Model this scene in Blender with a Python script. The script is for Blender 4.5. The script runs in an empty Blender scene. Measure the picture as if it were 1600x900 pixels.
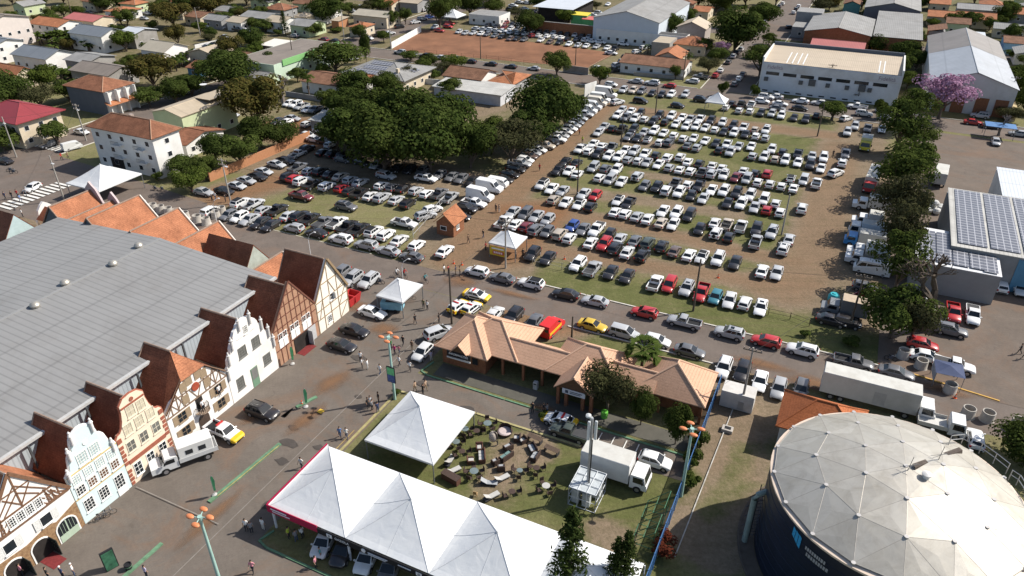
import bpy, bmesh, math, random
import numpy as np
from mathutils import Vector, Matrix
random.seed(7)
R = math.radians
PI = math.pi
SC = bpy.context.scene
COL = SC.collection
# ------------------------------------------------------------------ camera geometry (drone, 60 m up)
FPX, TILT, ALT = 1140.0, R(30.9), 60.0
CT, ST = math.cos(TILT), math.sin(TILT)
def G(px, py, z=0.0):
    "ground (or height z) point seen at photo pixel px,py of 1600x900"
    a, b = (px - 800) / FPX, (450 - py) / FPX
    dz = -ST + b * CT
    t = (z - ALT) / dz
    return Vector((a * t, (CT + b * ST) * t, z))
GA = R(-25.5)                       # street grid: u runs along the main road, v across it
CA, SA = math.cos(GA), math.sin(GA)
def W(u, v, z=0.0): return Vector((u * CA - v * SA, u * SA + v * CA, z))
def UV(px, py, z=0.0):
    p = G(px, py, z); return (p.x * CA + p.y * SA, -p.x * SA + p.y * CA)
def PX(p):
    d = p[1] * CT - (p[2] - ALT) * ST
    return 800 + FPX * p[0] / d, 450 - FPX * (p[1] * ST + (p[2] - ALT) * CT) / d
cam = bpy.data.cameras.new('camera'); co = bpy.data.objects.new('camera', cam); COL.objects.link(co)
co.location = (0, 0, ALT); co.rotation_euler = (R(90) - TILT, 0, 0)
cam.sensor_width = 36; cam.lens = 36 * FPX / 1600; cam.clip_end = 4000; cam.clip_start = 1
SC.camera = co
# ------------------------------------------------------------------ materials
MATS = {}
def nodes(name):
    m = bpy.data.materials.new(name); m.use_nodes = True
    nt = m.node_tree
    b = nt.nodes['Principled BSDF']
    return m, nt, b
def N(nt, typ, **kw):
    n = nt.nodes.new(typ)
    for k, v in kw.items():
        if k in n.inputs.keys() if isinstance(k, str) else False: n.inputs[k].default_value = v
        else: setattr(n, k, v)
    return n
def mixc(nt, fac, a, b, typ='MIX'):
    n = nt.nodes.new('ShaderNodeMix'); n.data_type = 'RGBA'; n.blend_type = typ
    for s, v in ((0, fac), (6, a), (7, b)):
        if hasattr(v, 'is_output'): nt.links.new(v, n.inputs[s])
        else: n.inputs[s].default_value = v if s == 0 else (*v[:3], 1)
    return n.outputs[2]
def ramp(nt, src, stops):
    r = nt.nodes.new('ShaderNodeValToRGB'); nt.links.new(src, r.inputs[0])
    e = r.color_ramp.elements
    while len(e) < len(stops): e.new(.5)
    for q, (p, c) in zip(e, stops):
        q.position = p; q.color = (c, c, c, 1) if not hasattr(c, '__len__') else (*c, 1)
    return r.outputs[0]
def noise(nt, scale, detail=4, rough=.6, coord='Object', dist=0):
    tc = nt.nodes.new('ShaderNodeTexCoord')
    n = nt.nodes.new('ShaderNodeTexNoise'); n.inputs['Scale'].default_value = scale
    n.inputs['Detail'].default_value = detail; n.inputs['Roughness'].default_value = rough; n.inputs['Distortion'].default_value = dist
    nt.links.new(tc.outputs[coord], n.inputs['Vector']); return n.outputs['Fac']
def wave(nt, axis, spacing, coord='Object', dist=0.0, profile='SIN'):
    tc = nt.nodes.new('ShaderNodeTexCoord')
    n = nt.nodes.new('ShaderNodeTexWave'); n.wave_type = 'BANDS'; n.bands_direction = axis; n.wave_profile = profile
    n.inputs['Scale'].default_value = 2 * PI / 20 / spacing; n.inputs['Distortion'].default_value = dist
    nt.links.new(tc.outputs[coord], n.inputs['Vector']); return n.outputs['Fac']
def bump(nt, b, h, strength, dist):
    n = nt.nodes.new('ShaderNodeBump'); n.inputs['Strength'].default_value = strength; n.inputs['Distance'].default_value = dist
    nt.links.new(h, n.inputs['Height']); nt.links.new(n.outputs[0], b.inputs['Normal'])
def mul(c, k): return tuple(min(1, x * k) for x in c[:3])
def M(name, c=(.5, .5, .5), rough=.8, var=.18, scale=1.2, metal=0.0, grime=0.0, spec=.3):
    "plain surface with uneven wear"
    if name in MATS: return MATS[name]
    m, nt, b = nodes(name)
    f = ramp(nt, noise(nt, scale, 6, .65), [(.25, 0), (.75, 1)])
    col = mixc(nt, f, mul(c, 1 - var), mul(c, 1 + var))
    if grime:
        g = ramp(nt, noise(nt, scale * .35, 8, .7), [(.48, 0), (.72, grime)])
        col = mixc(nt, g, col, mul((c[0], c[1] * .86, c[2] * .7), .5))
    nt.links.new(col, b.inputs['Base Color'])
    b.inputs['Roughness'].default_value = rough; b.inputs['Metallic'].default_value = metal
    b.inputs['Specular IOR Level'].default_value = spec
    MATS[name] = m; return m
def tile(name, c, row=.33, var=.35, dk=.75):
    "clay tiles: rows down the slope, barrel ribs, weathered patches"
    if name in MATS: return MATS[name]
    m, nt, b = nodes(name)
    n1 = noise(nt, .45, 6, .7); n2 = noise(nt, 4.5, 3, .7)
    col = mixc(nt, ramp(nt, n1, [(.3, 0), (.7, 1)]), mul(c, 1 - var), mul(c, 1 + var * .6))
    col = mixc(nt, ramp(nt, n2, [(.42, 0), (.75, dk)]), col, mul((c[0] * .6, c[1] * .5, c[2] * .5), .7))
    z = wave(nt, 'Z', row * .62, profile='SAW')
    col = mixc(nt, ramp(nt, z, [(.0, .55), (.22, 0)]), col, mul(c, .3))
    nt.links.new(col, b.inputs['Base Color']); b.inputs['Roughness'].default_value = .85; b.inputs['Specular IOR Level'].default_value = .2
    bump(nt, b, z, .5, .04)
    MATS[name] = m; return m
def sheet(name, c, axis='X', sp=.9, line=.5, rough=.55, metal=.0, var=.12, grime=.25, w=.1):
    "corrugated or ribbed sheet roofing"
    if name in MATS: return MATS[name]
    m, nt, b = nodes(name)
    f = ramp(nt, noise(nt, .25, 7, .7), [(.3, 0), (.72, 1)])
    col = mixc(nt, f, mul(c, 1 - var), mul(c, 1 + var))
    g = ramp(nt, noise(nt, .09, 8, .75, dist=.6), [(.5, 0), (.75, grime)])
    col = mixc(nt, g, col, mul((c[0], c[1] * .9, c[2] * .78), .55))
    wv = wave(nt, axis, sp)
    col = mixc(nt, ramp(nt, wv, [(0, line), (w, line), (w + .12, 0)]), col, mul(c, .35))
    nt.links.new(col, b.inputs['Base Color']); b.inputs['Roughness'].default_value = rough; b.inputs['Metallic'].default_value = metal
    lap = wave(nt, 'Y' if axis == 'X' else 'X', 6.5)
    col = mixc(nt, ramp(nt, lap, [(0, .28), (.004, .28), (.012, 0)]), col, mul(c, .4)); nt.links.new(col, b.inputs['Base Color'])
    bump(nt, b, wv, .12, .03)
    MATS[name] = m; return m
def paint():
    if 'car_paint' in MATS: return MATS['car_paint']
    m, nt, b = nodes('car_paint')
    oi = nt.nodes.new('ShaderNodeObjectInfo')
    d = ramp(nt, noise(nt, 3.0, 5, .7), [(.35, 0), (.8, .16)])
    col = mixc(nt, d, oi.outputs['Color'], (.20, .13, .09))
    nt.links.new(col, b.inputs['Base Color']); b.inputs['Roughness'].default_value = .32
    b.inputs['Coat Weight'].default_value = .6; b.inputs['Coat Roughness'].default_value = .08
    MATS['car_paint'] = m; return m
def cloth(name='cloth_colour'):
    if name in MATS: return MATS[name]
    m, nt, b = nodes(name)
    oi = nt.nodes.new('ShaderNodeObjectInfo')
    nt.links.new(mixc(nt, noise(nt, 9, 3), oi.outputs['Color'], (.02, .02, .02), 'MIX') if 0 else oi.outputs['Color'], b.inputs['Base Color'])
    b.inputs['Roughness'].default_value = .9
    MATS[name] = m; return m
def leafmat(name, c1, c2, c3=None, tr=.25):
    if name in MATS: return MATS[name]
    m = bpy.data.materials.new(name); m.use_nodes = True; nt = m.node_tree; nt.nodes.clear()
    out = nt.nodes.new('ShaderNodeOutputMaterial')
    geo = nt.nodes.new('ShaderNodeNewGeometry')
    oi = nt.nodes.new('ShaderNodeObjectInfo')
    col = mixc(nt, geo.outputs['Random Per Island'], c1, c2)
    n = ramp(nt, noise(nt, .35, 4, .6), [(.35, 0), (.7, 1)])
    col = mixc(nt, n, col, mixc(nt, geo.outputs['Random Per Island'], c2, c3 or mul(c2, 1.25)))
    col = mixc(nt, oi.outputs['Random'], col, mixc(nt, .25, col, (.04, .042, .010)))
    d = nt.nodes.new('ShaderNodeBsdfDiffuse'); t = nt.nodes.new('ShaderNodeBsdfTranslucent')
    nt.links.new(col, d.inputs[0]); nt.links.new(col, t.inputs[0])
    mx = nt.nodes.new('ShaderNodeMixShader'); mx.inputs[0].default_value = tr
    nt.links.new(d.outputs[0], mx.inputs[1]); nt.links.new(t.outputs[0], mx.inputs[2]); nt.links.new(mx.outputs[0], out.inputs[0])
    MATS[name] = m; return m
def brickmat(name, c, c2, sc=3.0):
    if name in MATS: return MATS[name]
    m, nt, b = nodes(name)
    col = mixc(nt, ramp(nt, noise(nt, sc, 4, .7), [(.35, 0), (.65, 1)]), c, c2)
    z = wave(nt, 'Z', .16)
    col = mixc(nt, ramp(nt, z, [(0, .45), (.2, 0)]), col, mul(c, .5))
    nt.links.new(col, b.inputs['Base Color']); b.inputs['Roughness'].default_value = .9; b.inputs['Specular IOR Level'].default_value = .15
    bump(nt, b, noise(nt, 6), .5, .05)
    MATS[name] = m; return m
def glass(name='window_glass', c=(.012, .016, .02), rough=.06):
    if name in MATS: return MATS[name]
    m, nt, b = nodes(name)
    b.inputs['Base Color'].default_value = (*c, 1); b.inputs['Roughness'].default_value = rough; b.inputs['Specular IOR Level'].default_value = .5
    nt.links.new(mixc(nt, noise(nt, .8), mul(c, .6), mul(c, 1.8)), b.inputs['Base Color'])
    MATS[name] = m; return m
def panelmat():
    if 'solar_cells' in MATS: return MATS['solar_cells']
    m, nt, b = nodes('solar_cells')
    c = mixc(nt, noise(nt, .6), (.085, .088, .110), (.135, .138, .155))  # sky reflection on the panels is put into this lighter grey
    c = mixc(nt, ramp(nt, wave(nt, 'Y', 1.0), [(0, .8), (.03, .8), (.07, 0)]), c, (.5, .5, .5))
    c = mixc(nt, ramp(nt, wave(nt, 'X', 1.0), [(0, .8), (.03, .8), (.07, 0)]), c, (.4, .4, .42))
    nt.links.new(c, b.inputs['Base Color']); b.inputs['Roughness'].default_value = .3
    MATS['solar_cells'] = m; return m
WHITE = lambda: M('white_plaster', (.70, .69, .66), .85, .08, .8, grime=.3)
BLACK = lambda: M('black_rubber', (.018, .018, .018), .7, .2)
METAL = lambda: M('galvanised_metal', (.38, .39, .40), .45, .15, 2, .5)
WOOD = lambda: M('dark_wood', (.10, .055, .03), .8, .3, 3)
TILE = lambda: tile('clay_tile', (.36, .15, .075))
OLDTILE = lambda: tile('old_clay_tile', (.26, .115, .065), var=.5)
# ------------------------------------------------------------------ meshes
class MB:
    def __init__(s): s.v = []; s.f = []; s.m = []
    def face(s, pts, m=0):
        i = len(s.v); s.v += [tuple(p) for p in pts]; s.f.append(tuple(range(i, i + len(pts)))); s.m.append(m)
    def grid(s, rings, m=0, close=False, cap0=False, cap1=False):
        i = len(s.v); n = len(rings[0])
        for r in rings: s.v += [tuple(p) for p in r]
        for a in range(len(rings) - 1):
            for k in range(n if close else n - 1):
                b = (k + 1) % n
                s.f.append((i + a * n + k, i + a * n + b, i + (a + 1) * n + b, i + (a + 1) * n + k)); s.m.append(m)
        if cap0: s.f.append(tuple(i + k for k in reversed(range(n)))); s.m.append(m)
        if cap1: s.f.append(tuple(i + (len(rings) - 1) * n + k for k in range(n))); s.m.append(m)
    def box(s, x0, x1, y0, y1, z0, z1, m=0, bev=0):
        if x0 > x1: x0, x1 = x1, x0
        if y0 > y1: y0, y1 = y1, y0
        if bev:
            b = min(bev, (x1 - x0) / 3, (y1 - y0) / 3)
            ring = lambda e, z: [(x0 + e + b, y0 + e, z), (x1 - e - b, y0 + e, z), (x1 - e, y0 + e + b, z), (x1 - e, y1 - e - b, z), (x1 - e - b, y1 - e, z), (x0 + e + b, y1 - e, z), (x0 + e, y1 - e - b, z), (x0 + e, y0 + e + b, z)]
            s.grid([ring(0, z0), ring(0, z1 - b), ring(b * .7, z1)], m, True, True, True); return
        r = [(x0, y0), (x1, y0), (x1, y1), (x0, y1)]
        s.grid([[(*p, z0) for p in r], [(*p, z1) for p in r]], m, True, True, True)
    def prism(s, poly, z0, z1, m=0):
        s.grid([[(x, y, z0) for x, y in poly], [(x, y, z1) for x, y in poly]], m, True, True, True)
    def slab(s, yz, x0, x1, m=0):
        "outline in y,z pushed along x (a facade)"
        s.grid([[(x1, y, z) for y, z in yz], [(x0, y, z) for y, z in yz]], m, True, True, True)
    def tube(s, p, q, r0, r1=None, n=8, m=0, caps=True):
        p, q = Vector(p), Vector(q); r1 = r0 if r1 is None else r1
        d = (q - p).normalized(); a = d.orthogonal().normalized(); b = d.cross(a)
        ring = lambda c, r: [c + (a * math.cos(t) + b * math.sin(t)) * r for t in [2 * PI * k / n for k in range(n)]]
        s.grid([ring(p, r0), ring(q, r1)], m, True, caps, caps)
    def path(s, pts, rs, n=6, m=0):
        pts = [Vector(p) for p in pts]; rings = []
        if not hasattr(rs, '__len__'): rs = [rs] * len(pts)
        for i, p in enumerate(pts):
            d = (pts[min(i + 1, len(pts) - 1)] - pts[max(i - 1, 0)]).normalized()
            a = d.cross(Vector((.31, .17, .93))).normalized(); b = d.cross(a)
            rings.append([p + (a * math.cos(t) + b * math.sin(t)) * rs[i] for t in [2 * PI * k / n for k in range(n)]])
        s.grid(rings, m, True, True, True)
    def lathe(s, prof, c=(0, 0, 0), n=16, m=0, caps=True):
        s.grid([[(c[0] + r * math.cos(t), c[1] + r * math.sin(t), c[2] + z) for t in [2 * PI * k / n for k in range(n)]] for r, z in prof], m, True, caps, caps)
    def ball(s, c, rx, ry=None, rz=None, n=10, m=0):
        ry = ry or rx; rz = rz or rx
        s.grid([[(c[0] + rx * math.sin(p) * math.cos(t), c[1] + ry * math.sin(p) * math.sin(t), c[2] - rz * math.cos(p)) for t in [2 * PI * k / n for k in range(n)]] for p in [PI * (k + .02) / (n // 2 + .04) for k in range(n // 2 + 1)]], m, True, True, True)
    def beam(s, y0, z0, y1, z1, w=.16, x=0.0, d=.05, m=0):
        "a board on a facade at plane x"
        L = math.hypot(y1 - y0, z1 - z0) or 1; a, b = -(z1 - z0) / L * w / 2, (y1 - y0) / L * w / 2
        s.slab([(y0 + a, z0 + b), (y0 - a, z0 - b), (y1 - a, z1 - b), (y1 + a, z1 + b)], x, x + d, m)
    def xf(s, mat):
        s.v = [tuple(mat @ Vector(p)) for p in s.v]; return s
    def add(s, o, mat=None):
        i = len(s.v); s.v += [tuple(mat @ Vector(p)) for p in o.v] if mat else o.v
        s.f += [tuple(k + i for k in f) for f in o.f]; s.m += o.m; return s
    def mesh(s, name, mats, smooth=0):
        me = bpy.data.meshes.new(name); me.from_pydata(s.v, [], s.f)
        for m in mats: me.materials.append(m)
        if len(mats) > 1: me.polygons.foreach_set('material_index', s.m)
        bm = bmesh.new(); bm.from_mesh(me); bmesh.ops.recalc_face_normals(bm, faces=bm.faces); bm.to_mesh(me); bm.free()
        if smooth:
            me.shade_smooth()
            me.set_sharp_from_angle(angle=R(smooth))
        me.update(); return me
    def obj(s, name, mats, parent=None, loc=None, rz=0, smooth=0):
        if not isinstance(mats, (list, tuple)): mats = [mats]
        return link(name, s.mesh(name, mats, smooth), parent, loc, rz)
def link(name, me, parent=None, loc=None, rz=0):
    o = bpy.data.objects.new(name, me); COL.objects.link(o)
    if parent: o.parent = parent
    if loc is not None: o.location = loc
    if rz: o.rotation_euler = (0, 0, rz)
    return o
def tag(o, label=None, cat=None, group=None, kind=None):
    if label: o['label'] = label
    if cat: o['category'] = cat
    if group: o['group'] = group
    if kind: o['kind'] = kind
    return o
def thing(name, label, cat, loc=(0, 0, 0), rz=0, group=None):
    o = bpy.data.objects.new(name, None); COL.objects.link(o); o.empty_display_size = .3
    o.location = loc; o.rotation_euler = (0, 0, rz)
    return tag(o, label, cat, group)
def struct(o): o['kind'] = 'structure'; return o
def dup(root, loc, rz, label=None, group=None, color=None):
    r = root.copy(); COL.objects.link(r); r.location = loc; r.rotation_euler = (0, 0, rz)
    if label: r['label'] = label
    if group: r['group'] = group
    if color: r.color = color
    for ch in list(root.children):
        c = ch.copy(); COL.objects.link(c); c.parent = r
        for g in ch.children:
            d = g.copy(); COL.objects.link(d); d.parent = c
    return r
ORD = 'first second third fourth fifth sixth seventh eighth ninth tenth eleventh twelfth thirteenth fourteenth fifteenth sixteenth seventeenth eighteenth nineteenth twentieth'.split()
ORD += ['twenty-' + x for x in ORD[:9]] + ['thirtieth'] + ['thirty-' + x for x in ORD[:9]] + ['fortieth'] + ['forty-' + x for x in ORD[:9]]
# ------------------------------------------------------------------ ground
def seg_d(U, V, pts):
    d = np.full(U.shape, 1e9)
    for (a, b), (c, e) in zip(pts[:-1], pts[1:]):
        dx, dy = c - a, e - b; L = dx * dx + dy * dy + 1e-9
        t = np.clip(((U - a) * dx + (V - b) * dy) / L, 0, 1)
        d = np.minimum(d, np.hypot(U - a - t * dx, V - b - t * dy))
    return d
def ground_mat():
    m, nt, b = nodes('grass_and_earth')
    at = nt.nodes.new('ShaderNodeAttribute'); at.attribute_name = 'wear'
    sp = nt.nodes.new('ShaderNodeSeparateColor'); nt.links.new(at.outputs['Color'], sp.inputs[0])
    big = noise(nt, .05, 8, .7); mid = noise(nt, .35, 8, .75); fine = noise(nt, 2.2, 4, .8)
    dry = mixc(nt, ramp(nt, mid, [(.3, 0), (.7, 1)]), (.168, .160, .068), (.240, .220, .108))
    lush = mixc(nt, ramp(nt, mid, [(.35, 0), (.65, 1)]), (.088, .100, .032), (.145, .145, .058))
    def madd(x, y, k):
        n = nt.nodes.new('ShaderNodeMath'); n.operation = 'MULTIPLY_ADD'; nt.links.new(y, n.inputs[0]); n.inputs[1].default_value = k; nt.links.new(x, n.inputs[2]); return n.outputs[0]
    g = mixc(nt, ramp(nt, madd(madd(sp.outputs[1], big, .9), mid, .5), [(.62, 0), (1.0, 1)]), dry, lush)
    earth = mixc(nt, ramp(nt, mid, [(.3, 0), (.7, 1)]), (.165, .120, .080), (.265, .205, .145))
    earth = mixc(nt, ramp(nt, madd(sp.outputs[2], mid, .4), [(.4, 0), (.9, 1)]), earth, (.225, .112, .058))
    c = mixc(nt, ramp(nt, madd(madd(sp.outputs[0], mid, .8), fine, .25), [(.62, 0), (1.02, 1)]), g, earth)
    tc = nt.nodes.new('ShaderNodeTexCoord'); mp = nt.nodes.new('ShaderNodeMapping'); mp.inputs['Rotation'].default_value = (0, 0, -GA); mp.inputs['Scale'].default_value = (.05, 1.1, 1)
    nz = nt.nodes.new('ShaderNodeTexNoise'); nz.inputs['Scale'].default_value = 1.0; nz.inputs['Detail'].default_value = 5; nt.links.new(tc.outputs['Object'], mp.inputs[0]); nt.links.new(mp.outputs[0], nz.inputs['Vector'])
    c = mixc(nt, ramp(nt, nz.outputs['Fac'], [(.36, .3), (.48, 0)]), c, (.13, .10, .06))
    tuft = noise(nt, 1.1, 6, .85, dist=.5)
    c = mixc(nt, ramp(nt, tuft, [(.55, 0), (.72, .55)]), c, (.085, .088, .030))
    c = mixc(nt, ramp(nt, fine, [(.3, .5), (.65, 0)]), c, (.05, .045, .02))
    nt.links.new(c, b.inputs['Base Color']); b.inputs['Roughness'].default_value = .95; b.inputs['Specular IOR Level'].default_value = .1
    bump(nt, b, fine, .6, .15)
    return m
def build_ground():
    xs = np.concatenate([[-1500, -800, -450], np.arange(-280, 281, 1.3), [450, 800, 1500]])
    ys = np.concatenate([[-400, -100, 0], np.arange(20, 420, 1.3), [520, 800, 1400, 2400]])
    X, Y = np.meshgrid(xs, ys); nx, ny = len(xs), len(ys)
    co_ = np.zeros((nx * ny, 3), np.float32); co_[:, 0] = X.ravel(); co_[:, 1] = Y.ravel()
    i = np.arange((ny - 1) * (nx - 1)); r, c = i // (nx - 1), i % (nx - 1); a = r * nx + c
    f = np.stack([a, a + 1, a + nx + 1, a + nx], 1).astype(np.int32)
    me = bpy.data.meshes.new('ground'); me.vertices.add(nx * ny); me.vertices.foreach_set('co', co_.ravel())
    me.loops.add(f.size); me.loops.foreach_set('vertex_index', f.ravel())
    me.polygons.add(len(f)); me.polygons.foreach_set('loop_start', np.arange(0, f.size, 4, dtype=np.int32))
    U = (X * CA + Y * SA).ravel(); V = (-X * SA + Y * CA).ravel()
    d = np.full(U.shape, .12); l = np.full(U.shape, .0); red = np.full(U.shape, .2)
    P_ = lambda pts: [UV(*p) for p in pts]
    def lane(pts, w, k, soft=3.0, rd=None):
        nonlocal d, red
        q = np.clip(1 - (seg_d(U, V, P_(pts)) - w) / soft, 0, 1)
        d = np.maximum(d, k * q)
        if rd: red = np.maximum(red, rd * q)
    def green(pts, w, k, soft=4.0):
        nonlocal d, l
        q = np.clip(1 - (seg_d(U, V, P_(pts)) - w) / soft, 0, 1); l = np.maximum(l, k * q); d = d * (1 - .75 * q)
    green([(760, 432), (900, 450), (1100, 490), (1260, 525)], 2, .55); green([(1200, 500), (1330, 520)], 5, .9)
    green([(1150, 232), (1190, 250)], 4, .8); green([(1000, 262), (1040, 285)], 4, .5); green([(1240, 225), (1260, 215)], 5, .5)
    green([(1090, 360), (1130, 335)], 3, .5); green([(1180, 330), (1230, 400)], 4, .35)
    green([(900, 530), (1000, 560), (1090, 590)], 2, .35); green([(1340, 560), (1420, 560)], 3, .5)
    green([(690, 690), (790, 715), (870, 690)], 6, .75); green([(840, 740), (880, 720)], 3, .5); green([(950, 790), (1040, 770)], 4, .6); green([(1000, 850), (980, 810)], 2, .4); green([(1150, 690), (1130, 640)], 2, .3)
    lane([(705, 405), (760, 340), (850, 255), (950, 160)], 2.2, .85, 4, .45); lane([(800, 330), (860, 330), (840, 350), (790, 395)], 2, .8, 7, .7)
    lane([(700, 415), (790, 420)], 3, .8, 4); lane([(800, 380), (960, 408), (1100, 428), (1240, 450)], 1.2, .80, 3, .4)
    lane([(900, 335), (1040, 365), (1160, 395), (1250, 410)], 1.2, .76, 3, .4); lane([(880, 300), (1000, 312), (1150, 335)], 1.0, .66, 3)
    lane([(1000, 272), (1180, 300)], .8, .6, 3); lane([(900, 210), (1040, 228)], 1, .7, 4); lane([(950, 165), (1100, 188), (1300, 212)], 2.0, .85, 3, .4)
    lane([(1315, 230), (1290, 330), (1270, 420), (1230, 455)], 3, .84, 5, .35); lane([(1345, 190), (1350, 440)], 3, .75, 5); lane([(1190, 445), (1260, 440)], 2, .75, 5, .4)
    lane([(350, 305), (420, 285)], 3, .85, 6, .6); lane([(430, 250), (560, 255), (700, 285)], 5, .7, 7); lane([(720, 350), (760, 300)], 3, .7, 5); lane([(690, 340), (650, 420)], 1.5, .75, 3)
    lane([(445, 200), (500, 215)], 6, .95, 6, .7); lane([(640, 190), (760, 160)], 6, .7, 8)
    lane([(800, 700), (770, 770)], .8, .5, 3, 0); lane([(830, 690), (845, 705)], 1, .7, 2); lane([(960, 840), (940, 830)], 1, .6, 2)
    lane([(1140, 650), (1145, 725)], 2.6, 1.0, 2.5, .25); lane([(1150, 800), (1120, 830)], 3.5, 1.0, 2.5, .1); green([(1105, 800), (1150, 760), (1160, 700)], 1.2, .4, 2)
    lane([(800, 500), (880, 500)], 3, .85, 4, .5); lane([(1170, 600), (1190, 640)], 4, .7, 3)
    lane([(1460, 520), (1300, 480)], 2, .6, 5); lane([(20, 350), (60, 330), (100, 350)], 2, .8, 4)
    far = V > 225
    d[far] = np.maximum(d[far], .22); l[far] = np.maximum(l[far], .38)  # far blocks greener and darker: planting, paving and shadow put into the colour
    blk = (U < -66) & (V > 140); d[blk] = np.maximum(d[blk], .30); l[blk] = np.maximum(l[blk], .3)
    fld = (V > 94) & (V < 203) & (U > -66) & (U < 6); l[fld] = np.maximum(l[fld], .17); d[fld] *= .93
    hv = (V > 235) & (U > -90) & (U < -42); l[hv] = .0
    ca = me.color_attributes.new('wear', 'FLOAT_COLOR', 'POINT')
    ca.data.foreach_set('color', np.stack([d, l, red, np.ones_like(d)], 1).astype(np.float32).ravel())
    me.materials.append(ground_mat()); me.update(); me.validate()
    struct(link('ground', me))
build_ground()
def asphalt(name, c, red=.35, sc=.12):
    if name in MATS: return MATS[name]
    m, nt, b = nodes(name)
    n = noise(nt, .22, 8, .75); f = noise(nt, 3.5, 4, .8)
    col = mixc(nt, ramp(nt, n, [(.3, 0), (.7, 1)]), mul(c, .8), mul(c, 1.2))
    col = mixc(nt, ramp(nt, noise(nt, sc, 7, .72, dist=.8), [(.50, 0), (.70, red)]), col, (.200, .105, .055))
    col = mixc(nt, ramp(nt, noise(nt, .5, 5, .7, dist=1.5), [(.60, 0), (.68, .35)]), col, mul(c, .55))
    col = mixc(nt, ramp(nt, f, [(.3, .3), (.7, 0)]), col, mul(c, .4))
    nt.links.new(col, b.inputs['Base Color']); b.inputs['Roughness'].default_value = .9; b.inputs['Specular IOR Level'].default_value = .2
    bump(nt, b, f, .3, .03)
    MATS[name] = m; return m
LV = [0]
def patch(name, poly, mat, z=None, px=False):
    "a flat paved sheet; each lies 4 mm above the one before"
    LV[0] += 1
    z = z or .004 * LV[0]
    pts = [G(*p) if px else W(*p) for p in poly]
    mb = MB(); mb.face([(p.x, p.y, z) for p in pts]); o = mb.obj(name, mat)
    return struct(o)
ASP = asphalt('road_asphalt', (.145, .118, .100), .30)
ASP2 = asphalt('plaza_asphalt', (.142, .120, .101), .6, .09)
GRV = asphalt('gravel', (.142, .114, .093), .5, .06)
patch('main_road', [(-176, 74), (-62.6, 74), (-62.6, 84), (-45, 84.2), (60, 84.2), (60, 93.4), (-50, 93.2), (-56, 90.3), (-108, 90.2), (-112, 94), (-150, 98), (-176, 100)], ASP)
patch('plaza', [(-62.8, 5), (-20, 5), (-20, 34.2), (-44.9, 34.2), (-44.9, 60.5), (-34, 60.9), (-8.1, 60.9), (-8.1, 65), (-45, 65), (-45, 84.0), (-62.8, 84.0)], ASP2)
patch('side_street', [(-177, 60), (-163, 60), (-163, 400), (-175, 400)], ASP)
patch('back_street', [(-163, 207.5), (60, 205.5), (60, 217), (-28, 217), (-163, 219)], ASP)
patch('cross_street', [(-42, 217.5), (-28.5, 217.5), (-28.5, 420), (-42, 420)], ASP)
patch('far_street', [(-300, 296), (60, 296), (60, 306), (-300, 306)], ASP)
patch('yard', [(10.5, 94), (24, 91.5), (70, 92), (70, 204), (14, 204), (10, 150)], GRV)
patch('red_earth_field', [(612, 78), (655, 46), (700, 47), (800, 62), (900, 74), (962, 84), (918, 106), (770, 93)], M('red_earth', (.190, .088, .046), .95, .35, .12, grime=.55), px=True)
patch('tank_apron', [(17 + 13.2 * math.cos(t) + (34.4 - 17), 47.4 + 13.2 * math.sin(t)) for t in [2 * PI * k / 40 for k in range(40)]], M('apron_concrete', (.10, .09, .08), .9, .25)) if 0 else None
mb = MB(); mb.lathe([(10.9, 0), (12.5, 0), (12.5, .12), (12.3, .12), (12.3, .03), (10.9, .03)], (35.0, 47.5, 0), 56, caps=False); struct(mb.obj('tank_apron', M('apron_concrete', (.11, .088, .070), .95, .3)))
patch('info_terrace', [(-43, 65.6), (-9, 65.6), (-9, 68.4), (-43, 68.4)], M('shaded_terrace_concrete', (.085, .08, .065), .85, .2, .7))  # pavilion's shade on this strip is put into the dark concrete colour
for k, (px, py, s_) in enumerate([(452, 692, 1.0), (441, 721, .8), (458, 668, .6), (500, 700, .7), (470, 760, 1.1), (560, 560, .9), (660, 600, .8), (420, 790, .9), (620, 500, .8), (730, 640, 1), (560, 620, .5)]):
    r_ = random.Random(k); cu, cv = UV(px, py); patch('asphalt_patch', [(cu + s_ * 1.5 * math.cos(a) * r_.uniform(.5, 1), cv + s_ * .9 * math.sin(a) * r_.uniform(.5, 1)) for a in [2 * PI * j / 9 for j in range(9)]], asphalt('dark_patch', (.075, .065, .058), .1))
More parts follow.
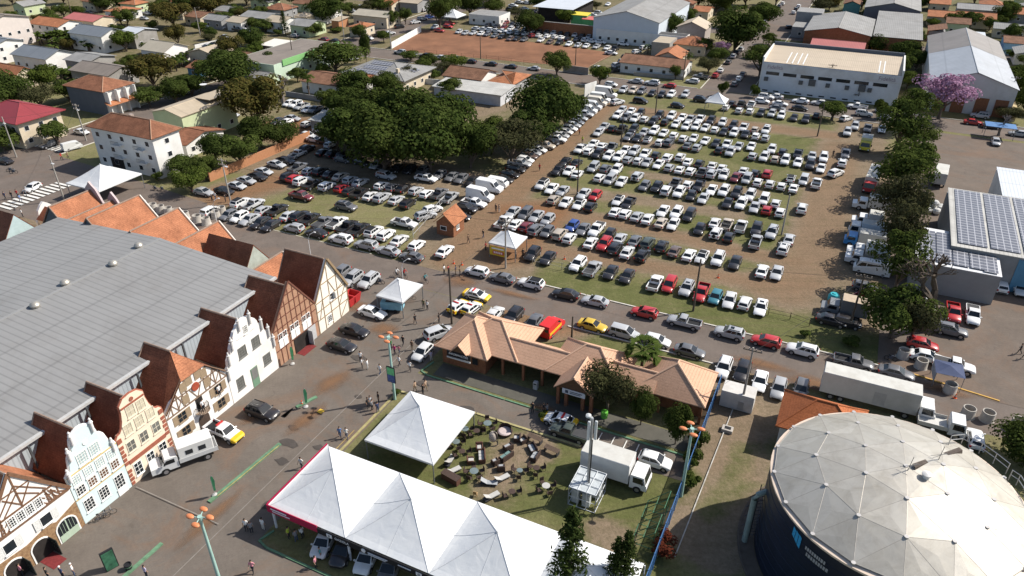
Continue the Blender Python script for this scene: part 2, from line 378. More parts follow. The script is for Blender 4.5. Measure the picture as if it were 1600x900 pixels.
def stain(px, py, a, b, rot, c=(.21, .118, .066), k=.7):
    m, nt, bs = nodes('earth_stain'); bs.inputs['Roughness'].default_value = 1; bs.inputs['Base Color'].default_value = (*c, 1); bs.inputs['Specular IOR Level'].default_value = .1
    tc = nt.nodes.new('ShaderNodeTexCoord'); ln = nt.nodes.new('ShaderNodeVectorMath'); ln.operation = 'LENGTH'; nt.links.new(tc.outputs['Object'], ln.inputs[0])
    ad = nt.nodes.new('ShaderNodeMath'); ad.operation = 'MULTIPLY_ADD'; nt.links.new(noise(nt, 1.5, 8, .75), ad.inputs[0]); ad.inputs[1].default_value = .9; nt.links.new(ln.outputs['Value'], ad.inputs[2])
    f = ramp(nt, ad.outputs[0], [(.55, k), (1.55, 0)]); tr = nt.nodes.new('ShaderNodeBsdfTransparent'); mx = nt.nodes.new('ShaderNodeMixShader')
    nt.links.new(f, mx.inputs[0]); nt.links.new(tr.outputs[0], mx.inputs[1]); nt.links.new(bs.outputs[0], mx.inputs[2]); nt.links.new(mx.outputs[0], nt.nodes['Material Output'].inputs[0])
    mb = MB(); mb.face([(1.3 * math.cos(t), 1.3 * math.sin(t), 0) for t in [2 * PI * k_ / 24 for k_ in range(24)]]); LV[0] += 1
    p = W(*UV(px, py), .004 * LV[0]); o = mb.obj('earth_stain', m, None, p, GA + R(rot)); o.scale = (a, b * 1.7, 1); struct(o)
for q in ((520, 598, 6.5, 2.0, 75), (480, 655, 7, 1.4, 80), (600, 515, 5, 2, 20), (560, 480, 6, 2, 10), (330, 810, 9, 1.2, 86), (470, 775, 5, 1.5, 60), (690, 530, 3, 1.5, 10), (1190, 570, 9, 1.6, 0), (1270, 600, 8, 2.2, 0), (720, 440, 6, 2.5, 0), (1470, 610, 8, 1.5, 0), (620, 395, 8, 1, 0), (800, 460, 9, 1.0, 0), (850, 640, 4, 1.2, 0), (400, 650, 4, 1.5, 70)): stain(*q)
# painted lines -----------------------------------------------------------------
LINE = M('road_paint', (.62, .61, .57), .8, .2, 3, grime=.5); YEL = M('yellow_paint', (.55, .35, .04), .8, .25, 3)
GREEN = M('green_paint', (.11, .21, .125), .8, .35, 2, grime=.7); CONC = M('kerb_concrete', (.52, .49, .44), .85, .2, 2, grime=.4)
def stripes(name, rects, mat):
    mb = MB(); LV[0] += 1; z = .004 * LV[0]
    for pts in rects: mb.face([(*W(*p)[:2], z) for p in pts])
    return struct(mb.obj(name, mat))
def rect(u0, u1, v0, v1): return [(u0, v0), (u1, v0), (u1, v1), (u0, v1)]
stripes('zebra_crossing', [rect(-148.5, -144, 75 + k * 1.15, 75.6 + k * 1.15) for k in range(12)] + [rect(-163.5 + k * 1.15 - 12, -162.9 + k * 1.15 - 12, 100.5, 104.5) for k in range(10)]
        + [rect(-182, -178, 76 + k * 1.15, 76.6 + k * 1.15) for k in range(14)] + [rect(-171.5 + k * 1.1, -170.9 + k * 1.1, 205, 208.5) for k in range(7)], LINE)
stripes('bay_lines', [[(u, 61.2), (u + .13, 61.2), (u + .13, 64.4), (u, 64.4)] for u in (-18.8, -17.2, -15.7, -14.2)], LINE)
stripes('yellow_edge_line', [[(-53.0, 37), (-52.9, 37), (-52.2, 46), (-52.3, 46)], [(-45.9, 46), (-45.8, 46), (-45.8, 52), (-45.9, 52)]], M('worn_yellow_paint', (.34, .24, .08), .85, .4, 2))
stripes('lane_line', [rect(-49.3, -49.2, 8, 80), rect(2, 2.1, 62, 80) if 0 else rect(-62, -50, 34.1, 34.2)], M('faded_line', (.2, .18, .16), .9, .3, 1))
stripes('white_edge_line', [[(-6.3, 50.5), (-6.18, 50.5), (-5.25, 79), (-5.37, 79)]], M('worn_white_paint', (.42, .40, .36), .85, .4, 1.5, grime=.7))
stripes('yellow_square', [rect(-54.5, -53.4, 51.0, 52.0) if 0 else [UV(495, 645), UV(502, 648), UV(508, 643), UV(501, 640)]], YEL)
def kerb(pts, mat, h=.13, w=.22, name='kerb'):
    mb = MB()
    for a, b in zip(pts[:-1], pts[1:]):
        L = math.hypot(b[0] - a[0], b[1] - a[1]); n = max(1, int(L / 9))
        for k in range(n):
            p = [a[i] + (b[i] - a[i]) * (k + .0) / n for i in (0, 1)]; q = [a[i] + (b[i] - a[i]) * (k + .985) / n for i in (0, 1)]
            dx, dy = (q[0] - p[0]), (q[1] - p[1]); l = math.hypot(dx, dy); ox, oy = -dy / l * w / 2, dx / l * w / 2
            c = [W(p[0] - ox, p[1] - oy), W(q[0] - ox, q[1] - oy), W(q[0] + ox, q[1] + oy), W(p[0] + ox, p[1] + oy)]
            mb.prism([(x.x, x.y) for x in c], 0, h)
    return struct(mb.obj(name, mat))
kerb([(-50, 93.5), (14.5, 93.4)], CONC); kerb([(14.8, 93.3), (25, 91.8)], M('yellow_kerb', (.5, .3, .08), .85, .3))
kerb([(-31, 84.1), (-9.5, 84.1)], CONC); kerb([(-163, 207.3), (-45, 206.2), (10, 205.4)], CONC); kerb([(-162, 219.3), (-43, 217.3)], CONC)
kerb([(-28.2, 217.3), (60, 217.3)], CONC); kerb([(-42.3, 217.5), (-42.3, 400)], CONC); kerb([(-28.2, 218), (-28.2, 400)], CONC)
kerb([(-44.3, 68), (-44.8, 65.6), (-43.6, 65.1), (-8.6, 64.9)], GREEN, name='green_kerb')
kerb([(-53.2, 36), (-52.4, 46.5)], GREEN, .15, .5, name='green_kerb'); kerb([(-53.6, 22), (-53.4, 30)], GREEN, .15, .4, name='green_kerb'); kerb([(-55.0, 52.4), (-54.0, 55.2)], GREEN, .15, .45, name='green_kerb')
kerb([(-45.2, 60.3), (-45.3, 46.6)], M('mossy_kerb', (.30, .26, .12), .9, .3, 2), .12, .3); kerb([(-44.8, 60.7), (-34, 61.1), (-20, 61.2)], M('mossy_kerb2', (.33, .29, .14), .9, .3, 2), .12, .3)
kerb([(-44.3, 36), (-44.8, 34.4), (-43.5, 34), (-20, 34)], GREEN, name='green_kerb')
kerb([(-163, 100), (-163, 207)], CONC); kerb([(-177.2, 104), (-177.2, 300)], CONC)
kerb([(-108, 90.4), (-70, 90.4)], CONC, .02, .12, name='bay_edge')
# ------------------------------------------------------------------ vehicles
PAINT = paint(); GLS = glass('car_glass', (.010, .013, .016), .05); TRIM = M('black_trim', (.015, .015, .016), .6, .2); RIM = M('alloy_rim', (.42, .42, .44), .35, .1, 5, .7)
LAMP = M('clear_lamp', (.75, .76, .78), .15, .05, 5); RED = M('red_lamp', (.35, .012, .01), .25, .1, 5); PLATE = M('number_plate', (.55, .55, .53), .6, .05)
# body stations: x, bottom, top(shoulder), half width      roof: base rear, top rear, top front, base front, z belt, z roof, half width belt, half width roof
KIND = {
 'S': dict(L=4.45, st=[(-2.22, .42, .80, .70), (-2.14, .30, .95, .82), (-1.7, .25, 1.00, .86), (-1.0, .22, .98, .88), (.6, .22, .95, .88), (1.0, .22, .93, .875), (1.7, .24, .83, .85), (2.06, .27, .72, .80), (2.22, .36, .60, .68)],
           roof=(-1.75, -1.0, .12, 1.0, .96, 1.46, .81, .60), wx=1.32, wr=.32),
 'H': dict(L=3.95, st=[(-1.98, .42, .85, .70), (-1.92, .30, .98, .81), (-1.5, .24, 1.0, .85), (-.8, .22, .98, .865), (.6, .22, .95, .865), (.95, .22, .93, .86), (1.5, .24, .84, .84), (1.84, .27, .74, .78), (1.98, .36, .60, .66)],
           roof=(-1.88, -1.45, .15, .98, .96, 1.49, .80, .61), wx=1.22, wr=.31),
 'U': dict(L=4.45, st=[(-2.22, .50, 1.0, .76), (-2.15, .36, 1.12, .87), (-1.7, .30, 1.14, .91), (-.9, .28, 1.12, .92), (.6, .28, 1.10, .92), (.95, .28, 1.08, .915), (1.65, .30, 1.0, .90), (2.06, .34, .90, .84), (2.22, .42, .72, .72)],
           roof=(-2.10, -1.65, .15, .98, 1.10, 1.68, .85, .66), wx=1.32, wr=.36),
 'M': dict(L=4.4, st=[(-2.2, .45, .95, .74), (-2.14, .32, 1.06, .84), (-1.5, .26, 1.06, .875), (-.7, .24, 1.04, .88), (.7, .24, 1.0, .88), (1.2, .24, .98, .87), (1.75, .26, .88, .84), (2.06, .30, .78, .78), (2.2, .38, .62, .66)],
           roof=(-2.12, -1.85, .25, 1.28, 1.03, 1.66, .82, .66), wx=1.3, wr=.32),
 'P': dict(L=5.2, st=[(-2.6, .55, .62, .86), (-2.55, .45, .70, .90), (-1.5, .42, .72, .92), (-.55, .40, .74, .92), (-.50, .38, 1.12, .92), (.8, .38, 1.10, .92), (1.15, .38, 1.08, .91), (1.95, .40, 1.04, .89), (2.42, .42, .92, .84), (2.58, .48, .72, .72)],
           roof=(-.52, -.35, .55, 1.2, 1.10, 1.76, .84, .66), wx=1.62, wr=.38),
}
KNAME = {'S': ('sedan_car', 'sedan', 'sedan'), 'H': ('hatchback_car', 'hatchback', 'hatchback'), 'U': ('suv', 'SUV', 'suv'), 'M': ('minivan', 'minivan', 'minivan'), 'P': ('pickup_truck', 'pickup', 'pickup truck')}
def lerp(a, b, t): return tuple(a[i] + (b[i] - a[i]) * t for i in range(3))
def quad_in(mb, q, s0, s1, t0, t1, off, m):
    "a pane inside the quad q (bl, br, tr, tl), pushed out by off"
    q = [Vector(p) for p in q]; nrm = (q[1] - q[0]).cross(q[3] - q[0]).normalized()
    f = lambda s, t: (q[0] * (1 - s) + q[1] * s) * (1 - t) + (q[3] * (1 - s) + q[2] * s) * t
    pts = [f(s0, t0), f(s1, t0), f(s1, t1), f(s0, t1)]
    mb.face([p + nrm * off for p in pts], m)
def car_parts(k, bed=False):
    "{part: (MB, material list)} for one kind of car, front towards +x"
    K = KIND[k]; st = K['st']; xr, tr_, tf, xf, zb, zr, wb, wt = K['roof']
    body = MB(); rings = []
    for x, z0, z1, w in st:
        zm = z0 + (z1 - z0) * .55
        h = [(-w * .86, z0), (-w, z0 + .10), (-w * 1.0, zm), (-w * .965, z1 - .07), (-w * .86, z1), (0, z1 + .03)]
        rings.append([(x, y, z) for y, z in h] + [(x, -y, z) for y, z in reversed(h[:-1])])
    body.grid(rings, 0, True, True, True)
    wm = (wb + wt) / 2
    base = [(xr, -wb), (xf, -wb), (xf, wb), (xr, wb)]
    mid = [(tr_ - .06, -wt - .03), (tf + .06, -wt - .03), (tf + .06, wt + .03), (tr_ - .06, wt + .03)]
    top = [(tr_ + .12, -wt + .10), (tf - .14, -wt + .10), (tf - .14, wt - .10), (tr_ + .12, wt - .10)]
    body.grid([[(*p, zb - .04) for p in base], [(*p, zr - .06) for p in mid], [(*p, zr) for p in top]], 0, True, False, True)
    B = [Vector((*p, zb - .04)) for p in base]; T = [Vector((*p, zr - .06)) for p in mid]
    out = {}
    ws = MB(); quad_in(ws, (B[1], B[2], T[2], T[1]), .05, .95, .10, .94, .012, 0); out['windscreen'] = ws
    rw = MB(); quad_in(rw, (B[3], B[0], T[0], T[3]), .08, .92, .22 if k != 'P' else .15, .90, .012, 0); out['rear_window'] = rw
    for s in (0, 1):
        q = (B[0], B[1], T[1], T[0]) if s == 0 else (B[2], B[3], T[3], T[2])
        sw = MB()
        cuts = [(.07, .30), (.33, .60), (.63, .90)] if k in 'UM' else [(.12, .50), (.53, .90)]
        if s: cuts = [(1 - b, 1 - a) for a, b in cuts]
        for a, b in cuts: quad_in(sw, q, a, b, .16, .88, .012, 0)
        out['side_window' + '.' * s] = sw
    wx, wr = K['wx'], K['wr']
    hw = max(s_[3] for s_ in st)
    for x in (wx, -wx):                                      # dark arches, sill strip
        for y in (-1, 1):
            c = MB(); n = 14
            ww = hw + .012
            pts = [(x + (wr + .07) * math.cos(t), y * ww, wr + (wr + .07) * math.sin(t)) for t in [PI * k_ / n for k_ in range(n + 1)]]
            body.face(pts, 1)
    for y in (-1, 1): body.box(-wx + wr, wx - wr, y * (hw - .05), y * (hw + .008), st[3][1] - .02, st[3][1] + .12, 1)
    body.box(st[0][0] - .015, st[0][0] + .1, -.62, .62, .36, .52, 1); body.box(st[-1][0] - .12, st[-1][0] + .012, -.55, .55, st[-1][1] + .0, st[-1][1] + .16, 1)
    for y in (-1, 1): body.box(xf - .22, xf - .08, y * (hw - .06), y * (hw + .14), zb - .02, zb + .12, 0)      # mirrors
    if k in 'U': 
        for y in (-1, 1): body.box(tr_ + .1, tf - .1, y * (wt - .10), y * (wt - .06), zr, zr + .05, 1)
    if k == 'P':
        for y in (-1, 1): body.box(-2.56, -.50, y * .82, y * .925, .5, 1.10, 0)
        body.box(-2.60, -2.50, -.9, .9, .5, 1.10, 0); body.box(-2.5, -.52, -.82, .82, .70, .78, 1)
        body.box(-.56, -.50, -.86, .86, .7, 1.10, 0)
    out['body'] = body
    for i, (x, y) in enumerate(((wx, -1), (wx, 1), (-wx, -1), (-wx, 1))):
        w = MB(); yo = y * (hw - .075)
        w.tube((x, yo - .1, wr), (x, yo + .1, wr), wr, n=14, m=0); w.tube((x, yo + y * .09, wr), (x, yo + y * .107, wr), wr * .64, n=10, m=1)
        out['wheel' + '.' * i] = w
    xe = st[-2][0]; ze = st[-2][2]
    for i, y in enumerate((-1, 1)):
        h = MB(); w1 = st[-2][3]
        h.grid([[(xe + .02, y * (w1 - .02), ze - .20), (xe + .13, y * (w1 - .22), ze - .22), (xe + .13, y * (w1 - .32), ze - .12), (xe - .02, y * (w1 - .02), ze - .05)],
                [(xe - .25, y * (w1 + .035), ze - .12), (xe - .1, y * (w1 - .3), ze - .16), (xe - .1, y * (w1 - .32), ze - .0), (xe - .25, y * (w1 + .02), ze - .0)]], 0, True, True, True)
        out['headlight' + '.' * i] = h
    xb, zt, wbk = st[1][0], st[1][2], st[1][3]
    if k == 'P': zt, wbk = 1.05, .88
    for i, y in enumerate((-1, 1)):
        t = MB(); t.box(xb - .08, xb + .12, y * (wbk - .2), y * (wbk + .008), zt - .32, zt - .06, 0); out['taillight' + '.' * i] = t
    p = MB(); p.box(st[0][0] - .03, st[0][0] + .02, -.22, .22, .62, .76, 0); out['number_plate'] = p
    return out
PMAT = {'body': [PAINT, TRIM], 'wheel': [BLACK(), RIM], 'headlight': [LAMP], 'taillight': [RED], 'number_plate': [PLATE]}
CARS = {}
def car_proto(k, lod):
    if (k, lod) in CARS: return CARS[k, lod]
    P_ = car_parts(k); res = []
    if lod == 2:                                           # far away: one mesh
        big = MB(); mats = [PAINT, TRIM, GLS, LAMP, RED]
        big.add(P_['body'])
        for n, mb in P_.items():
            b = n.strip('.')
            if b == 'body' or b == 'number_plate': continue
            m = 1 if b == 'wheel' else 3 if b == 'headlight' else 4 if b == 'taillight' else 2
            q = MB(); q.add(mb); q.m = [m] * len(q.m); big.add(q)
        res.append((None, big.mesh(KNAME[k][0], mats, 40)))
    else:
        if lod == 1:
            b = P_['body']
            for n in list(P_):
                if n.startswith(('headlight', 'taillight')):
                    q = P_.pop(n); q.m = [2 if n[0] == 'h' else 3] * len(q.m); b.add(q)
            P_.pop('number_plate')
        for n, mb in P_.items():
            nm = n.strip('.')
            mats = PMAT.get(nm, [GLS])
            if nm == 'body' and lod == 1: mats = [PAINT, TRIM, LAMP, RED]
            res.append((nm, mb.mesh(nm, mats, 40 if nm in ('body', 'wheel') else 0)))
    CARS[k, lod] = res; return res
CCOL = {'w': ('white', (.72, .72, .71)), 's': ('silver', (.42, .43, .44)), 'g': ('grey', (.13, .135, .145)), 'k': ('black', (.014, .015, .018)), 'r': ('red', (.42, .018, .02)), 'b': ('blue', (.03, .08, .30)),
        'y': ('yellow', (.60, .40, .03)), 't': ('teal', (.04, .20, .26)), 'n': ('brown', (.13, .09, .075)), 'm': ('dark red', (.17, .022, .03)), 'e': ('beige', (.46, .40, .33)), 'd': ('dark green', (.045, .06, .05))}
PLACED = []
def add_car(px, py, k, c, heading, label, group, lod, extra=''):
    u, v = UV(px, py, .75)
    nm, cat, word = KNAME[k]
    rng = random.Random(int(px * 7 + py * 131))
    a = GA + R(heading + rng.uniform(-2.2, 2.2))
    p = W(u, v)
    for (q, b) in PLACED:
        if (q - p).length < 1.5: print('CLOSE', px, py, b)
    PLACED.append((p, (px, py, k, c)))
    col = CCOL[c][1]; j = rng.uniform(.80, 1.12); col = (*[min(.8, x * j) for x in col], 1)
    protos = car_proto(k, lod)
    sc = rng.uniform(.95, 1.04)
    if lod == 2:
        o = link(nm, protos[0][1], None, p, a); o.color = col; o.scale = (sc, 1, sc); tag(o, label, cat, group); return o
    o = thing(nm, label, cat, p, a, group); o.scale = (sc, 1, sc)
    for n, me in protos:
        q = link(n, me, o)
        if n == 'body': q.color = col
    K = KIND[k]['roof']
    if 'x' in extra:                                          # black roof panel
        mb = MB(); mb.box(K[1] + .0, K[2] - .05, -K[7] + .03, K[7] - .03, K[5] - .01, K[5] + .012); mb.obj('roof_panel', TRIM, o)
    if 'o' in extra:
        mb = MB(); mb.box(K[2] - .75, K[2] - .2, -.33, .33, K[5] - .01, K[5] + .012); mb.obj('sunroof', GLS, o)
    if 'c' in extra:
        mb = MB(); mb.box(-2.5, -.55, -.80, .80, 1.06, 1.14, bev=.04); mb.obj('bed_cover', M('bed_cover', (.05, .05, .052), .8), o)
    if 'q' in extra:
        mb = MB(); mb.tube((K[0] - .02, 0, .95), (K[0] - .22, 0, .95), .32, n=14); mb.obj('spare_wheel', TRIM, o)
    return o
HEAD = {'f': -90, 'r': 90, 'A': 0, 'a': 180, 'q': -45, 'e': 45, 'h': 62, 'F': -75}
def row(phrase, group, data, lod, base=0):
    "each entry: x y kind colour heading [extras]; named in order from the left"
    L = []
    for s in data.split(','):
        s = s.split()
        L.append((float(s[0]), float(s[1]), s[2][0], s[2][1], s[2][2], s[2][3:]))
    L.sort()
    cnt = {}
    for i, (x, y, k, c, h, ex) in enumerate(L):
        key = (k, c)
        cnt.setdefault(key, []).append(i)
    for i, (x, y, k, c, h, ex) in enumerate(L):
        word = KNAME[k][2]; col = CCOL[c][0]
        same = cnt[k, c]
        if len(same) == 1: lab = f'only {col} {word} {phrase}'
        else: lab = f'{ORD[same.index(i)]} {col} {word} from the left {phrase}'
        if 'x' in ex: lab = lab.replace(word, word + ' with black roof', 1) if len(lab.split()) < 13 else lab
        add_car(x, y, k, c, HEAD[h] + base, lab, group, lod, ex)
GF = 'cars parked on the grass field'
row('in the field row nearest the road', GF, '832 396 Ukf,856 402 Skf,903 412 Uwf,926 419 Psrc,954 424 Skf,980 430 Skf,1024 441 Pwr,1046 444 Mrf,1073 450 Usfo,1096 457 Prf,1118 463 Htf,1140 468 Swf,1164 472 Hwr,1189 479 Swfo', 0)
row('in the second field row from the road', GF, '787 346 Pwr,806 349 Swr,822 353 Hmr,837 358 Ugr,855 361 Hgf,875 365 Mer,890 371 Hwr,923 378 Swr,944 381 Urf,961 387 Ukr,980 393 Swr,1004 398 Ukrq,1034 384 Ukro,1054 391 Snr,1077 397 Swr,1097 400 Swfx,1122 404 Uwf,1149 409 Skf,1191 422 Swr,1214 425 Ssf,1224 388 Uwro', 0)
row('in the rear half of the second field row', GF, '801 331 Ssf,821 333 Mgf,838 337 Ssf,856 342 Hsf,894 352 Hbf,911 357 Sgf,932 358 Pwfc,952 365 Hkf,969 371 Ssr,992 375 Sgr,1012 379 Udr', 0)
row('in the third field row from the road', GF, '847 288 Uwfx,862 294 Swf,879 297 Ssf,865 311 Her,884 315 Swf,905 318 Swfx,923 322 Hkr,961 330 Swr,977 333 Hwr,995 337 Ssr,1012 341 Swr,1033 347 Ser,1052 349 Swf,1093 357 Hkf,1119 363 Uwrq,1139 369 Hkr,1181 377 Psr,1206 363 Usf,1233 373 Ssr', 1)
row('in the rear half of the third field row', GF, '912 302 Ssf,930 305 Hrf,966 312 Swfx,982 317 Pkf,1036 329 Swf,1057 332 Uwf,1077 336 Mkf,1117 347 Swr,1136 350 Per,1158 353 Pwrc,1182 358 Ukf', 1)
row('in the fourth field row from the road', GF, '872 266 Ukf,889 266 Swf,902 271 Swr,937 277 Hwr,953 280 Msf,971 283 Swf,1007 290 Hgf,1026 292 Ukf,1041 297 Mwr,1061 300 Uwf,1080 305 Hkf,1099 309 Ssf,1137 316 Skf,1158 318 Uwf,1179 323 Ssf,1198 327 Hrr,1219 331 Hwr,1253 325 Uwr', 1)
row('in the rear half of the fourth field row', GF, '883 252 Skf,901 253 Skr,927 261 Msf,946 263 Ugr,963 265 Uwf,996 275 Usrq,1056 285 Pgr,1075 288 Hwr,1092 290 Pkf,1112 296 Swf,1131 298 Uwf,1151 301 Ukf,1172 305 Uwf,1194 311 Mwf,1212 317 Hwr', 1)
row('in the fifth field row from the road', GF, '907 232 Pwf,920 236 Hwr,934 240 Ukf,951 243 Uwf,966 245 Uwf,981 249 Hsr,997 251 Hwr,1011 253 Ssf,1029 256 Swf,1046 261 Hsr,1062 264 Swr,1079 267 Hwr,1097 269 Pgr,1112 271 Usr,1131 273 Uwfo,1149 277 Hmf,1167 279 Msf,1184 284 Hwr,1203 287 Hwr,1221 290 Hwr,1240 293 Swr,1306 270 Uwh', 1)
row('in the rear half of the fifth field row', GF, '927 224 Swf,941 227 Swr,956 229 Pgr,977 234 Swf,991 236 Usf,1008 240 Pwf,1025 242 Hkr,1043 246 Uwr,1063 245 Uwr,1075 252 Swr,1093 255 Hkr,1113 258 Swr,1128 262 Swr,1162 266 Swr,1180 270 Hkr,1199 271 Urr,1236 278 Hwrx,1256 281 Msf,1276 286 Pwr', 1)
row('in the sixth field row from the road', GF, '935 206 Ssf,982 213 Sgf,996 215 Skf,1012 217 Hwrx,1031 222 Hwr,1045 222 Ugr,1074 227 Sgr,1089 230 Hsr,1124 234 Hkr,1141 237 Usf,1176 243 Hsr,1194 245 Uwf,1211 248 Her,1227 250 Uwf,1247 253 Swf,1266 257 Ukf,1283 262 Swf,1316 254 Uwro', 1)
row('in the rear half of the sixth field row', GF, '944 197 Ssf,957 200 Hkr,972 201 Pkr,990 202 Ukf,1006 206 Hsf,1022 204 Uwf,1037 207 Swf,1053 211 Hwr,1068 216 Hwr,1084 215 Swf,1102 219 Swf,1119 223 Skf,1136 225 Pwf,1154 228 Ssf,1174 228 Swf,1206 233 Uwf,1223 238 Ukr,1247 240 Pkf,1269 243 Ssf,1287 246 Uwf,1321 240 Pgf', 1)
row('in the seventh field row from the road', GF, '965 180 Uwf,978 183 Pgf,992 185 Uwf,1007 186 Hwr,1021 189 Ukf,1039 190 Hkr,1056 193 Swf,1072 197 Uwf,1087 197 Uwf,1102 199 Swf,1117 202 Hwr,1131 205 Skf,1147 207 Uwf,1165 209 Skf,1181 212 Hwr,1196 215 Hsr', 1)
row('in the rear half of the seventh field row', GF, '972 171 Hsf,986 173 Swf,1001 175 Hkf,1030 180 Ukf,1049 181 Uwf,1066 183 Swf,1079 186 Psf,1094 186 Pwf,1111 188 Ukf,1129 191 Uwf,1146 196 Ukf,1162 199 Pwf,1180 202 Her,1197 203 Uwfo', 1)
row('at the far edge of the grass field', GF, '965 159 Uwh,1001 157 MkA,1059 164 HkA,1134 167 Hwr,1144 161 Hkr,1158 163 Pkr,1174 163 Pwr,1155 172 Hwr,1172 173 Hwr,1189 176 Ukf,1206 177 Usf,1221 180 Uwf,1241 183 Skf,1259 186 Ukf,1276 180 Hkr,1336 197 Usf,1356 200 Pgf,1324 206 Usf,1378 201 Swf,1322 184 Hwh', 1)
row('along the near kerb of the back street', 'cars along the back street', '974 140 Usf,989 141 Uef,1003 142 Ugf,1019 145 Hkf,1034 147 Hkf,1049 147 Uwf,1071 147 Usf,1096 155 UkA,1191 157 HwA,1219 161 SwA,1215 168 SgA,1250 168 SkA,1350 177 UwA,1384 182 HwA', 1)
row('along the far kerb of the back street', 'cars along the back street', '994 126 Ssa,1019 129 Uwa,1046 133 Hra,1082 126 Hwa,1095 119 Pga,1197 151 UwA,1211 150 Swa,1251 157 Swa,1281 160 Swa,1340 166 Pwa,1381 172 Usa,1531 180 Usa,1521 190 SrA,1550 196 SkA,1592 208 Ssa', 1)
RD = 'cars parked along the main road'
row('along the far kerb of the main road', RD, '745 423 Hwa,785 433 Sga,830 442 Uwax,884 458 Ska,930 469 Ssa,1007 487 Hra,1069 502 Psa,1140 519 Usao,1197 532 Hra,1254 546 Uwa,1334 565 PgA,1401 581 SgA', 0)
row('along the near kerb of the main road', RD, '926 507 SyA,976 519 MsA,1027 531 HwA,1078 547 SgA', 0)
row('facing the fence past the information house', RD, '1131 574 Uwf,1160 580 Ukf,1188 594 Swf,1217 606 Hsf,1252 607 Hgf', 0)
row('behind the information house', 'cars behind the information house', '772 490 Swr,802 493 Ukf,833 504 Sgf', 0)
row('beside the information house gable', 'cars beside the information house', '686 519 Msh,660 549 Hwf', 0)
row('on the plaza by the timbered halls', 'cars on the plaza', '554 515 SkA,534 538 SkA,582 487 SwA,410 642 UkA,532 425 Hgf,550 435 Usf,576 438 Usf', 0)
row('under the big white marquee', 'show cars under the marquee', '506 845 HwF,536 858 HkF,573 870 HwF,609 886 HgF,1024 718 HwA', 0)
LL = 'cars parked in the lot by the brick wall'
row('along the left lot side of the road', RD, '459 355 Hsa,375 362 Ska,494 363 Ska,532 373 Uwa,572 382 Usa,606 391 Ssa,643 400 Sga'.replace('375 362 Ska,', ''), 0)
row('in the angled row beside the road', LL, '376 316 Uwrx,396 318 Psr,412 327 Hsr,433 327 Pkr,452 336 Ssr,469 337 Ukr,484 341 Pkr,505 347 Pgrc,527 347 Pwrc,543 354 Pkr,561 358 Pkr,584 361 Uwrx,603 366 Uwr,624 374 Swr,651 382 Hwr,695 391 Swr', 0)
row('facing the road by the concrete rings', LL, '357 335 Hgf,374 338 Hwf,390 342 Ssf,407 347 Skf,423 351 Skf,330 329 Mwr', 0)
row('in the middle of the left lot', LL, '471 306 PmA,541 322 UgAo,632 348 PwA,665 336 Ush,676 326 Hwh,719 336 SkA,729 325 UkA,741 317 PwA,603 274 UsA,666 278 PwA', 1)
row('in the double row of the left lot', LL, '452 275 Ukr,461 278 Hrr,472 282 Uwr,487 287 Pkr,511 290 Mwr,534 293 Hrr,547 297 Hkr,562 301 Pkr,579 305 Swr,597 308 Usr,619 311 Ssr,637 317 Ukr,650 297 Hsr,667 302 Hwr,686 302 Pgr,703 308 Psr', 1)
row('behind the double row of the left lot', LL, '466 261 Pgr,484 266 Hsr,501 267 Ukr,516 271 Skr,532 275 Ser,547 280 Hsr,563 284 Ssr,596 289 Hwr,614 292 Hgr,630 293 Skr', 1)
row('in the shade of the big trees', LL, '687 272 Hgf,706 275 Sgf,721 278 Sgf,737 282 Skf,536 248 SgA,565 252 SkA,588 257 Hsf,600 258 Hkf,620 262 Skf,640 264 Hkf,660 266 Hgf,505 237 Skr,520 239 Skr,536 241 Hkr', 1)
row('along the brick wall of the left lot', LL, '318 299 SsA,350 297 SkA,370 289 SsA,385 281 SsA,402 275 SkA,412 267 SsA,432 256 SsA,446 250 SkA,465 240 Pwr,480 232 Ukr', 1)
row('along the tree side of the earth lane', LL, '787 279 SkA,797 271 SkA,806 263 SkA,812 255 PsA,821 249 HwA,827 243 HnA,833 238 HsA,842 233 HwA,852 227 PeA,861 222 HkA,869 217 PwA,877 211 HsA,884 205 HwA,890 200 HwA,896 195 HsA,902 190 HgA,907 184 HsA,913 178 PsA', 1)
row('in the yard by the small grey shed', 'cars in the shed yard', '451 161 Hwf,462 163 Uwf,471 166 Psf,481 170 Swf,493 171 Pgf,511 172 Hwf,457 184 SsA,447 190 Swf,434 189 Skf,480 193 Hwr,501 203 SwA,492 217 SwA,507 220 SkA,517 225 Hwr,482 211 HwA', 1)
FP = 'cars parked behind the red earth field'
row('in the front row behind the red field', FP, '717 49 Hsf,727 51 Hsf,739 51 Ssf,751 52 Hwf,761 53 Hgf,773 55 Sgf,784 57 Hkf,797 60 Hnf,807 60 Skf,819 61 Sgf,845 62 Swf,859 65 Hnf,874 66 Ukf,889 68 Swf,903 70 Ssf,916 71 Swf,932 72 Ssf,949 74 Swf,961 76 Pkf,955 82 SwA', 2)
row('in the second row behind the red field', FP, '745 44 SwA,756 45 SwA,767 46 HwA,776 48 SwA,786 48 SwA,798 50 Swr,810 51 Hsr,821 52 Swr,831 55 Hmr,842 55 Swr,855 56 Swr,867 57 Hwr,877 58 Swr,887 60 Skr,901 61 Sgr,914 62 Uwr,925 64 SwA,938 65 SwA,945 60 Hyr,954 61 Ukr,966 63 Ukr,974 68 SwA', 2)
row('in the third row behind the red field', FP, '762 39 Hkf,776 41 Hkf,787 42 Hmf,798 44 Hwf,808 45 Hgf,820 46 Hkf,831 48 Hwf,843 49 Hgf,854 50 Hgf,865 51 Hwf,876 52 Hkf,887 53 Hkf,899 54 Swf,909 56 Hkf,920 57 Hsf,932 57 Hsf', 2)
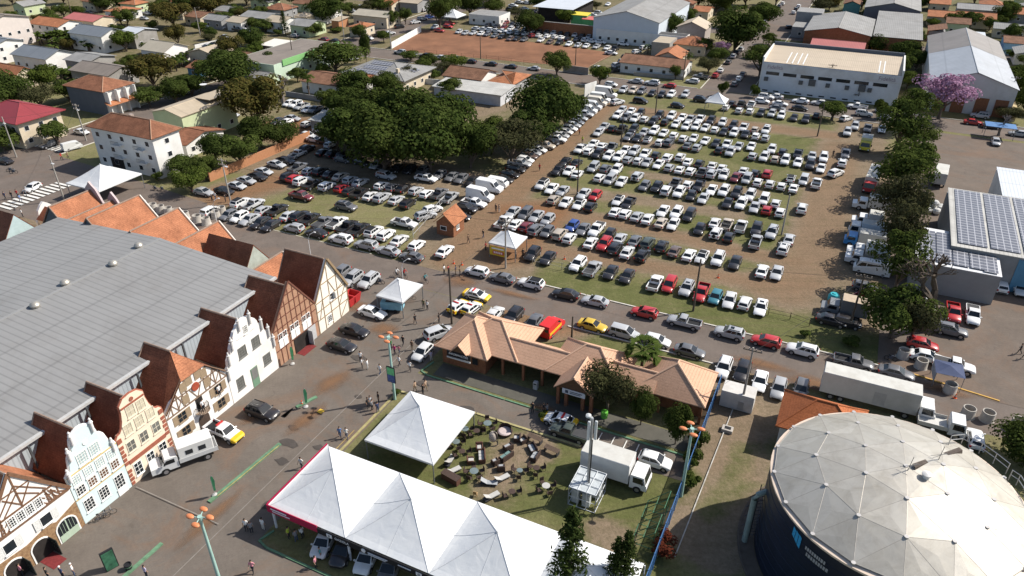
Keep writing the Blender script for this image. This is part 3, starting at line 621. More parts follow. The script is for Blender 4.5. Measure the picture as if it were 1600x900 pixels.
row('in the rear row behind the red field', FP, '747 32 Skf,757 31 Swf,768 33 Skf,780 34 Hsf,790 35 Hmf,800 38 Hkf,811 38 SwA,860 42 SwA,872 43 SwA,884 45 Skf,896 46 UwA,909 47 UwA,930 50 SwA,942 51 Skf,956 52 Swf,969 53 Ukf,986 56 UwA,1000 57 Uwf,1012 58 Ukf', 2)
row('slanted beside the red field', FP, '1014 66 Hgh,1007 74 Hwh,995 80 Hwh,979 88 Hkh,974 95 Hsh,964 101 Hsh,959 109 Pkh,935 106 HwA,945 118 Hgf,955 131 HwA', 2)
row('on the street before the red field', 'cars on the street before the red field', '625 81 Usa,644 85 Ssa,664 87 Uka,687 89 Ssa,712 90 Swa,735 95 Ska,767 99 Ska,798 103 Ska,834 106 Ssa', 2)
row('by the small tent at the red field', 'cars by the far tent', '687 47 HrA,700 41 HrA,703 36 HrA,679 42 Hsf', 2)
row('on the street beyond the fence corner', 'cars on the far side street', '576 59 HwA,592 54 Pkh,609 51 Swh,624 41 Ukh,649 34 Swh,660 29 Ush,671 26 Hbh,434 110 Hwh,451 105 Swh,491 115 Hgh,507 102 Hwh,551 91 Hsh,505 62 Uma,522 63 Ska,460 55 Hsa', 2)
row('in the far yard near the picture top', 'cars in the far yard', '622 12 Hwh,633 12 Hwh,644 12 Hwh,655 13 Uwh,666 15 Hwh,548 9 HrA,562 10 Hwf,575 6 HwA,583 7 HwA,552 17 HwA,562 17 HwA', 2)
row('on the left kerb of the side avenue', 'cars on the side avenue', '1118 117 Hrh,1126 109 Swh,1138 96 Hgh,1146 87 Hwh,1152 81 Hkh,1158 76 Hwh,1172 59 Hkh,1179 53 Hwh,1191 40 Hkh,1195 34 Hsh,1200 29 Hmh,1212 15 Hkh,1218 9 Hgh,1223 5 Hwh', 2, 28)
row('on the right kerb of the side avenue', 'cars on the side avenue', '1148 130 Hgh,1155 122 Hwh,1161 115 Hgh,1240 19 Hwh,1244 14 Hkh,1248 9 Hwh,1235 42 HkA', 2, 28)
row('in the upper left neighbourhood', 'cars in the upper left streets', '344 42 UwA,372 46 PkA,386 48 UwA,398 48 UkA,390 63 UkA,352 57 SsA,325 72 SsA,335 69 SkA,292 83 HrA,304 80 HsA,308 39 HkA,322 40 UwA,225 28 SsA,218 19 SgA,232 20 HwA,65 24 Hwf,66 31 Hwf,76 31 Hsf,66 40 Hkf,92 11 SsA,120 14 SsA,140 19 SkA,127 205 SwA,116 222 Hwa,76 225 Ugf,362 178 SsA,352 147 Hwf,312 128 Hwf,271 142 Hwf,286 144 Hwf,50 292 HwF,7 250 SkA'.replace('116 222 Hwa,', ''), 1)
row('under the metal canopy far away', 'cars by the far canopy', '838 17 Hkf,848 18 Hkf,858 19 Hkf,868 19 Hgf,802 8 SwA,812 3 SwA,824 4 SwA,835 2 SwA,797 14 HkA,820 13 SwA,905 14 HwA,917 4 HwA,929 6 HwA,927 23 SwA,936 20 UwA,950 6 Swf', 2)
row('in the gravel yard on the right', 'cars in the gravel yard', '1350 461 Prh,1452 477 Hwf,1443 492 Swf,1490 488 Prf,1520 492 Pwfc,1486 515 UgA,1442 537 HrA,1449 556 SwA,1491 570 PwAc,1300 499 SkA,1324 502 HkA,1565 446 Hwr,1594 450 Swf,1556 221 Hsf,1525 684 Hwr,1352 447 HgA', 0)
# ------------------------------------------------------------------ festival hall with the row of old-town fronts
HALLROOF = sheet('hall_roof_sheet', (.225, .222, .216), 'Y', .9, .34, .55, 0, .06, .4, w=.03)
DARKROOF = tile('shaded_red_tile', (.23, .085, .046), var=.45)
ORANGE = tile('bright_clay_tile', (.40, .165, .085), var=.38)
PALEBLUE = M('pale_blue_sheet', (.42, .46, .48), .6, .12, 1, grime=.2)
def hall():
    t = thing('exhibition_hall', 'huge exhibition hall with low grey ribbed metal roof and round roof vents', 'hall', W(-89.5, 0), GA)
    x0, x1, y0, y1, zr, ze = -23.4, 21.6, -15.0, 65.4, 10.3, 9.0
    w = MB(); w.box(x0 + .3, x1 - .3, y0, y1 - .3, 0, ze - .3); w.obj('wall', sheet('hall_wall_sheet', (.36, .41, .44), 'Y', .5, .35, .6, w=.12), t)
    r = MB(); 
    for sx0, sx1, za, zb in ((x0, 0, ze, zr), (0, x1, zr, ze)):
        r.grid([[(sx0, y0, za), (sx1, y0, zb), (sx1, y0, zb - .18), (sx0, y0, za - .18)], [(sx0, y1, za), (sx1, y1, zb), (sx1, y1, zb - .18), (sx0, y1, za - .18)]], 0, True, True, True)
    ro = r.obj('roof', HALLROOF, t)
    rd = MB(); rd.box(-.25, .25, y0, y1, zr - .03, zr + .04); rd.obj('ridge_cap', M('ridge_sheet', (.24, .238, .232), .5, .08), ro)
    g = MB(); g.box(x1 - .05, x1 + .35, y0, y1, ze - .25, ze + .06); g.obj('gutter', M('gutter_sheet', (.42, .42, .41), .5, .15, 2), t)
    for k in range(6):
        p = MB(); p.box(x1 + .31, x1 + .5, 28.4 + k * 6.6, 28.6 + k * 6.6, 0, ze - .3); p.obj('downpipe', M('downpipe_sheet', (.06, .065, .07)), t)
    for px, py in ((216, 383), (176, 411), (101, 441), (54, 476)):
        u, v = UV(px, py, 10.6)
        m = MB(); m.lathe([(.30, -.35), (.32, 0), (.55, .12), (.62, .38), (.50, .62), (.2, .76)], n=14)
        o = m.obj('roof_vent', M('vent_metal', (.42, .39, .34), .4, .2, 4, .5), t, (u + 89.5, v, zr - .05 - abs(u + 89.5) * .055), smooth=40)
hall()
FRONT = -62.6
def gable_body(t, y0, y1, ridge, eave, xback, roofmat, wallmat, ym=None, xf=-.45, hipx=None, over=.25, gablemat=None):
    "walls and a steep ridge roof running back from the front to the hall"
    ym = (y0 + y1) / 2 if ym is None else ym
    w = MB(); w.box(xback + .4, -.41, y0 + .15, y1 - .15, 0, eave - .1); w.obj('wall', wallmat, t)
    r = MB(); th = .16
    for ya, s in ((y0 - over * 0, 1), (y1 + over * 0, -1)):
        ze = eave
        r.grid([[(xback, ya, ze), (xback, ym, ridge), (xback, ym, ridge - th), (xback, ya, ze - th)], [(xf, ya, ze), (xf if hipx is None else hipx, ym, ridge), (xf if hipx is None else hipx, ym, ridge - th), (xf, ya, ze - th)]], 0, True, True, True)
    ro = r.obj('roof', roofmat, t)
    rc = MB(); rc.tube((xback, ym, ridge + .02), ((xf if hipx is None else hipx), ym, ridge + .02), .13, n=6)
    rc.tube((xback, y0, eave), (xback, ym, ridge), .10, n=6); rc.tube((xback, y1, eave), (xback, ym, ridge), .10, n=6)
    rc.obj('ridge_tile', M('mortar_edge', (.24, .17, .13), .8, .3, 3), ro)
    g = MB(); g.slab([(y0, eave - .15), (y1, eave - .15), (ym, ridge - .12)], xback + .25, xback + .12); g.obj('gable_end', gablemat or PALEBLUE, t)
    return ro
def window(t, y, z, w, h, x=0.0, fr=None, bars=(2, 3), pane=None, name='window', deep=.06, shutters=None, fw=.07):
    "frame with glazing bars (part) and its pane (sub-part) on a front at plane x; y,z = lower left"
    f = MB()
    f.box(x, x + deep, y, y + w, z, z + fw); f.box(x, x + deep, y, y + w, z + h - fw, z + h)
    f.box(x, x + deep, y, y + fw, z + fw, z + h - fw); f.box(x, x + deep, y + w - fw, y + w, z + fw, z + h - fw)
    for k in range(1, bars[0]): f.box(x + .01, x + deep * .8, y + w * k / bars[0] - .025, y + w * k / bars[0] + .025, z + fw, z + h - fw)
    for k in range(1, bars[1]): f.box(x + .012, x + deep * .7, y + fw, y + w - fw, z + h * k / bars[1] - .02, z + h * k / bars[1] + .02)
    o = f.obj(name, fr or WHITE(), t)
    p = MB(); p.box(x + .003, x + .022, y + fw, y + w - fw, z + fw, z + h - fw); p.obj('pane', pane or glass(), o)
    s = MB(); s.box(x, x + deep + .09, y - .06, y + w + .06, z - .09, z - .01); s.obj('sill', fr or WHITE(), o)
    if shutters:
        for ya in (y - w * .52, y + w + .02):
            s = MB(); s.box(x + .002, x + .05, ya, ya + w * .5, z, z + h); s.obj('shutter', shutters, o)
    return o
def front(name, label, y0): return thing(name, label, 'house front', W(FRONT, y0), GA, 'old-town fronts along the plaza')
BROWN = M('brown_timber', (.16, .085, .05), .8, .3, 3); CREAMW = M('cream_wall', (.66, .56, .44), .85, .07, .7, grime=.12)
WINW = M('white_frame', (.74, .73, .70), .6, .06, 3)
# a: half-timbered house with brick ground floor
t = front('half_timbered_house', 'half-timbered white gable over brick arches, nearest end of the plaza row', 19.6)
w_ = 8.6
f = MB(); f.slab([(0, 0), (w_, 0), (w_, 5.3), (w_ / 2, 11.1), (0, 5.3)], -.4, 0); f.obj('facade', M('white_render', (.74, .72, .69), .85, .06, .6, grime=.15), t)
gable_body(t, 0, w_, 10.9, 5.2, -6.4, ORANGE, CREAMW, over=.3)
b = MB(); b.slab([(-.02, 0), (w_ + .02, 0), (w_ + .02, 3.4), (6.3, 2.75), (5.5, 3.15), (3.2, 2.7), (0, 2.95)], .0, .05); b.obj('brick_skirt', brickmat('ragged_brick', (.20, .115, .062), (.34, .22, .12)), t)
tm = MB()
B_ = lambda *a, **k: tm.beam(*a, **k)
for s in (0, 1):
    q = (lambda y: w_ - y) if s else (lambda y: y)
    B_(q(-.1), 5.3, q(w_ / 2), 11.2, .34, d=.12)
    for k in range(1, 5): B_(q(.1 + k * .42), 5.45 + .0, q(.75 + k * .36), 5.5 + k * .42, .13)
    for k in range(4): B_(q(1.0 + k * .55), 5.3, q(1.0 + k * .55), 5.3 + min(1.35, (1.0 + k * .55) * 1.25), .13)
    for k in range(3): B_(q(1.2 + k * .55), 5.4, q(1.65 + k * .55), 5.95, .10); B_(q(1.2 + k * .55), 6.1, q(1.65 + k * .55), 6.6, .10)
    B_(q(1.9), 7.1, q(w_ / 2), 9.6, .13); B_(q(2.6), 7.1, q(w_ / 2), 8.7, .13); B_(q(3.0), 8.9, q(w_ / 2), 7.2, .13)
B_(0.1, 5.3, w_ - .1, 5.3, .30, d=.09); B_(1.3, 6.95, w_ - 1.3, 6.95, .20); B_(w_ / 2, 7, w_ / 2, 10.8, .16); B_(2.9, 9.1, w_ - 2.9, 9.1, .13)
tm.obj('timber_frame', BROWN, t)
lat = M('lattice_white', (.72, .72, .70), .7, .1, 4)
for k in range(4): window(t, 2.55 + k * .9, 5.55, .75, 1.2, 0, lat, (3, 4), glass(), deep=.08)
for y in (1.3, 5.0):
    window(t, y, 3.3, 1.2, 1.25, 0.055, lat, (1, 1), glass(), shutters=M('lattice_shutter', (.58, .58, .56), .7, .35, 9))
for k, y in enumerate((.5, 3.2)):
    m = MB(); arc = [(y + 1 + 1.05 * math.cos(a_), 1.5 + .95 * math.sin(a_)) for a_ in [PI * k_ / 10 for k_ in range(11)]]
    m.slab([(y - .05, .0)] + [(y + 2.05, 0)] + arc, .04, .12); a = m.obj('arched_doorway', WINW, t)
    m = MB(); arc = [(y + 1 + .9 * math.cos(a_), 1.5 + .8 * math.sin(a_)) for a_ in [PI * k_ / 10 for k_ in range(11)]]
    m.slab([(y + .1, .01), (y + 1.9, .01)] + arc, .121, .135); m.obj('opening', M('dark_interior', (.022, .018, .016), .9, .5), a)
    m = MB(); m.box(.14, 1.3, y + 1.85, y + 1.91, .02, 2.0); m.obj('door_leaf', glass('door_glass', (.03, .035, .03)), a)
m = MB(); y = 5.9; arc = [(y + 1.1 + 1.15 * math.cos(a_), 1.6 + 1.0 * math.sin(a_)) for a_ in [PI * k_ / 10 for k_ in range(11)]]
m.slab([(y - .05, .0), (y + 2.25, 0)] + arc, .055, .12); a = m.obj('arched_window', WINW, t)
m = MB(); arc = [(y + 1.1 + 1.0 * math.cos(a_), 1.6 + .85 * math.sin(a_)) for a_ in [PI * k_ / 10 for k_ in range(11)]]
m.slab([(y + .1, .9), (y + 2.1, .9)] + arc, .121, .14); m.obj('pane', glass(), a)
m = MB(); m.box(.12, .17, y + .1, y + 2.1, .05, .88); m.box(.142, .19, y + 1.04, y + 1.16, .9, 2.4)
for k in (1, 2, 4, 5): m.box(.142, .18, y + .1 + k * .33, y + .13 + k * .33, .9, 2.2)
m.obj('green_panel', M('pale_green_wood', (.36, .44, .34), .7, .12, 3), a)
c = MB(); c.box(0, 2.4, .8, 1.6, 0, .06); c = MB(); c.box(.15, 2.2, 3.5, 4.9, .02, .035); c.obj('red_carpet', M('red_carpet', (.16, .025, .025), .95, .3, 4), t)
# b: pale blue curved gable
def curve_gable(w, pts):
    L = [(w / 2 - a, z) for a, z in reversed(pts)]; Rr = [(w / 2 + a, z) for a, z in pts]
    return [(0, 0), (w, 0)] + Rr[::1] + L[::1] if 0 else [(0, 0), (w, 0)] + Rr + L
LB = M('pale_blue_wall', (.55, .65, .655), .85, .06, .7, grime=.15)
w_ = 5.8; t = front('baroque_blue_house', 'pale blue baroque front with curved gable and white pinnacles beside brick arches', 28.3)
prof = [(2.9, 6.4), (2.6, 6.7), (2.3, 6.9), (2.15, 7.6), (2.0, 8.3), (1.75, 8.7), (1.45, 8.85), (1.35, 9.5), (1.2, 10.1), (.9, 10.5), (.45, 10.75), (0.01, 10.85)]
f = MB(); f.slab(curve_gable(w_, prof), -.4, 0); f.obj('facade', LB, t)
e = MB()
pr = [(0, 6.4)] + [(w_ / 2 - a, z) for a, z in prof] + [(w_ / 2 + a, z) for a, z in reversed(prof)]
for p, q in zip(pr[1:-1], pr[2:]): e.tube((-.2, *p), (-.2, *q), .16, n=6)
e.obj('white_coping', WINW, t)
gable_body(t, 0, w_, 10.2, 5.5, -7.0, DARKROOF, CREAMW)
for y, z in ((.25, 6.3), (1.0, 8.5), (1.75, 10.0), (w_ - 1.75, 10.0), (w_ - .45, 6.3)):
    m = MB(); m.lathe([(.17, 0), (.17, 1.1), (.24, 1.15), (.2, 1.25), (.1, 1.45), (.13, 1.6), (.03, 1.75)], (.1, y, z - .5), 10); m.obj('pinnacle', M('stone_white', (.66, .64, .62), .8, .1, 3), t)
for z in (3.3, 7.15 if 0 else 6.4):
    m = MB(); m.box(0, .06, .02, w_ - .02, z - .06, z + .06); m.obj('yellow_band', M('ochre_band', (.55, .40, .17), .8, .1), t)
for y in (1.55, 2.95): window(t, y, 6.75, 1.15, 1.45, bars=(4, 4), fr=WINW, pane=glass('blind_pane', (.30, .38, .38), .4))
for k in range(4): window(t, .35 + k * 1.35, 4.95, 1.0, 1.25, bars=(4, 4), fr=WINW, pane=glass('blind_pane'))
for k in range(4): window(t, .35 + k * 1.35, 3.55, 1.0, 1.15, bars=(3, 3), fr=WINW, pane=glass('brown_pane', (.10, .05, .03), .2) if k else glass())
for k in range(2): window(t, .55 + k * 1.75, 1.1, 1.1, 1.6, bars=(3, 4), fr=WINW)
window(t, 4.2, .9, 1.1, 1.8, bars=(3, 4), fr=WINW); m = MB(); m.box(0, .08, 4.15, 5.35, 0.02, .82); m.obj('door', WINW, t)
m = MB(); m.tube((0, w_ / 2, 8.9), (.07, w_ / 2, 8.9), .28, n=14); m.obj('medallion', WINW, t)
# c: cream and red front
w_ = 6.0; t = front('cream_gable_house', 'cream front with red-brown trim, scrolled gable and nine pale windows', 34.15)
prof = [(3.0, 6.5), (2.7, 6.9), (2.35, 7.0), (2.0, 7.4), (1.7, 8.2), (1.5, 9.2), (1.5, 10.0), (.9, 10.6), (.01, 10.75)]
f = MB(); f.slab(curve_gable(w_, prof), -.4, 0); f.obj('facade', M('peach_wall', (.70, .58, .45), .85, .06, .6, grime=.1), t)
RB = M('red_brown_trim', (.28, .09, .055), .8, .2, 2)
e = MB(); pr = [(w_ / 2 - a, z) for a, z in prof] + [(w_ / 2 + a, z) for a, z in reversed(prof)]
for p, q in zip(pr[:-1], pr[1:]): e.tube((-.18, *p), (-.18, *q), .15, n=6)
e.box(0, .07, w_ / 2 - 1.45, w_ / 2 + 1.45, 9.55, 9.75); e.box(0, .09, .0, .55, 6.0, 6.55); e.box(0, .09, w_ - .55, w_, 6.0, 6.55)
e.box(0, .07, .56, w_ - .56, 2.75, 3.25)
for k in range(10):
    if k != 4: e.box(0, .06, .02, .42 + .1 * (k % 2), .1 + k * .56, .5 + k * .56); e.box(0, .06, w_ - .42 - .1 * (k % 2), w_ - .02, .1 + k * .56, .5 + k * .56)
e.tube((0, w_ / 2, 10.1), (.07, w_ / 2, 10.1), .25, n=12)
e.obj('red_trim', RB, t)
gable_body(t, 0, w_, 10.0, 5.5, -6.9, DARKROOF, CREAMW)
PP = glass('curtained_pane', (.40, .36, .27), .3)
for y, z, n in ((2.0, 8.1, 1), (3.3, 8.0, 1), (1.1, 6.25, 1), (2.55, 6.25, 1), (4.0, 6.25, 1), (.85, 4.0 + .1, 0), (2.5, 4.1, 0), (4.15, 4.1, 0)): window(t, y, z, 1.05, 1.4, bars=(2, 2), fr=M('cream_frame', (.60, .55, .43), .7, .05), pane=PP if n else glass('grey_pane', (.10, .10, .09), .1))
for y in (.8, 2.5, 4.2): window(t, y, .75, 1.0, 1.7, bars=(2, 3), fr=WINW)
m = MB()
# d: half timbered with shutters
w_ = 9.2; t = front('half_timbered_house', 'white half-timbered house with brown shutters, red disc and small balcony', 40.3)
f = MB(); f.slab([(0, 0), (w_, 0), (w_, 5.3), (w_ / 2 + 1.5, 8.3), (w_ / 2 - 1.5, 8.3), (0, 5.3)], -.4, 0); f.obj('facade', M('white_render', (.74, .72, .69)), t)
ro = gable_body(t, 0, w_, 10.4, 5.2, -6.8, DARKROOF, CREAMW, hipx=-2.6)
m = MB(); ym = w_ / 2
m.grid([[(.25, ym - 1.75, 8.15), (.25, ym + 1.75, 8.15)], [(-2.6, ym - .02, 10.42), (-2.6, ym + .02, 10.42)]], 0); m.obj('half_hip', ORANGE, ro)
m = MB()
for s in (1, -1): m.face([(-.45, ym - s * w_ / 2, 5.2), (.2, ym - s * w_ / 2, 5.2), (.25, ym - s * 1.75, 8.15), (-2.6, ym, 10.4)], 0)
m.obj('hip_side', DARKROOF, ro)
tm = MB(); B_ = lambda *a, **k: tm.beam(*a, **k)
for s in (0, 1):
    q = (lambda y: w_ - y) if s else (lambda y: y)
    B_(q(0), 5.3, q(ym - 1.5), 8.3, .22)
    for y in (.9, 1.8, 2.7, 3.3): B_(q(y), 4.6, q(y), min(8.2, 5.2 + y * .97), .14)
    B_(q(.1), 4.7, q(1.8), 6.9, .13); B_(q(1.8), 4.7, q(.95), 6.0, .12); B_(q(2.7), 4.7, q(1.85), 6.9, .12); B_(q(3.3), 6.3, q(2.7), 7.8, .12); B_(q(1.85), 4.9, q(2.6), 6.2, .11)
B_(0, 4.6, w_, 4.6, .2); B_(1.2, 6.3, w_ - 1.2, 6.3, .16); B_(ym - 1.6, 8.2, ym + 1.6, 8.2, .18); B_(ym, 4.6, ym - .9, 6.3, .12); B_(ym, 4.6, ym + .9, 6.3, .12)
tm.obj('timber_frame', M('grey_brown_timber', (.20, .135, .095), .8, .25, 3), t)
m = MB(); m.tube((.05, ym, 6.2), (.14, ym, 6.2), .55, n=18); m.obj('red_disc', M('red_disc', (.30, .06, .03), .7, .25, 3), t)
SH = M('brown_shutter', (.27, .20, .13), .75, .15, 4)
for y, z in ((2.55, 6.55), (ym - 1.15, 6.9), (ym + .2, 6.9), (w_ - 3.4, 5.0), (w_ - 3.6 + 0, 6.5), (2.5, 4.85)): m = MB(); m.box(0.0, .075, y, y + .95, z, z + 1.2); m.obj('shutter', SH, t)
for y, z in ((1.3, 3.0), (6.9, 3.05), (1.3, .9), (6.9, .9)): window(t, y, z, 1.25, 1.3, bars=(2, 2), fr=SH, shutters=SH)
m = MB(); m.box(0, .05, 4.1, 5.1, 2.7, 4.5); a = m.obj('balcony_door', M('dark_interior', (.022, .018, .016)), t)
m = MB(); m.lathe([(.85, 2.5), (.95, 2.62)], (.1, 4.6, 0), 16); bl = m.obj('balcony', M('balcony_stone', (.30, .22, .16), .8, .2), t)
m = MB()
for k in range(13): a_ = -PI / 2 + PI * k / 12; m.tube((.1 + .88 * math.cos(a_), 4.6 + .88 * math.sin(a_), 2.6), (.1 + .88 * math.cos(a_), 4.6 + .88 * math.sin(a_), 3.4), .025, n=4)
m.path([(.1 + .88 * math.cos(a_), 4.6 + .88 * math.sin(a_), 3.42) for a_ in [-PI / 2 + PI * k / 12 for k in range(13)]], .04, 5); m.obj('railing', M('iron', (.04, .035, .03), .6), bl)
m = MB(); arc = [(4.6 + .8 * math.cos(a_), 1.3 + .75 * math.sin(a_)) for a_ in [PI * k / 10 for k in range(11)]]
m.slab([(3.8, .02), (5.4, .02)] + arc, 0, .07); m.obj('arched_door', M('brown_glass_door', (.07, .05, .04), .3, .3, 6), t)
# e: white stepped gable
w_ = 8.4; t = front('stepped_gable_house', 'white front with rounded stepped gable, eight stone pinnacles and iron window grilles', 49.6)
prof = [(4.2, 4.5), (4.1, 5.2), (3.75, 5.5), (3.65, 6.3), (3.3, 6.7), (3.0, 6.85), (2.9, 7.6), (2.6, 8.1), (2.2, 8.3), (2.1, 8.9), (1.8, 9.4), (1.3, 9.7), (1.2, 10.0), (.7, 10.3), (.01, 10.4)]
f = MB(); f.slab(curve_gable(w_, prof), -.4, 0); f.obj('facade', M('stained_white', (.75, .72, .68), .85, .07, .5, grime=.35), t)
gable_body(t, .3, w_ - .3, 10.0, 5.3, -7.0, DARKROOF, CREAMW)
for s in (-1, 1):
    for a, z in ((4.05, 4.1), (3.5, 6.0), (2.6, 7.7), (.95, 9.6)):
        m = MB(); m.lathe([(.1, -.5), (.17, -.4), (.17, .95), (.24, 1.0), (.24, 1.1), (.13, 1.15), (.1, 1.45), (.02, 1.6)], (.12, w_ / 2 + s * a, z), 8); m.obj('pinnacle', M('stone_grey', (.55, .53, .51), .85, .15, 3), t)
IRON = M('iron_grille', (.16, .16, .15), .6, .2)
for y, z, w, h in ((3.9, 8.2, .7, 1.2), (2.35, 5.4, 1.35, 1.5), (4.75, 5.4, 1.35, 1.5), (1.1, 1.3, 1.2, 1.7), (6.0, 1.9, 1.3, 1.5)): window(t, y, z, w, h, bars=(3, 4), fr=IRON if w > 1 else WINW, pane=glass('grey_pane'))
m = MB(); m.box(0, .06, 3.55, 4.75, .02, 2.9); a = m.obj('door', M('green_door', (.14, .24, .16), .6, .15, 3), t); m = MB(); m.box(.06, .08, 3.65, 4.65, 1.2, 2.8); m.obj('door_grille', IRON, a)
m = MB(); m.beam(2.6, 8.15, w_ - 2.6, 8.15, .1); m.obj('string_course', M('stone_grey'), t)
# f: brown brick hall front
w_ = 8.6; t = front('timber_brick_hall', 'brown timber and brick gable front with grid windows and an open grey door', 58.05)
f = MB(); f.slab([(0, 0), (w_, 0), (w_, 5.4), (w_ / 2, 11.2), (0, 5.6)], -.4, 0); f.obj('facade', brickmat('pink_brick', (.34, .19, .12), (.42, .25, .165), 1.2), t)
gable_body(t, 0, w_, 10.4, 5.4, -6.9, DARKROOF, CREAMW)
tm = MB(); B_ = lambda *a, **k: tm.beam(*a, **k)
for k in range(1, 9): y = w_ * k / 9; B_(y, 0.05, y, 5.3 + (w_ / 2 - abs(y - w_ / 2)) * 1.32, .13)
for z in (2.4, 4.4, 5.5, 6.9, 8.3, 9.6): e_ = max(0, (z - 5.4) / 1.32); B_(e_ + .05, z, w_ - e_ - .05, z, .13)
B_(0, 5.5, w_ / 2, 11.25, .22, d=.09); B_(w_, 5.4, w_ / 2, 11.25, .22, d=.09)
tm.obj('timber_frame', M('dark_red_timber', (.15, .06, .04), .8, .3, 3), t)
for y in (.75, 1.65, 3.15, 4.05, 5.55, 6.45):
    window(t, y, 3.85, .8, .95, bars=(2, 2), fr=WINW); 
    m = MB(); m.box(0, .06, y, y + .8, 2.55, 3.7); m.obj('white_panel', WINW, t)
m = MB(); m.box(0, .06, 3.4, 6.3, .02, 2.35); a = m.obj('doorway', M('dark_interior', (.022, .018, .016)), t)
m = MB(); m.box(.07, .9, 6.25, 6.33, .05, 2.3); m.obj('door_leaf', M('grey_door', (.42, .42, .42), .6, .12, 3), a)
m = MB(); m.box(.05, .12, 6.4, 7.9, .05, 2.35); m.obj('door_leaf', M('grey_door'), a)
m = MB(); m.box(.1, 1.4, 3.5, 6.1, .02, .04); m.obj('red_carpet', M('red_carpet'), a)
# g: cream half-timbered gable at the road
w_ = 7.2; t = front('half_timbered_house', 'cream half-timbered gable with one small hatch, at the road end of the row', 66.7)
f = MB(); f.slab([(0, 0), (w_, 0), (w_, 4.6), (w_ / 2 , 10.6), (0, 5.2)], -.4, 0); f.obj('facade', M('cream_render', (.74, .69, .60), .85, .05, .6, grime=.1), t)
gable_body(t, 0, w_, 10.6, 4.8, -7.4, DARKROOF, CREAMW)
tm = MB(); B_ = lambda *a, **k: tm.beam(*a, **k)
for z, a_ in ((2.2, 0), (5.0, .1), (7.4, 1.6), (3.6, 0)): B_(a_, z, w_ - a_, z, .12)
for y in (.1, 1.6, 3.2, 5.0, 7.1): B_(y, 0, y, min(10.2, 4.9 + (w_ / 2 - abs(y - w_ / 2)) * 1.5), .12)
B_(1.6, 5, .6, 2.3, .11); B_(5, 5, 6.6, 7.2 - 1.6, .11); B_(3.2, 7.4, 4.4, 5.1, .11); B_(5.0, 2.2, 6.8, 4.9, .11); B_(5.1, .1, 6.9, 2.1, .11)
B_(w_, 4.6, w_ / 2, 10.7, .3, d=.3); B_(0, 5.2, w_ / 2, 10.7, .2, d=.1)
tm.obj('timber_frame', M('tan_timber', (.27, .19, .11), .8, .25, 3), t)
window(t, 3.1, 4.0, .8, 1.1, bars=(1, 2), fr=WINW); m = MB(); m.box(0, .5, 3.95, 4.0, 4.0, 5.1); m.obj('hatch', WINW, t); window(t, 2.1, .7, .9, 1.2, bars=(2, 4), fr=WINW)
# gables along the road end of the hall ------------------------------------------
def road_gable(name, label, u, v0, v1, half, ridge, eave, roofmat, front_mat=None, curly=False):
    t = thing(name, label, 'house', W(u, 0), GA, 'gabled roofs at the road end of the hall')
    w = MB(); w.box(-half + .2, half - .2, max(v0, 65.5), v1 - .1, 0, eave - .1); w.obj('wall', CREAMW, t)
    r = MB(); th = .16
    for s in (-1, 1):
        r.grid([[(s * half, v0, eave), (0, v0, ridge), (0, v0, ridge - th), (s * half, v0, eave - th)], [(s * half, v1, eave), (0, v1, ridge), (0, v1, ridge - th), (s * half, v1, eave - th)]], 0, True, True, True)
    ro = r.obj('roof', roofmat, t)
    c = MB(); c.tube((0, v0, ridge), (0, v1, ridge), .13, n=6)
    for s in (-1, 1): c.tube((0, v0, ridge), (s * half, v0, eave), .12, n=6); c.tube((0, v1, ridge), (s * half, v1, eave), .16, n=6)
    c.obj('ridge_tile', M('mortar_edge', (.24, .17, .13)), ro)
    g = MB(); g.grid([[(-half, v0 + .1, eave - .1), (half, v0 + .1, eave - .1), (0, v0 + .1, ridge - .1)], [(-half, v0 + .2, eave - .1), (half, v0 + .2, eave - .1), (0, v0 + .2, ridge - .1)]], 0, True, True, True); g.obj('gable_end', M('slate_sheet', (.10, .12, .14), .7, .2), t)
    prof = [(-half, 0), (half, 0), (half, eave), (0, ridge), (-half, eave)]
    if curly: prof = [(-half, 0), (half, 0), (half, eave + .6), (half - .7, eave + 1.5), (half - 1.2, eave + 2.0), (half - 1.6, ridge - 1), (half - 2.2, ridge + .3), (.5, ridge + .9), (0, ridge + 1.5), (-.5, ridge + .9), (-half + 2.2, ridge + .3), (-half + 1.6, ridge - 1), (-half + 1.2, eave + 2), (-half + .7, eave + 1.5), (-half, eave + .6)]
    f = MB(); f.grid([[(x, v1 - .05, z) for x, z in prof], [(x, v1 + .3, z) for x, z in prof]], 0, True, True, True); f.obj('facade', front_mat or WHITE(), t)
    return t
PINKW = M('mauve_wall', (.46, .38, .38), .85, .12, 1, grime=.3)
road_gable('tiled_gable', 'orange tiled gable roof with mauve scalloped front by the corner tent', -116.6, 66.6, 74.5, 3.4, 9.6, 5.6, ORANGE, PINKW, True)
road_gable('tiled_gable', 'long orange tiled roof whose back end juts past the hall corner', -112.0, 65.6, 74.8, 3.2, 8.4, 5.4, ORANGE, PINKW, True)
road_gable('tiled_gable', 'orange tiled gable roof, first with a plain front after the mauve scalloped ones', -105.4, 65.2, 75.2, 4.6, 10.4, 5.4, ORANGE)
road_gable('tiled_gable', 'orange tiled gable roof in the middle of the hall road end', -95.8, 65.2, 74.6, 4.6, 10.2, 5.4, ORANGE)
road_gable('tiled_gable', 'orange tiled gable roof next to the dark tiled one above the parked row', -86.6, 65.2, 74.0, 4.2, 10.0, 5.4, ORANGE)
t = road_gable('tiled_gable', 'low orange roof squeezed between the two dark tiled roofs', -74.6, 65.6, 74.2, 2.6, 7.2, 4.8, ORANGE)
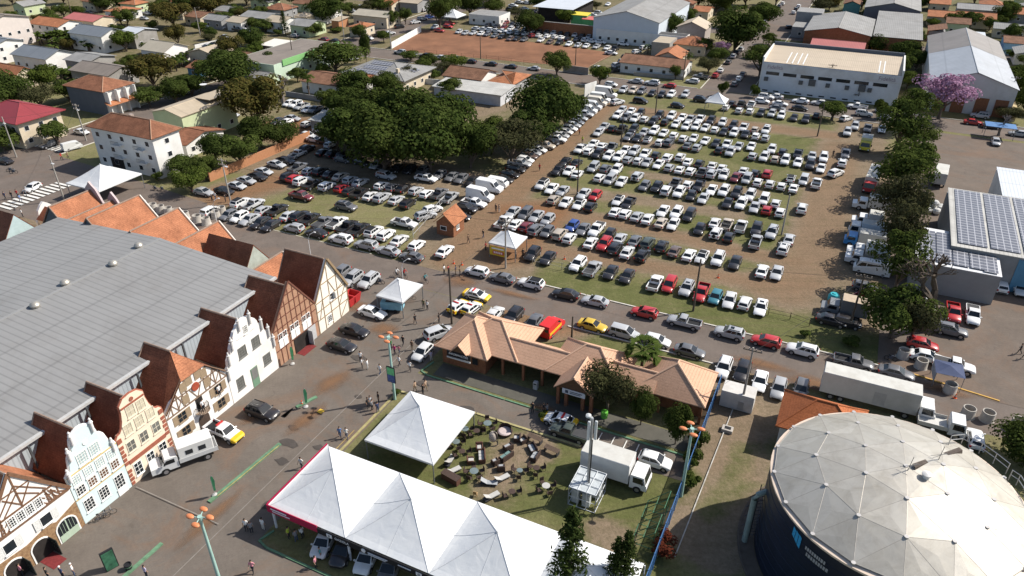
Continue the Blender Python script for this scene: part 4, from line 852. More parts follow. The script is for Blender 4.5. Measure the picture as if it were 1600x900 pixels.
def cross_roof(name, label, u0, u1, v0, v1, ridge, eave, roofmat, endmat):
    t = thing(name, label, 'house', W((u0 + u1) / 2, 0), GA, 'gabled roofs at the road end of the hall'); h = (u1 - u0) / 2; vm = (v0 + v1) / 2
    w = MB(); w.box(-h + .2, h - .2, v0 + .1, v1 - .1, 0, eave - .1); w.obj('wall', CREAMW, t)
    r = MB(); th = .16
    for va in (v0, v1): r.grid([[(-h, va, eave), (-h, vm, ridge), (-h, vm, ridge - th), (-h, va, eave - th)], [(h, va, eave), (h, vm, ridge), (h, vm, ridge - th), (h, va, eave - th)]], 0, True, True, True)
    r.obj('roof', roofmat, t)
    for x in (-h + .1, h - .1): g = MB(); g.slab([(v0, eave - .12), (v1, eave - .12), (vm, ridge - .1)], x - .06, x + .06); g.obj('gable_end', endmat, t)
    return t
cross_roof('tiled_gable', 'dark brown tiled roof with weathered grey-green board gable end', -84.4, -75.6, 65.9, 73.9, 10.2, 4.8, DARKROOF, M('grey_green_board', (.36, .39, .34), .85, .2, 1.2, grime=.4))
t = cross_roof('tiled_gable', 'red-brown tiled gable with pale blue end wall at the far hall corner', -133, -121.5, 60.5, 66.5, 8.6, 4.6, tile('red_brown_tile', (.26, .10, .06)), M('pale_blue_board', (.42, .52, .52), .85, .12, 1))
t = thing('stone_porch_gate', 'white curved gate gable with red doorway at the crossing corner', 'gate', W(-126.5, 71.5), GA)
m = MB(); m.slab([(-2.2, 0), (2.2, 0), (2.2, 3.5), (1.6, 4.2), (1.4, 5.4), (.7, 6.2), (0, 6.7), (-.7, 6.2), (-1.4, 5.4), (-1.6, 4.2), (-2.2, 3.5)], -.25, .25); m.obj('gable', WHITE(), t)
m = MB(); m.box(.25, 3.0, -2, 2, 0, 4.2); m.obj('wall', CREAMW, t)
m = MB(); m.box(-.3, -.25, -1, 1, 0, 2.6); m.obj('door', M('dark_red_door', (.20, .03, .03)), t)
m = MB(); m.grid([[(.2, -2.2, 4.1), (.2, 0, 5.8), (.2, 2.2, 4.1)], [(3.2, -2.2, 4.1), (3.2, 0, 5.8), (3.2, 2.2, 4.1)]], 0); m.obj('roof', DARKROOF, t)
# ------------------------------------------------------------------ roofs and houses
def hip(mb, x0, x1, y0, y1, ze, zr, axis='x', m=0, th=.14, inset=None):
    w = (y1 - y0) / 2 if axis == 'x' else (x1 - x0) / 2
    i = w if inset is None else inset
    if axis == 'x': a, b = ((x0 + i, (y0 + y1) / 2, zr), (x1 - i, (y0 + y1) / 2, zr))
    else: a, b = (((x0 + x1) / 2, y0 + i, zr), ((x0 + x1) / 2, y1 - i, zr))
    c = [(x0, y0, ze), (x1, y0, ze), (x1, y1, ze), (x0, y1, ze)]
    if axis == 'x': F = [(c[0], c[1], b, a), (c[2], c[3], a, b), (c[1], c[2], b), (c[3], c[0], a)]
    else: F = [(c[0], c[1], a), (c[2], c[3], b), (c[1], c[2], b, a), (c[3], c[0], a, b)]
    for f in F: mb.face(f, m)
    mb.face([(x, y, ze - .02) for x, y, _ in reversed(c)], m)
    for k in range(4):
        p, q = c[k], c[(k + 1) % 4]; mb.face([(p[0], p[1], ze - th), (q[0], q[1], ze - th), q, p], m)
    return a, b, c
def ridges(par, a, b, c, axis, mat, r=.11):
    mb = MB(); mb.tube(a, b, r, n=6)
    for p, q in ((c[0], a), (c[3], a if axis == 'x' else b), (c[1], b if axis == 'x' else a), (c[2], b)): mb.tube(p, q, r, n=6)
    mb.obj('ridge_tile', mat, par)
def gabler(mb, x0, x1, y0, y1, ze, zr, axis='x', m=0, th=.14):
    if axis == 'x':
        ym = (y0 + y1) / 2
        for y in (y0, y1): mb.grid([[(x0, y, ze), (x0, ym, zr), (x0, ym, zr - th), (x0, y, ze - th)], [(x1, y, ze), (x1, ym, zr), (x1, ym, zr - th), (x1, y, ze - th)]], m, True, True, True)
    else:
        xm = (x0 + x1) / 2
        for x in (x0, x1): mb.grid([[(x, y0, ze), (xm, y0, zr), (xm, y0, zr - th), (x, y0, ze - th)], [(x, y1, ze), (xm, y1, zr), (xm, y1, zr - th), (x, y1, ze - th)]], m, True, True, True)
DARKWIN = glass('dark_pane', (.02, .023, .027), .12)
def auto_windows(t, x0, x1, y0, y1, floors, gap=3.2, w=1.2, h=1.2, sides='sEn', fr=None):
    for fl in range(floors):
        z = 1.0 + fl * 2.9
        for side in sides:
            L = (x1 - x0) if side in 'sn' else (y1 - y0)
            n = max(1, int((L - 1) / gap))
            for k in range(n):
                c = (k + .5) * L / n
                m = MB(); p = MB(); d = .05
                if side == 's': m.box(x0 + c - w / 2, x0 + c + w / 2, y0 - d, y0 + .0, z, z + h); p.box(x0 + c - w / 2 + .1, x0 + c + w / 2 - .1, y0 - d - .02, y0 - d + .01, z + .1, z + h - .1)
                elif side == 'E': m.box(x1, x1 + d, y0 + c - w / 2, y0 + c + w / 2, z, z + h); p.box(x1 + d - .01, x1 + d + .02, y0 + c - w / 2 + .1, y0 + c + w / 2 - .1, z + .1, z + h - .1)
                else: m.box(x0 - d, x0, y0 + c - w / 2, y0 + c + w / 2, z, z + h); p.box(x0 - d - .02, x0 - d + .01, y0 + c - w / 2 + .1, y0 + c + w / 2 - .1, z + .1, z + h - .1)
                o = m.obj('window', fr or WINW, t); p.obj('pane', DARKWIN, o)
def bbox(px, z):
    q = [UV(*p, z) for p in px]; us = [a for a, b in q]; vs = [b for a, b in q]
    return min(us), max(us), min(vs), max(vs)
HOUSES = []
def house(name, label, px, z, roof, rh, wall, roofm, cat='house', over=.5, floors=1, win='sE', axis='x', group=None, uv=None, extra=None, rot=0):
    "px: pixels of the roof's eave corners at height z (grid aligned)"
    u0, u1, v0, v1 = uv or bbox(px, z)
    if px and sum(q[1] for q in px) / len(px) < 118 and cat == 'house':
        big = 'solar' in name or 'hall' in name or 'long' in name; mu, mv = (24, 18) if big else (17, 11); c_ = (u0 + u1) / 2; h_ = min(u1 - u0, mu) / 2; u0, u1, v1 = c_ - h_, c_ + h_, min(v1, v0 + mv)
    HOUSES.append(((u0 + u1) / 2, (v0 + v1) / 2, max(u1 - u0, v1 - v0) / 2))
    t = thing(name, label, cat, W((u0 + u1) / 2, (v0 + v1) / 2), GA + R(rot), group)
    a, b = (u1 - u0) / 2, (v1 - v0) / 2; o = min(over, a * .2, b * .2)
    w = MB()
    if roof == 'gable' and axis == 'x': w.grid([[(x, -b + o, 0), (x, b - o, 0), (x, b - o, z - .05), (x, 0, z + rh * (1 - o / b) - .2), (x, -b + o, z - .05)] for x in (-a + o, a - o)], 0, True, True, True)
    elif roof == 'gable': w.grid([[(-a + o, y, 0), (a - o, y, 0), (a - o, y, z - .05), (0, y, z + rh * (1 - o / a) - .2), (-a + o, y, z - .05)] for y in (-b + o, b - o)], 0, True, True, True)
    else: w.box(-a + o, a - o, -b + o, b - o, 0, z + (.0 if roof != 'flat' else .5))
    w.obj('wall', wall, t)
    r = MB()
    if roof == 'hip':
        q = hip(r, -a, a, -b, b, z, z + rh, axis); ro = r.obj('roof', roofm, t); ridges(ro, *q, axis, M('ridge_clay', (.34, .20, .13), .85, .25, 3) if 'tile' in roofm.name else roofm)
    elif roof == 'gable':
        gabler(r, -a, a, -b, b, z, z + rh, axis); ro = r.obj('roof', roofm, t)
        m = MB(); (m.tube((-a, 0, z + rh), (a, 0, z + rh), .13, n=6) if axis == 'x' else m.tube((0, -b, z + rh), (0, b, z + rh), .13, n=6)); m.obj('ridge_cap', roofm, ro)
    elif roof == 'flat':
        r.box(-a + o + .2, a - o - .2, -b + o + .2, b - o - .2, z + .1, z + .515); r.obj('roof', roofm, t)
    else:                                                   # shed, high side towards +v (axis y) or +u
        if axis == 'y': r.grid([[(-a, -b, z), (a, -b, z), (a, -b, z - .12), (-a, -b, z - .12)], [(-a, b, z + rh), (a, b, z + rh), (a, b, z + rh - .12), (-a, b, z + rh - .12)]], 0, True, True, True)
        else: r.grid([[(-a, -b, z), (-a, b, z), (-a, b, z - .12), (-a, -b, z - .12)], [(a, -b, z + rh), (a, b, z + rh), (a, b, z + rh - .12), (a, -b, z + rh - .12)]], 0, True, True, True)
        r.obj('roof', roofm, t)
    if floors: auto_windows(t, -a + o, a - o, -b + o, b - o, floors, sides=win)
    if extra: extra(t, a, b, o)
    return t
# ------------------------------------------------------------------ information house
INFO = tile('salmon_tile', (.56, .34, .225), row=.36, var=.12, dk=.35); INFOR = M('salmon_ridge', (.58, .37, .25), .85, .2, 3)
BRK = brickmat('brown_brick', (.20, .085, .045), (.28, .13, .07), 2.5)
t = thing('information_house', 'long low brick pavilion under joined salmon tiled hip roofs with porch gable', 'pavilion', W(0, 0), GA)
def hipblock(x0, x1, y0, y1, ze, zr, axis, inset=None):
    r = MB(); q = hip(r, x0, x1, y0, y1, ze, zr, axis, inset=inset); o = r.obj('roof', INFO, t); ridges(o, *q, axis, INFOR, .13)
hipblock(-43.9, -36.0, 67.9, 76.8, 3.0, 5.9, 'y', 4.1); hipblock(-42.4, -32.2, 69.2, 77.9, 3.01, 5.7, 'x', 4.4)
hipblock(-28.4, -18.4, 69.3, 77.4, 3.02, 5.7, 'x'); hipblock(-17.2, -8.2, 70.7, 78.2, 3.0, 5.9, 'y', 3.4)
for x0, x1, y0, y1, zr in ((-34.6, -26.0, 69.25, 74.6, 4.6), (-20.5, -14.5, 70.2, 75.4, 4.6)):
    r = MB(); gabler(r, x0, x1, y0, y1, 2.98, zr, 'x'); o = r.obj('roof', INFO, t); m = MB(); m.tube((x0, (y0 + y1) / 2, zr + .02), (x1, (y0 + y1) / 2, zr + .02), .13, n=6); m.obj('ridge_tile', INFOR, o)
r = MB(); gabler(r, -26.1, -20.9, 66.7, 71.5, 2.99, 5.1, 'y'); o = r.obj('porch_roof', INFO, t); m = MB(); m.tube((-23.5, 66.7, 5.12), (-23.5, 71.5, 5.12), .13, n=6); m.obj('ridge_tile', INFOR, o)
r = MB(); gabler(r, -41.2, -38.6, 67.2, 70.4, 3.3, 4.7, 'y'); o = r.obj('dormer', INFO, t); g = MB(); g.grid([[(-41.1, 67.35, 3.1), (-38.7, 67.35, 3.1), (-39.9, 67.35, 4.55)], [(-41.1, 67.42, 3.1), (-38.7, 67.42, 3.1), (-39.9, 67.42, 4.55)]], 0, True, True, True); g.obj('gable_end', WOOD(), o)
g = MB(); g.grid([[(-25.9, 67.0, 2.9), (-21.1, 67.0, 2.9), (-23.5, 67.0, 4.9)], [(-25.9, 67.1, 2.9), (-21.1, 67.1, 2.9), (-23.5, 67.1, 4.9)]], 0, True, True, True); g.obj('gable_end', WOOD(), t)
for x0, x1, y0, y1 in ((-43.2, -36.7, 68.7, 76.0), (-36.7, -33.2, 72.6, 77.0), (-27.6, -19.2, 72.8, 76.6), (-16.4, -9.0, 72.4, 77.4), (-33.2, -27.6, 73.4, 74.2)):
    m = MB(); m.box(x0, x1, y0, y1, 0, 2.9); m.obj('wall', BRK, t)
for x in (-34.6, -31.6, -28.9): m = MB(); m.box(x - .16, x + .16, 69.6, 69.92, 0, 2.9); m.obj('pillar', BRK, t)
for x in (-25.7, -24.6, -22.4, -21.3): m = MB(); m.box(x - .2, x + .2, 67.2, 67.6, 0, 3.0); m.obj('pillar', BRK, t)
for x in (-16.6, -13.8, -11.2, -8.7): m = MB(); m.box(x - .16, x + .16, 71.0, 71.32, 0, 2.9); m.obj('pillar', BRK, t)
for x in (-41.9, -40.0, -38.2):
    m = MB(); m.box(x - .45, x + .45, 68.62, 68.7, 1.1, 2.2); o = m.obj('window', WOOD(), t); m = MB(); m.box(x - .38, x + .38, 68.59, 68.63, 1.17, 2.13); m.obj('pane', DARKWIN, o)
def text(body, size, parent, loc, rot, mat, name='lettering', align='CENTER', ext=.012):
    c = bpy.data.curves.new(name, 'FONT'); c.body = body; c.size = size; c.align_x = align; c.align_y = 'CENTER'; c.extrude = ext
    c.materials.append(mat); o = bpy.data.objects.new(name, c); COL.objects.link(o); o.parent = parent; o.location = loc; o.rotation_euler = rot
    dg = bpy.context.evaluated_depsgraph_get(); dg.update(); me = bpy.data.meshes.new_from_object(o.evaluated_get(dg)); bpy.data.objects.remove(o)
    o = link(name, me, parent, loc); o.rotation_euler = rot; return o
WTX = M('white_letters', (.75, .75, .75), .7, .05); BLK = M('black_board', (.015, .015, .017), .7, .2)
s = thing('sign_board', 'black name board with white lettering on the roof edge of the brick pavilion', 'sign', W(-39.9, 67.3, 2.55), GA)
m = MB(); m.box(-1.75, 1.75, -.06, .06, -.0, .85); m.obj('board', BLK, s); m = MB(); m.box(-1.75, 1.75, -.12, .02, -.28, -.08); m.obj('white_strip', M('grey_strip', (.5, .5, .48)), s)
text('INFORMAÇÕES', .42, s, (0, -.07, .45), (PI / 2, 0, 0), WTX)
s = thing('banner', 'white printed banner under the porch gable of the brick pavilion', 'banner', W(-23.5, 66.9, 2.3), GA)
m = MB(); m.box(-1.5, 1.5, -.03, .03, 0, .75); m.obj('sheet', M('grey_banner', (.55, .56, .58), .8, .1), s)
m = MB(); m.box(-1.1, -.7, -.04, -.03, .15, .6, 0); m.box(-.5, 1.1, -.04, -.03, .42, .55); m.box(-.5, .9, -.04, -.03, .2, .32); m.obj('print', M('blue_grey_print', (.06, .07, .10), .8, .3, 6), s)
# ------------------------------------------------------------------ tents
def fabric():
    if 'tent_fabric' in MATS: return MATS['tent_fabric']
    m, nt, b = nodes('tent_fabric')
    c = mixc(nt, ramp(nt, noise(nt, .8, 6, .7), [(.3, 0), (.7, 1)]), (.56, .575, .59), (.64, .645, .64))
    c = mixc(nt, ramp(nt, noise(nt, .5, 6, .75, dist=1.), [(.58, 0), (.75, .25)]), c, (.5, .5, .47))
    nt.links.new(c, b.inputs['Base Color']); b.inputs['Roughness'].default_value = .55; b.inputs['Specular IOR Level'].default_value = .3
    bump(nt, b, noise(nt, .7, 3, .45, dist=1.2), .32, .12)
    MATS['tent_fabric'] = m; return m
FAB = fabric(); POLE = M('tent_pole', (.20, .21, .22), .5, .1, 2, .4)
def canopy_grid(mb, x0, x1, y0, y1, ze, zp, n=6, pw=1.22):
    cx, cy = (x0 + x1) / 2, (y0 + y1) / 2; hx, hy = (x1 - x0) / 2, (y1 - y0) / 2
    rings = []
    for k in range(n + 1):
        t = 1 - k / n; z = ze + (zp - ze) * (1 - t) ** pw
        rings.append([(cx + hx * t * sx, cy + hy * t * sy, z) for sx, sy in ((-1, -1), (0, -1), (1, -1), (1, 0), (1, 1), (0, 1), (-1, 1), (-1, 0))])
    mb.grid(rings, 0, True)
def seams(par, x0, x1, y0, y1, ze, zp, pw=1.22, n=6):
    cx, cy = (x0 + x1) / 2, (y0 + y1) / 2; hx, hy = (x1 - x0) / 2, (y1 - y0) / 2; m = MB()
    for sx, sy in ((-1, -1), (0, -1), (1, -1), (1, 0), (1, 1), (0, 1), (-1, 1), (-1, 0)): m.path([(cx + hx * t * sx, cy + hy * t * sy, ze + (zp - ze) * (1 - t) ** pw + .012) for t in [1 - k / n for k in range(n + 1)]], .028 if sx and sy else .018, 4)
    m.tube((cx, cy, zp - .1), (cx, cy, zp + .12), .16, .05, 8); m.obj('seam', M('seam_grey', (.52, .53, .54), .6), par)
def tent(name, label, u0, u1, v0, v1, ze, zp, valance=.25, rot=0):
    t = thing(name, label, 'tent', W((u0 + u1) / 2, (v0 + v1) / 2), GA + R(rot)); a, b = (u1 - u0) / 2, (v1 - v0) / 2
    m = MB(); canopy_grid(m, -a, a, -b, b, ze, zp); m.grid([[(-a, -b, ze), (a, -b, ze), (a, b, ze), (-a, b, ze)], [(-a, -b, ze - valance), (a, -b, ze - valance), (a, b, ze - valance), (-a, b, ze - valance)]], 0, True); m.obj('canopy', FAB, t); seams(t, -a, a, -b, b, ze, zp)
    for sx in (-1, 1):
        for sy in (-1, 1): m = MB(); m.tube((sx * (a - .1), sy * (b - .1), 0), (sx * (a - .1), sy * (b - .1), ze), .07, n=8); m.obj('pole', POLE, t)
    m = MB()
    for p, q in (((-a, -b), (a, -b)), ((a, -b), (a, b)), ((a, b), (-a, b)), ((-a, b), (-a, -b))): m.tube((*[x * .985 for x in p], ze - .06), (*[x * .985 for x in q], ze - .06), .05, n=6)
    m.obj('frame', POLE, t); return t
tent('pyramid_tent', 'large white pyramid tent beside the lawn of garden furniture', -41.7, -32.7, 48.7, 58.3, 3.0, 5.9)
tent('pyramid_tent', 'white pyramid tent standing in the street near the far zebra crossing', -138.8, -129.3, 84.1, 94.3, 3.2, 6.2)
t = tent('pyramid_tent', 'small white tent over bicycles by the cream timbered gable', -58.6, -53.9, 75.4, 81.2, 2.9, 4.6)
tent('pyramid_tent', 'small white tent with a yellow banner at the field entrance', -51.3, -46.2, 98.2, 103.1, 2.8, 4.5)
tent('pyramid_tent', 'small white tent over a silver pickup at the far field edge', -36.2, -31.0, 195.0, 200.2, 3.0, 5.2)
u, v = UV(708, 36); tent('pyramid_tent', 'white tent beside the far street behind the red earth field', u - 4, u + 4, v - 4, v + 4, 3, 5.6)
t = thing('marquee', 'long white exhibition marquee with four peaks and black and red front banner', 'tent', W(0, 0), GA)
m = MB(); ed = [-44.5, -35.15, -25.8, -16.45, -8.3]
for a, b in zip(ed, ed[1:]): canopy_grid(m, a, b, 36.35, 45.9, 3.25, 6.1, 8, 1.15)
m.obj('canopy', FAB, t)
for a, b in zip(ed, ed[1:]): seams(t, a, b, 36.35, 45.9, 3.25, 6.1, 1.15, 8)
m = MB(); m.grid([[(-44.5, 45.9, 3.24), (-8.3, 45.9, 3.24)], [(-44.5, 45.95, 2.9), (-8.3, 45.95, 2.9)]], 0); m.grid([[(-44.55, 36.3, 3.5), (-44.55, 45.95, 3.5)], [(-44.56, 36.3, 2.75), (-44.56, 45.95, 2.75)]], 0); m.obj('side_flap', FAB, t)
for x in ed:
    for y in (36.5, 45.75): m = MB(); m.tube((x + .12, y, 0), (x + .12, y, 3.2), .13 if y < 40 else .07, n=8); m.obj('pole', M('white_pole', (.62, .63, .66), .5, .08, 2), t)
m = MB(); m.box(-44.75, -38.4, 36.16, 36.24, 2.55, 3.5); m.box(-44.78, -44.7, 36.3, 46.0, 2.75, 3.5); m.obj('red_banner', M('crimson_banner', (.38, .012, .06), .6, .1, 2), t)
m = MB(); m.box(-38.4, -8.2, 36.14, 36.22, 2.5, 3.25); bb = m.obj('black_banner', BLK, t)
for x in (-36.7, -26.5): 
    m = MB(); m.box(x - .55, x + .1, 36.08, 36.139, 2.66, 3.1, bev=.05); m.obj('white_emblem', WTX, bb); text('G', .34, t, (x - .22, 36.06, 2.88), (PI / 2, 0, 0), BLK); text('GAZOLA', .42, t, (x + 1.25, 36.11, 2.85), (PI / 2, 0, 0), WTX)
m = MB(); m.tube((-32.9, 36.06, 2.9), (-32.9, 36.13, 2.9), .24, n=14); m.obj('round_emblem', WTX, bb)
m = MB(); m.box(-32.4, -30.2, 36.08, 36.139, 2.82, 2.9); m.box(-32.4, -30.4, 36.08, 36.139, 2.62, 2.68); m.box(-29.0, -26.9 - .7, 36.08, 36.139, 2.9, 2.98); m.box(-44.2, -42.2, 36.1, 36.159, 3.12, 3.24); m.box(-44.0, -41.8, 36.1, 36.159, 2.85, 2.94); m.obj('printed_line', WTX, bb)
# ------------------------------------------------------------------ water tank
TC = Vector((35.0, 47.5, 0)); TR = 10.95
t = thing('water_tank', 'huge round dark blue water tank with pale faceted dome roof', 'tank', TC)
NAVY = M('navy_steel', (.012, .018, .035), .35, .3, .3)
m = MB()
for k in range(8): m.lathe([(TR - .12, k * 1.22), (TR - .12, k * 1.22 + 1.17), (TR - .08, k * 1.22 + 1.2), (TR - .12, k * 1.22 + 1.22)], n=72, caps=False)
m.obj('tank_wall', NAVY, t, smooth=30)
m = MB(); m.lathe([(TR - .12, 9.75), (TR + .02, 9.75), (TR + .02, 9.95), (TR - .5, 10.05)], n=72, caps=False); m.obj('rim', M('cream_rim', (.62, .50, .40), .5, .1), t, smooth=30)
def domem():
    m, nt, b = nodes('dome_aluminium')
    geo = nt.nodes.new('ShaderNodeNewGeometry')
    c = mixc(nt, geo.outputs['Random Per Island'], (.39, .365, .315), (.45, .425, .375))
    c = mixc(nt, ramp(nt, noise(nt, .45, 8, .75, dist=.7), [(.45, 0), (.72, .6)]), c, (.26, .23, .185))
    nt.links.new(c, b.inputs['Base Color']); b.inputs['Roughness'].default_value = .42; b.inputs['Metallic'].default_value = .25
    nt.links.new(ramp(nt, noise(nt, .8, 6, .7), [(.3, .34), (.7, .5)]), b.inputs['Roughness']); return m
DOME = domem(); RISE = 3.1
RS = (TR ** 2 + RISE ** 2) / (2 * RISE)
def dz(r): return 10.05 + math.sqrt(RS * RS - r * r) - (RS - RISE)
def lat(k, j):                                               # ring k (of 3), index j
    if k == 0: return Vector((0, 0, dz(0)))
    s, f = divmod(j % (6 * k), k); a0, a1 = s * PI / 3, (s + 1) * PI / 3
    ang = a0 + (a1 - a0) * f / k + R(8); rr = (TR - .25) * (k / 3) ** .96
    return Vector((rr * math.cos(ang), rr * math.sin(ang), dz(rr)))
tri = []
for k in range(3):
    for s in range(6):
        for f in range(k + 1):
            tri.append((lat(k, s * k + f), lat(k + 1, s * (k + 1) + f), lat(k + 1, s * (k + 1) + f + 1)))
            if f < k: tri.append((lat(k, s * k + f), lat(k + 1, s * (k + 1) + f + 1), lat(k, s * k + f + 1)))
m = MB(); edges = set()
for a, b, c in tri:
    cen = (a + b + c) / 3; up = Vector((0, 0, .025))
    m.face([a, b, cen + up]); m.face([b, c, cen + up]); m.face([c, a, cen + up])
    for p, q in ((a, b), (b, c), (c, a)): edges.add(tuple(sorted((tuple(round(x, 3) for x in p), tuple(round(x, 3) for x in q)))))
do = m.obj('dome_roof', DOME, t)
m = MB()
for p, q in edges: m.tube(Vector(p) - Vector((0, 0, .01)), Vector(q) - Vector((0, 0, .005)), .022, n=5)
m.obj('batten', M('batten_metal', (.36, .33, .29), .5, .2, 2, .3), do)
for k in range(4):
    for j in range(6 * k or 1): p = lat(k, j); m = MB(); m.tube(p - Vector((0, 0, .04)), p + Vector((0, 0, .08)), .19, n=10); m.obj('node_plate', M('node_metal', (.46, .44, .42), .4, .15, 2, .4), do)
def tp(px, py, z=0):
    "point of the dome seen there, z metres above it"
    lo, hi = 9.5, 14.0
    for _ in range(40):
        mid = (lo + hi) / 2; q = G(px, py, mid) - TC; r = math.hypot(q.x, q.y)
        if (dz(min(r, TR)) if r < TR else 9.9) > mid: lo = mid
        else: hi = mid
    return G(px, py, mid + z) - TC
p = tp(1447, 745); m = MB(); m.lathe([(.3, -.3), (.3, .25), (.42, .27), (.42, .36), (.2, .5), (.02, .52)], tuple(p), 14); m.obj('round_hatch', M('hatch_white', (.66, .64, .60), .5, .1), t, smooth=40)
m = MB(); ra = [tp(1482, 694), tp(1502, 692), tp(1530, 706), tp(1552, 722), tp(1572, 738)]
for h in (.55, 1.1): m.path([q + Vector((0, 0, h)) for q in ra], .045, 5)
for q in ra: m.tube(q - Vector((0, 0, .2)), q + Vector((0, 0, 1.1)), .045, n=5)
rb = [tp(1576, 748), tp(1588, 756), tp(1600, 775), tp(1612, 800)]
for h in (.55, 1.1): m.path([q + Vector((0, 0, h)) for q in rb], .045, 5)
for q in rb: m.tube(q - Vector((0, 0, .2)), q + Vector((0, 0, 1.1)), .045, n=5)
m.obj('railing', METAL(), t)
m = MB()
for px, py in ((1418, 735), (1466, 718)):
    b = tp(px, py); m.tube(b - Vector((0, 0, .3)), b + Vector((.2, .1, 1.5)), .03, n=5); m.tube(b + Vector((-.8, -.3, .5)), b + Vector((.9, .4, .4)), .025, n=5); m.tube(b + Vector((-.6, .3, .2)), b + Vector((.8, -.2, .9)), .02, n=5)
m.obj('aerial', M('aerial_metal', (.25, .24, .23), .5, .1, 2, .5), t)
m = MB(); a, b = tp(1429, 733), tp(1503, 706); n_ = Vector((.12, -.4, 0)); u_ = Vector((0, 0, .22)); m.grid([[a - n_ + u_, b - n_ + u_], [a + u_, b + u_], [a + n_ * .3 - u_, b + n_ * .3 - u_], [a - n_ - u_, b - n_ - u_]], 0, True); m.obj('raised_panel_edge', M('panel_edge_brown', (.16, .13, .11), .8), t)  # brown strip is the edge of a raised dome panel
a0 = math.atan2(G(1236, 838, 9)[1] - TC.y, G(1236, 838, 9)[0] - TC.x)
def on_wall(a, z, r=TR - .04): return (r * math.cos(a), r * math.sin(a), z)
m = MB()
for k, (c, o_) in enumerate(((0, 0), (.035, .0), (.07, .0))): m.face([on_wall(a0 - .05 + c, 8.4 - .25 * k), on_wall(a0 - .02 + c, 8.2 - .25 * k), on_wall(a0 - .02 + c, 9.2 - .1 * k), on_wall(a0 - .05 + c, 9.4 - .1 * k)])
m.obj('blue_emblem', M('bright_blue', (.03, .28, .55), .5, .2, 5), t)
m = MB(); rng = random.Random(3)
for row_ in range(2):
    a = a0 + .10 + .02 * row_
    for k in range(9):
        w_ = rng.uniform(.012, .02); m.face([on_wall(a, 8.3 - row_ * .6), on_wall(a + w_, 8.3 - row_ * .6), on_wall(a + w_, 8.7 - row_ * .6), on_wall(a, 8.7 - row_ * .6)]); a += w_ + .006
m.obj('small_lettering', M('grey_letters', (.30, .31, .33), .6), t)
# pipe riser with ladder on the tank's shaded side
pz = thing('pipe_riser', 'grey-green pipe bending down beside the dark tank with ladder frame', 'pipe', (0, 0, 0))
b = G(1163, 845); m = MB(); m.path([(b.x, b.y, 0), (b.x, b.y, 6.0), (b.x + .25, b.y + .05, 6.5), (b.x + .7, b.y + .1, 6.7), (b.x + 2.2, b.y + .6, 6.7)], .28, 10); m.obj('pipe', M('pipe_green', (.24, .30, .28), .5, .2, 1), pz, smooth=40)
m = MB()
for dx in (.6, 1.2): m.tube((b.x + dx, b.y + .5, 0), (b.x + dx, b.y + .5, 7.4), .05, n=5)
for k in range(14): m.tube((b.x + .6, b.y + .5, .5 * k + .3), (b.x + 1.2, b.y + .5, .5 * k + .3), .035, n=5)
for k in range(5): m.path([(b.x - .6, b.y, 1 + 1.3 * k), (b.x + .6, b.y + .6, 1 + 1.3 * k), (b.x + 1.3, b.y + .9, 1 + 1.3 * k)], .04, 5)
m.obj('ladder', M('ladder_steel', (.05, .05, .055), .6), pz)
# ------------------------------------------------------------------ lamps, mast, fences
def lamp(label, p):
    t = thing('street_lamp', label, 'street lamp', p, GA, 'tall lamps with orange heads')
    m = MB(); m.tube((0, 0, 0), (0, 0, 9.4), .19, .12, 10); m.obj('pole', M('mint_pole', (.30, .45, .40), .5, .15, 1.5), t, smooth=40)
    m = MB(); m.tube((0, 0, 9.2), (0, 0, 9.7), .22, n=10)
    for a in (.4, 2.0, 3.5, 5.1): m.tube((0, 0, 9.55), (.7 * math.cos(a), .7 * math.sin(a), 9.6), .05, n=5)
    m.obj('bracket', M('mint_pole'), t)
    for a in (.4, 2.0, 3.5, 5.1): m = MB(); m.ball((.9 * math.cos(a), .9 * math.sin(a), 9.62), .44, .27, .15, 12); m.obj('lamp_head', M('orange_head', (.55, .19, .08), .5, .12, 3), t, smooth=60)
lamp('street lamp carrying a green poster, at the corner of the big square tent', W(-44.75, 59.1))
lamp('street lamp beside the blue fence and the white box truck', W(-7.7, 58.7))
q = G(312, 808, 9.6); lamp('street lamp alone on the lower plaza beyond the marquee corner', (q.x, q.y, 0))
s = thing('poster', 'upright green and blue printed poster hung on the lamp by the square tent', 'poster', W(-44.75, 58.85, 2.9), GA)
m = MB(); m.box(-.6, .6, -.05, .05, 0, 2.4); m.obj('board', BLK, s)
m = MB(); m.box(-.52, .52, -.07, -.052, 1.2, 2.3); m.obj('green_print', M('poster_green', (.16, .50, .22), .6, .4, 3), s); m = MB(); m.box(-.52, .52, -.07, -.052, .08, 1.18); m.obj('blue_print', M('poster_blue', (.08, .12, .28), .6, .6, 4), s)
t = thing('antenna_cage', 'white mesh equipment cage with tall antenna mast beside the box truck', 'antenna', W(-16.85, 54.1), GA)
m = MB()
for x in (-1.5, -.5, .5, 1.5):
    for y in (-1.7, 1.7): m.tube((x, y, 0), (x, y, 2.6), .05, n=5)
    m.tube((x, -1.7, 2.6), (x, 1.7, 2.6), .05, n=5)
for y in (-1.7, -.6, .6, 1.7):
    for x in (-1.5, 1.5): m.tube((x, y, 0), (x, y, 2.6), .05, n=5)
    m.tube((-1.5, y, 2.6), (1.5, y, 2.6), .05, n=5)
for z in (.05, 1.3):
    for x in (-1.5, 1.5): m.tube((x, -1.7, z), (x, 1.7, z), .04, n=5)
    for y in (-1.7, 1.7): m.tube((-1.5, y, z), (1.5, y, z), .04, n=5)
m.obj('cage_frame', M('cage_white', (.55, .57, .58), .5, .1, 2), t)
m = MB()
for x, y in ((-.9, -.9), (.3, -1.0), (.9, .6), (-.8, .7)): m.box(x - .4, x + .4, y - .35, y + .35, .05, 1.9)
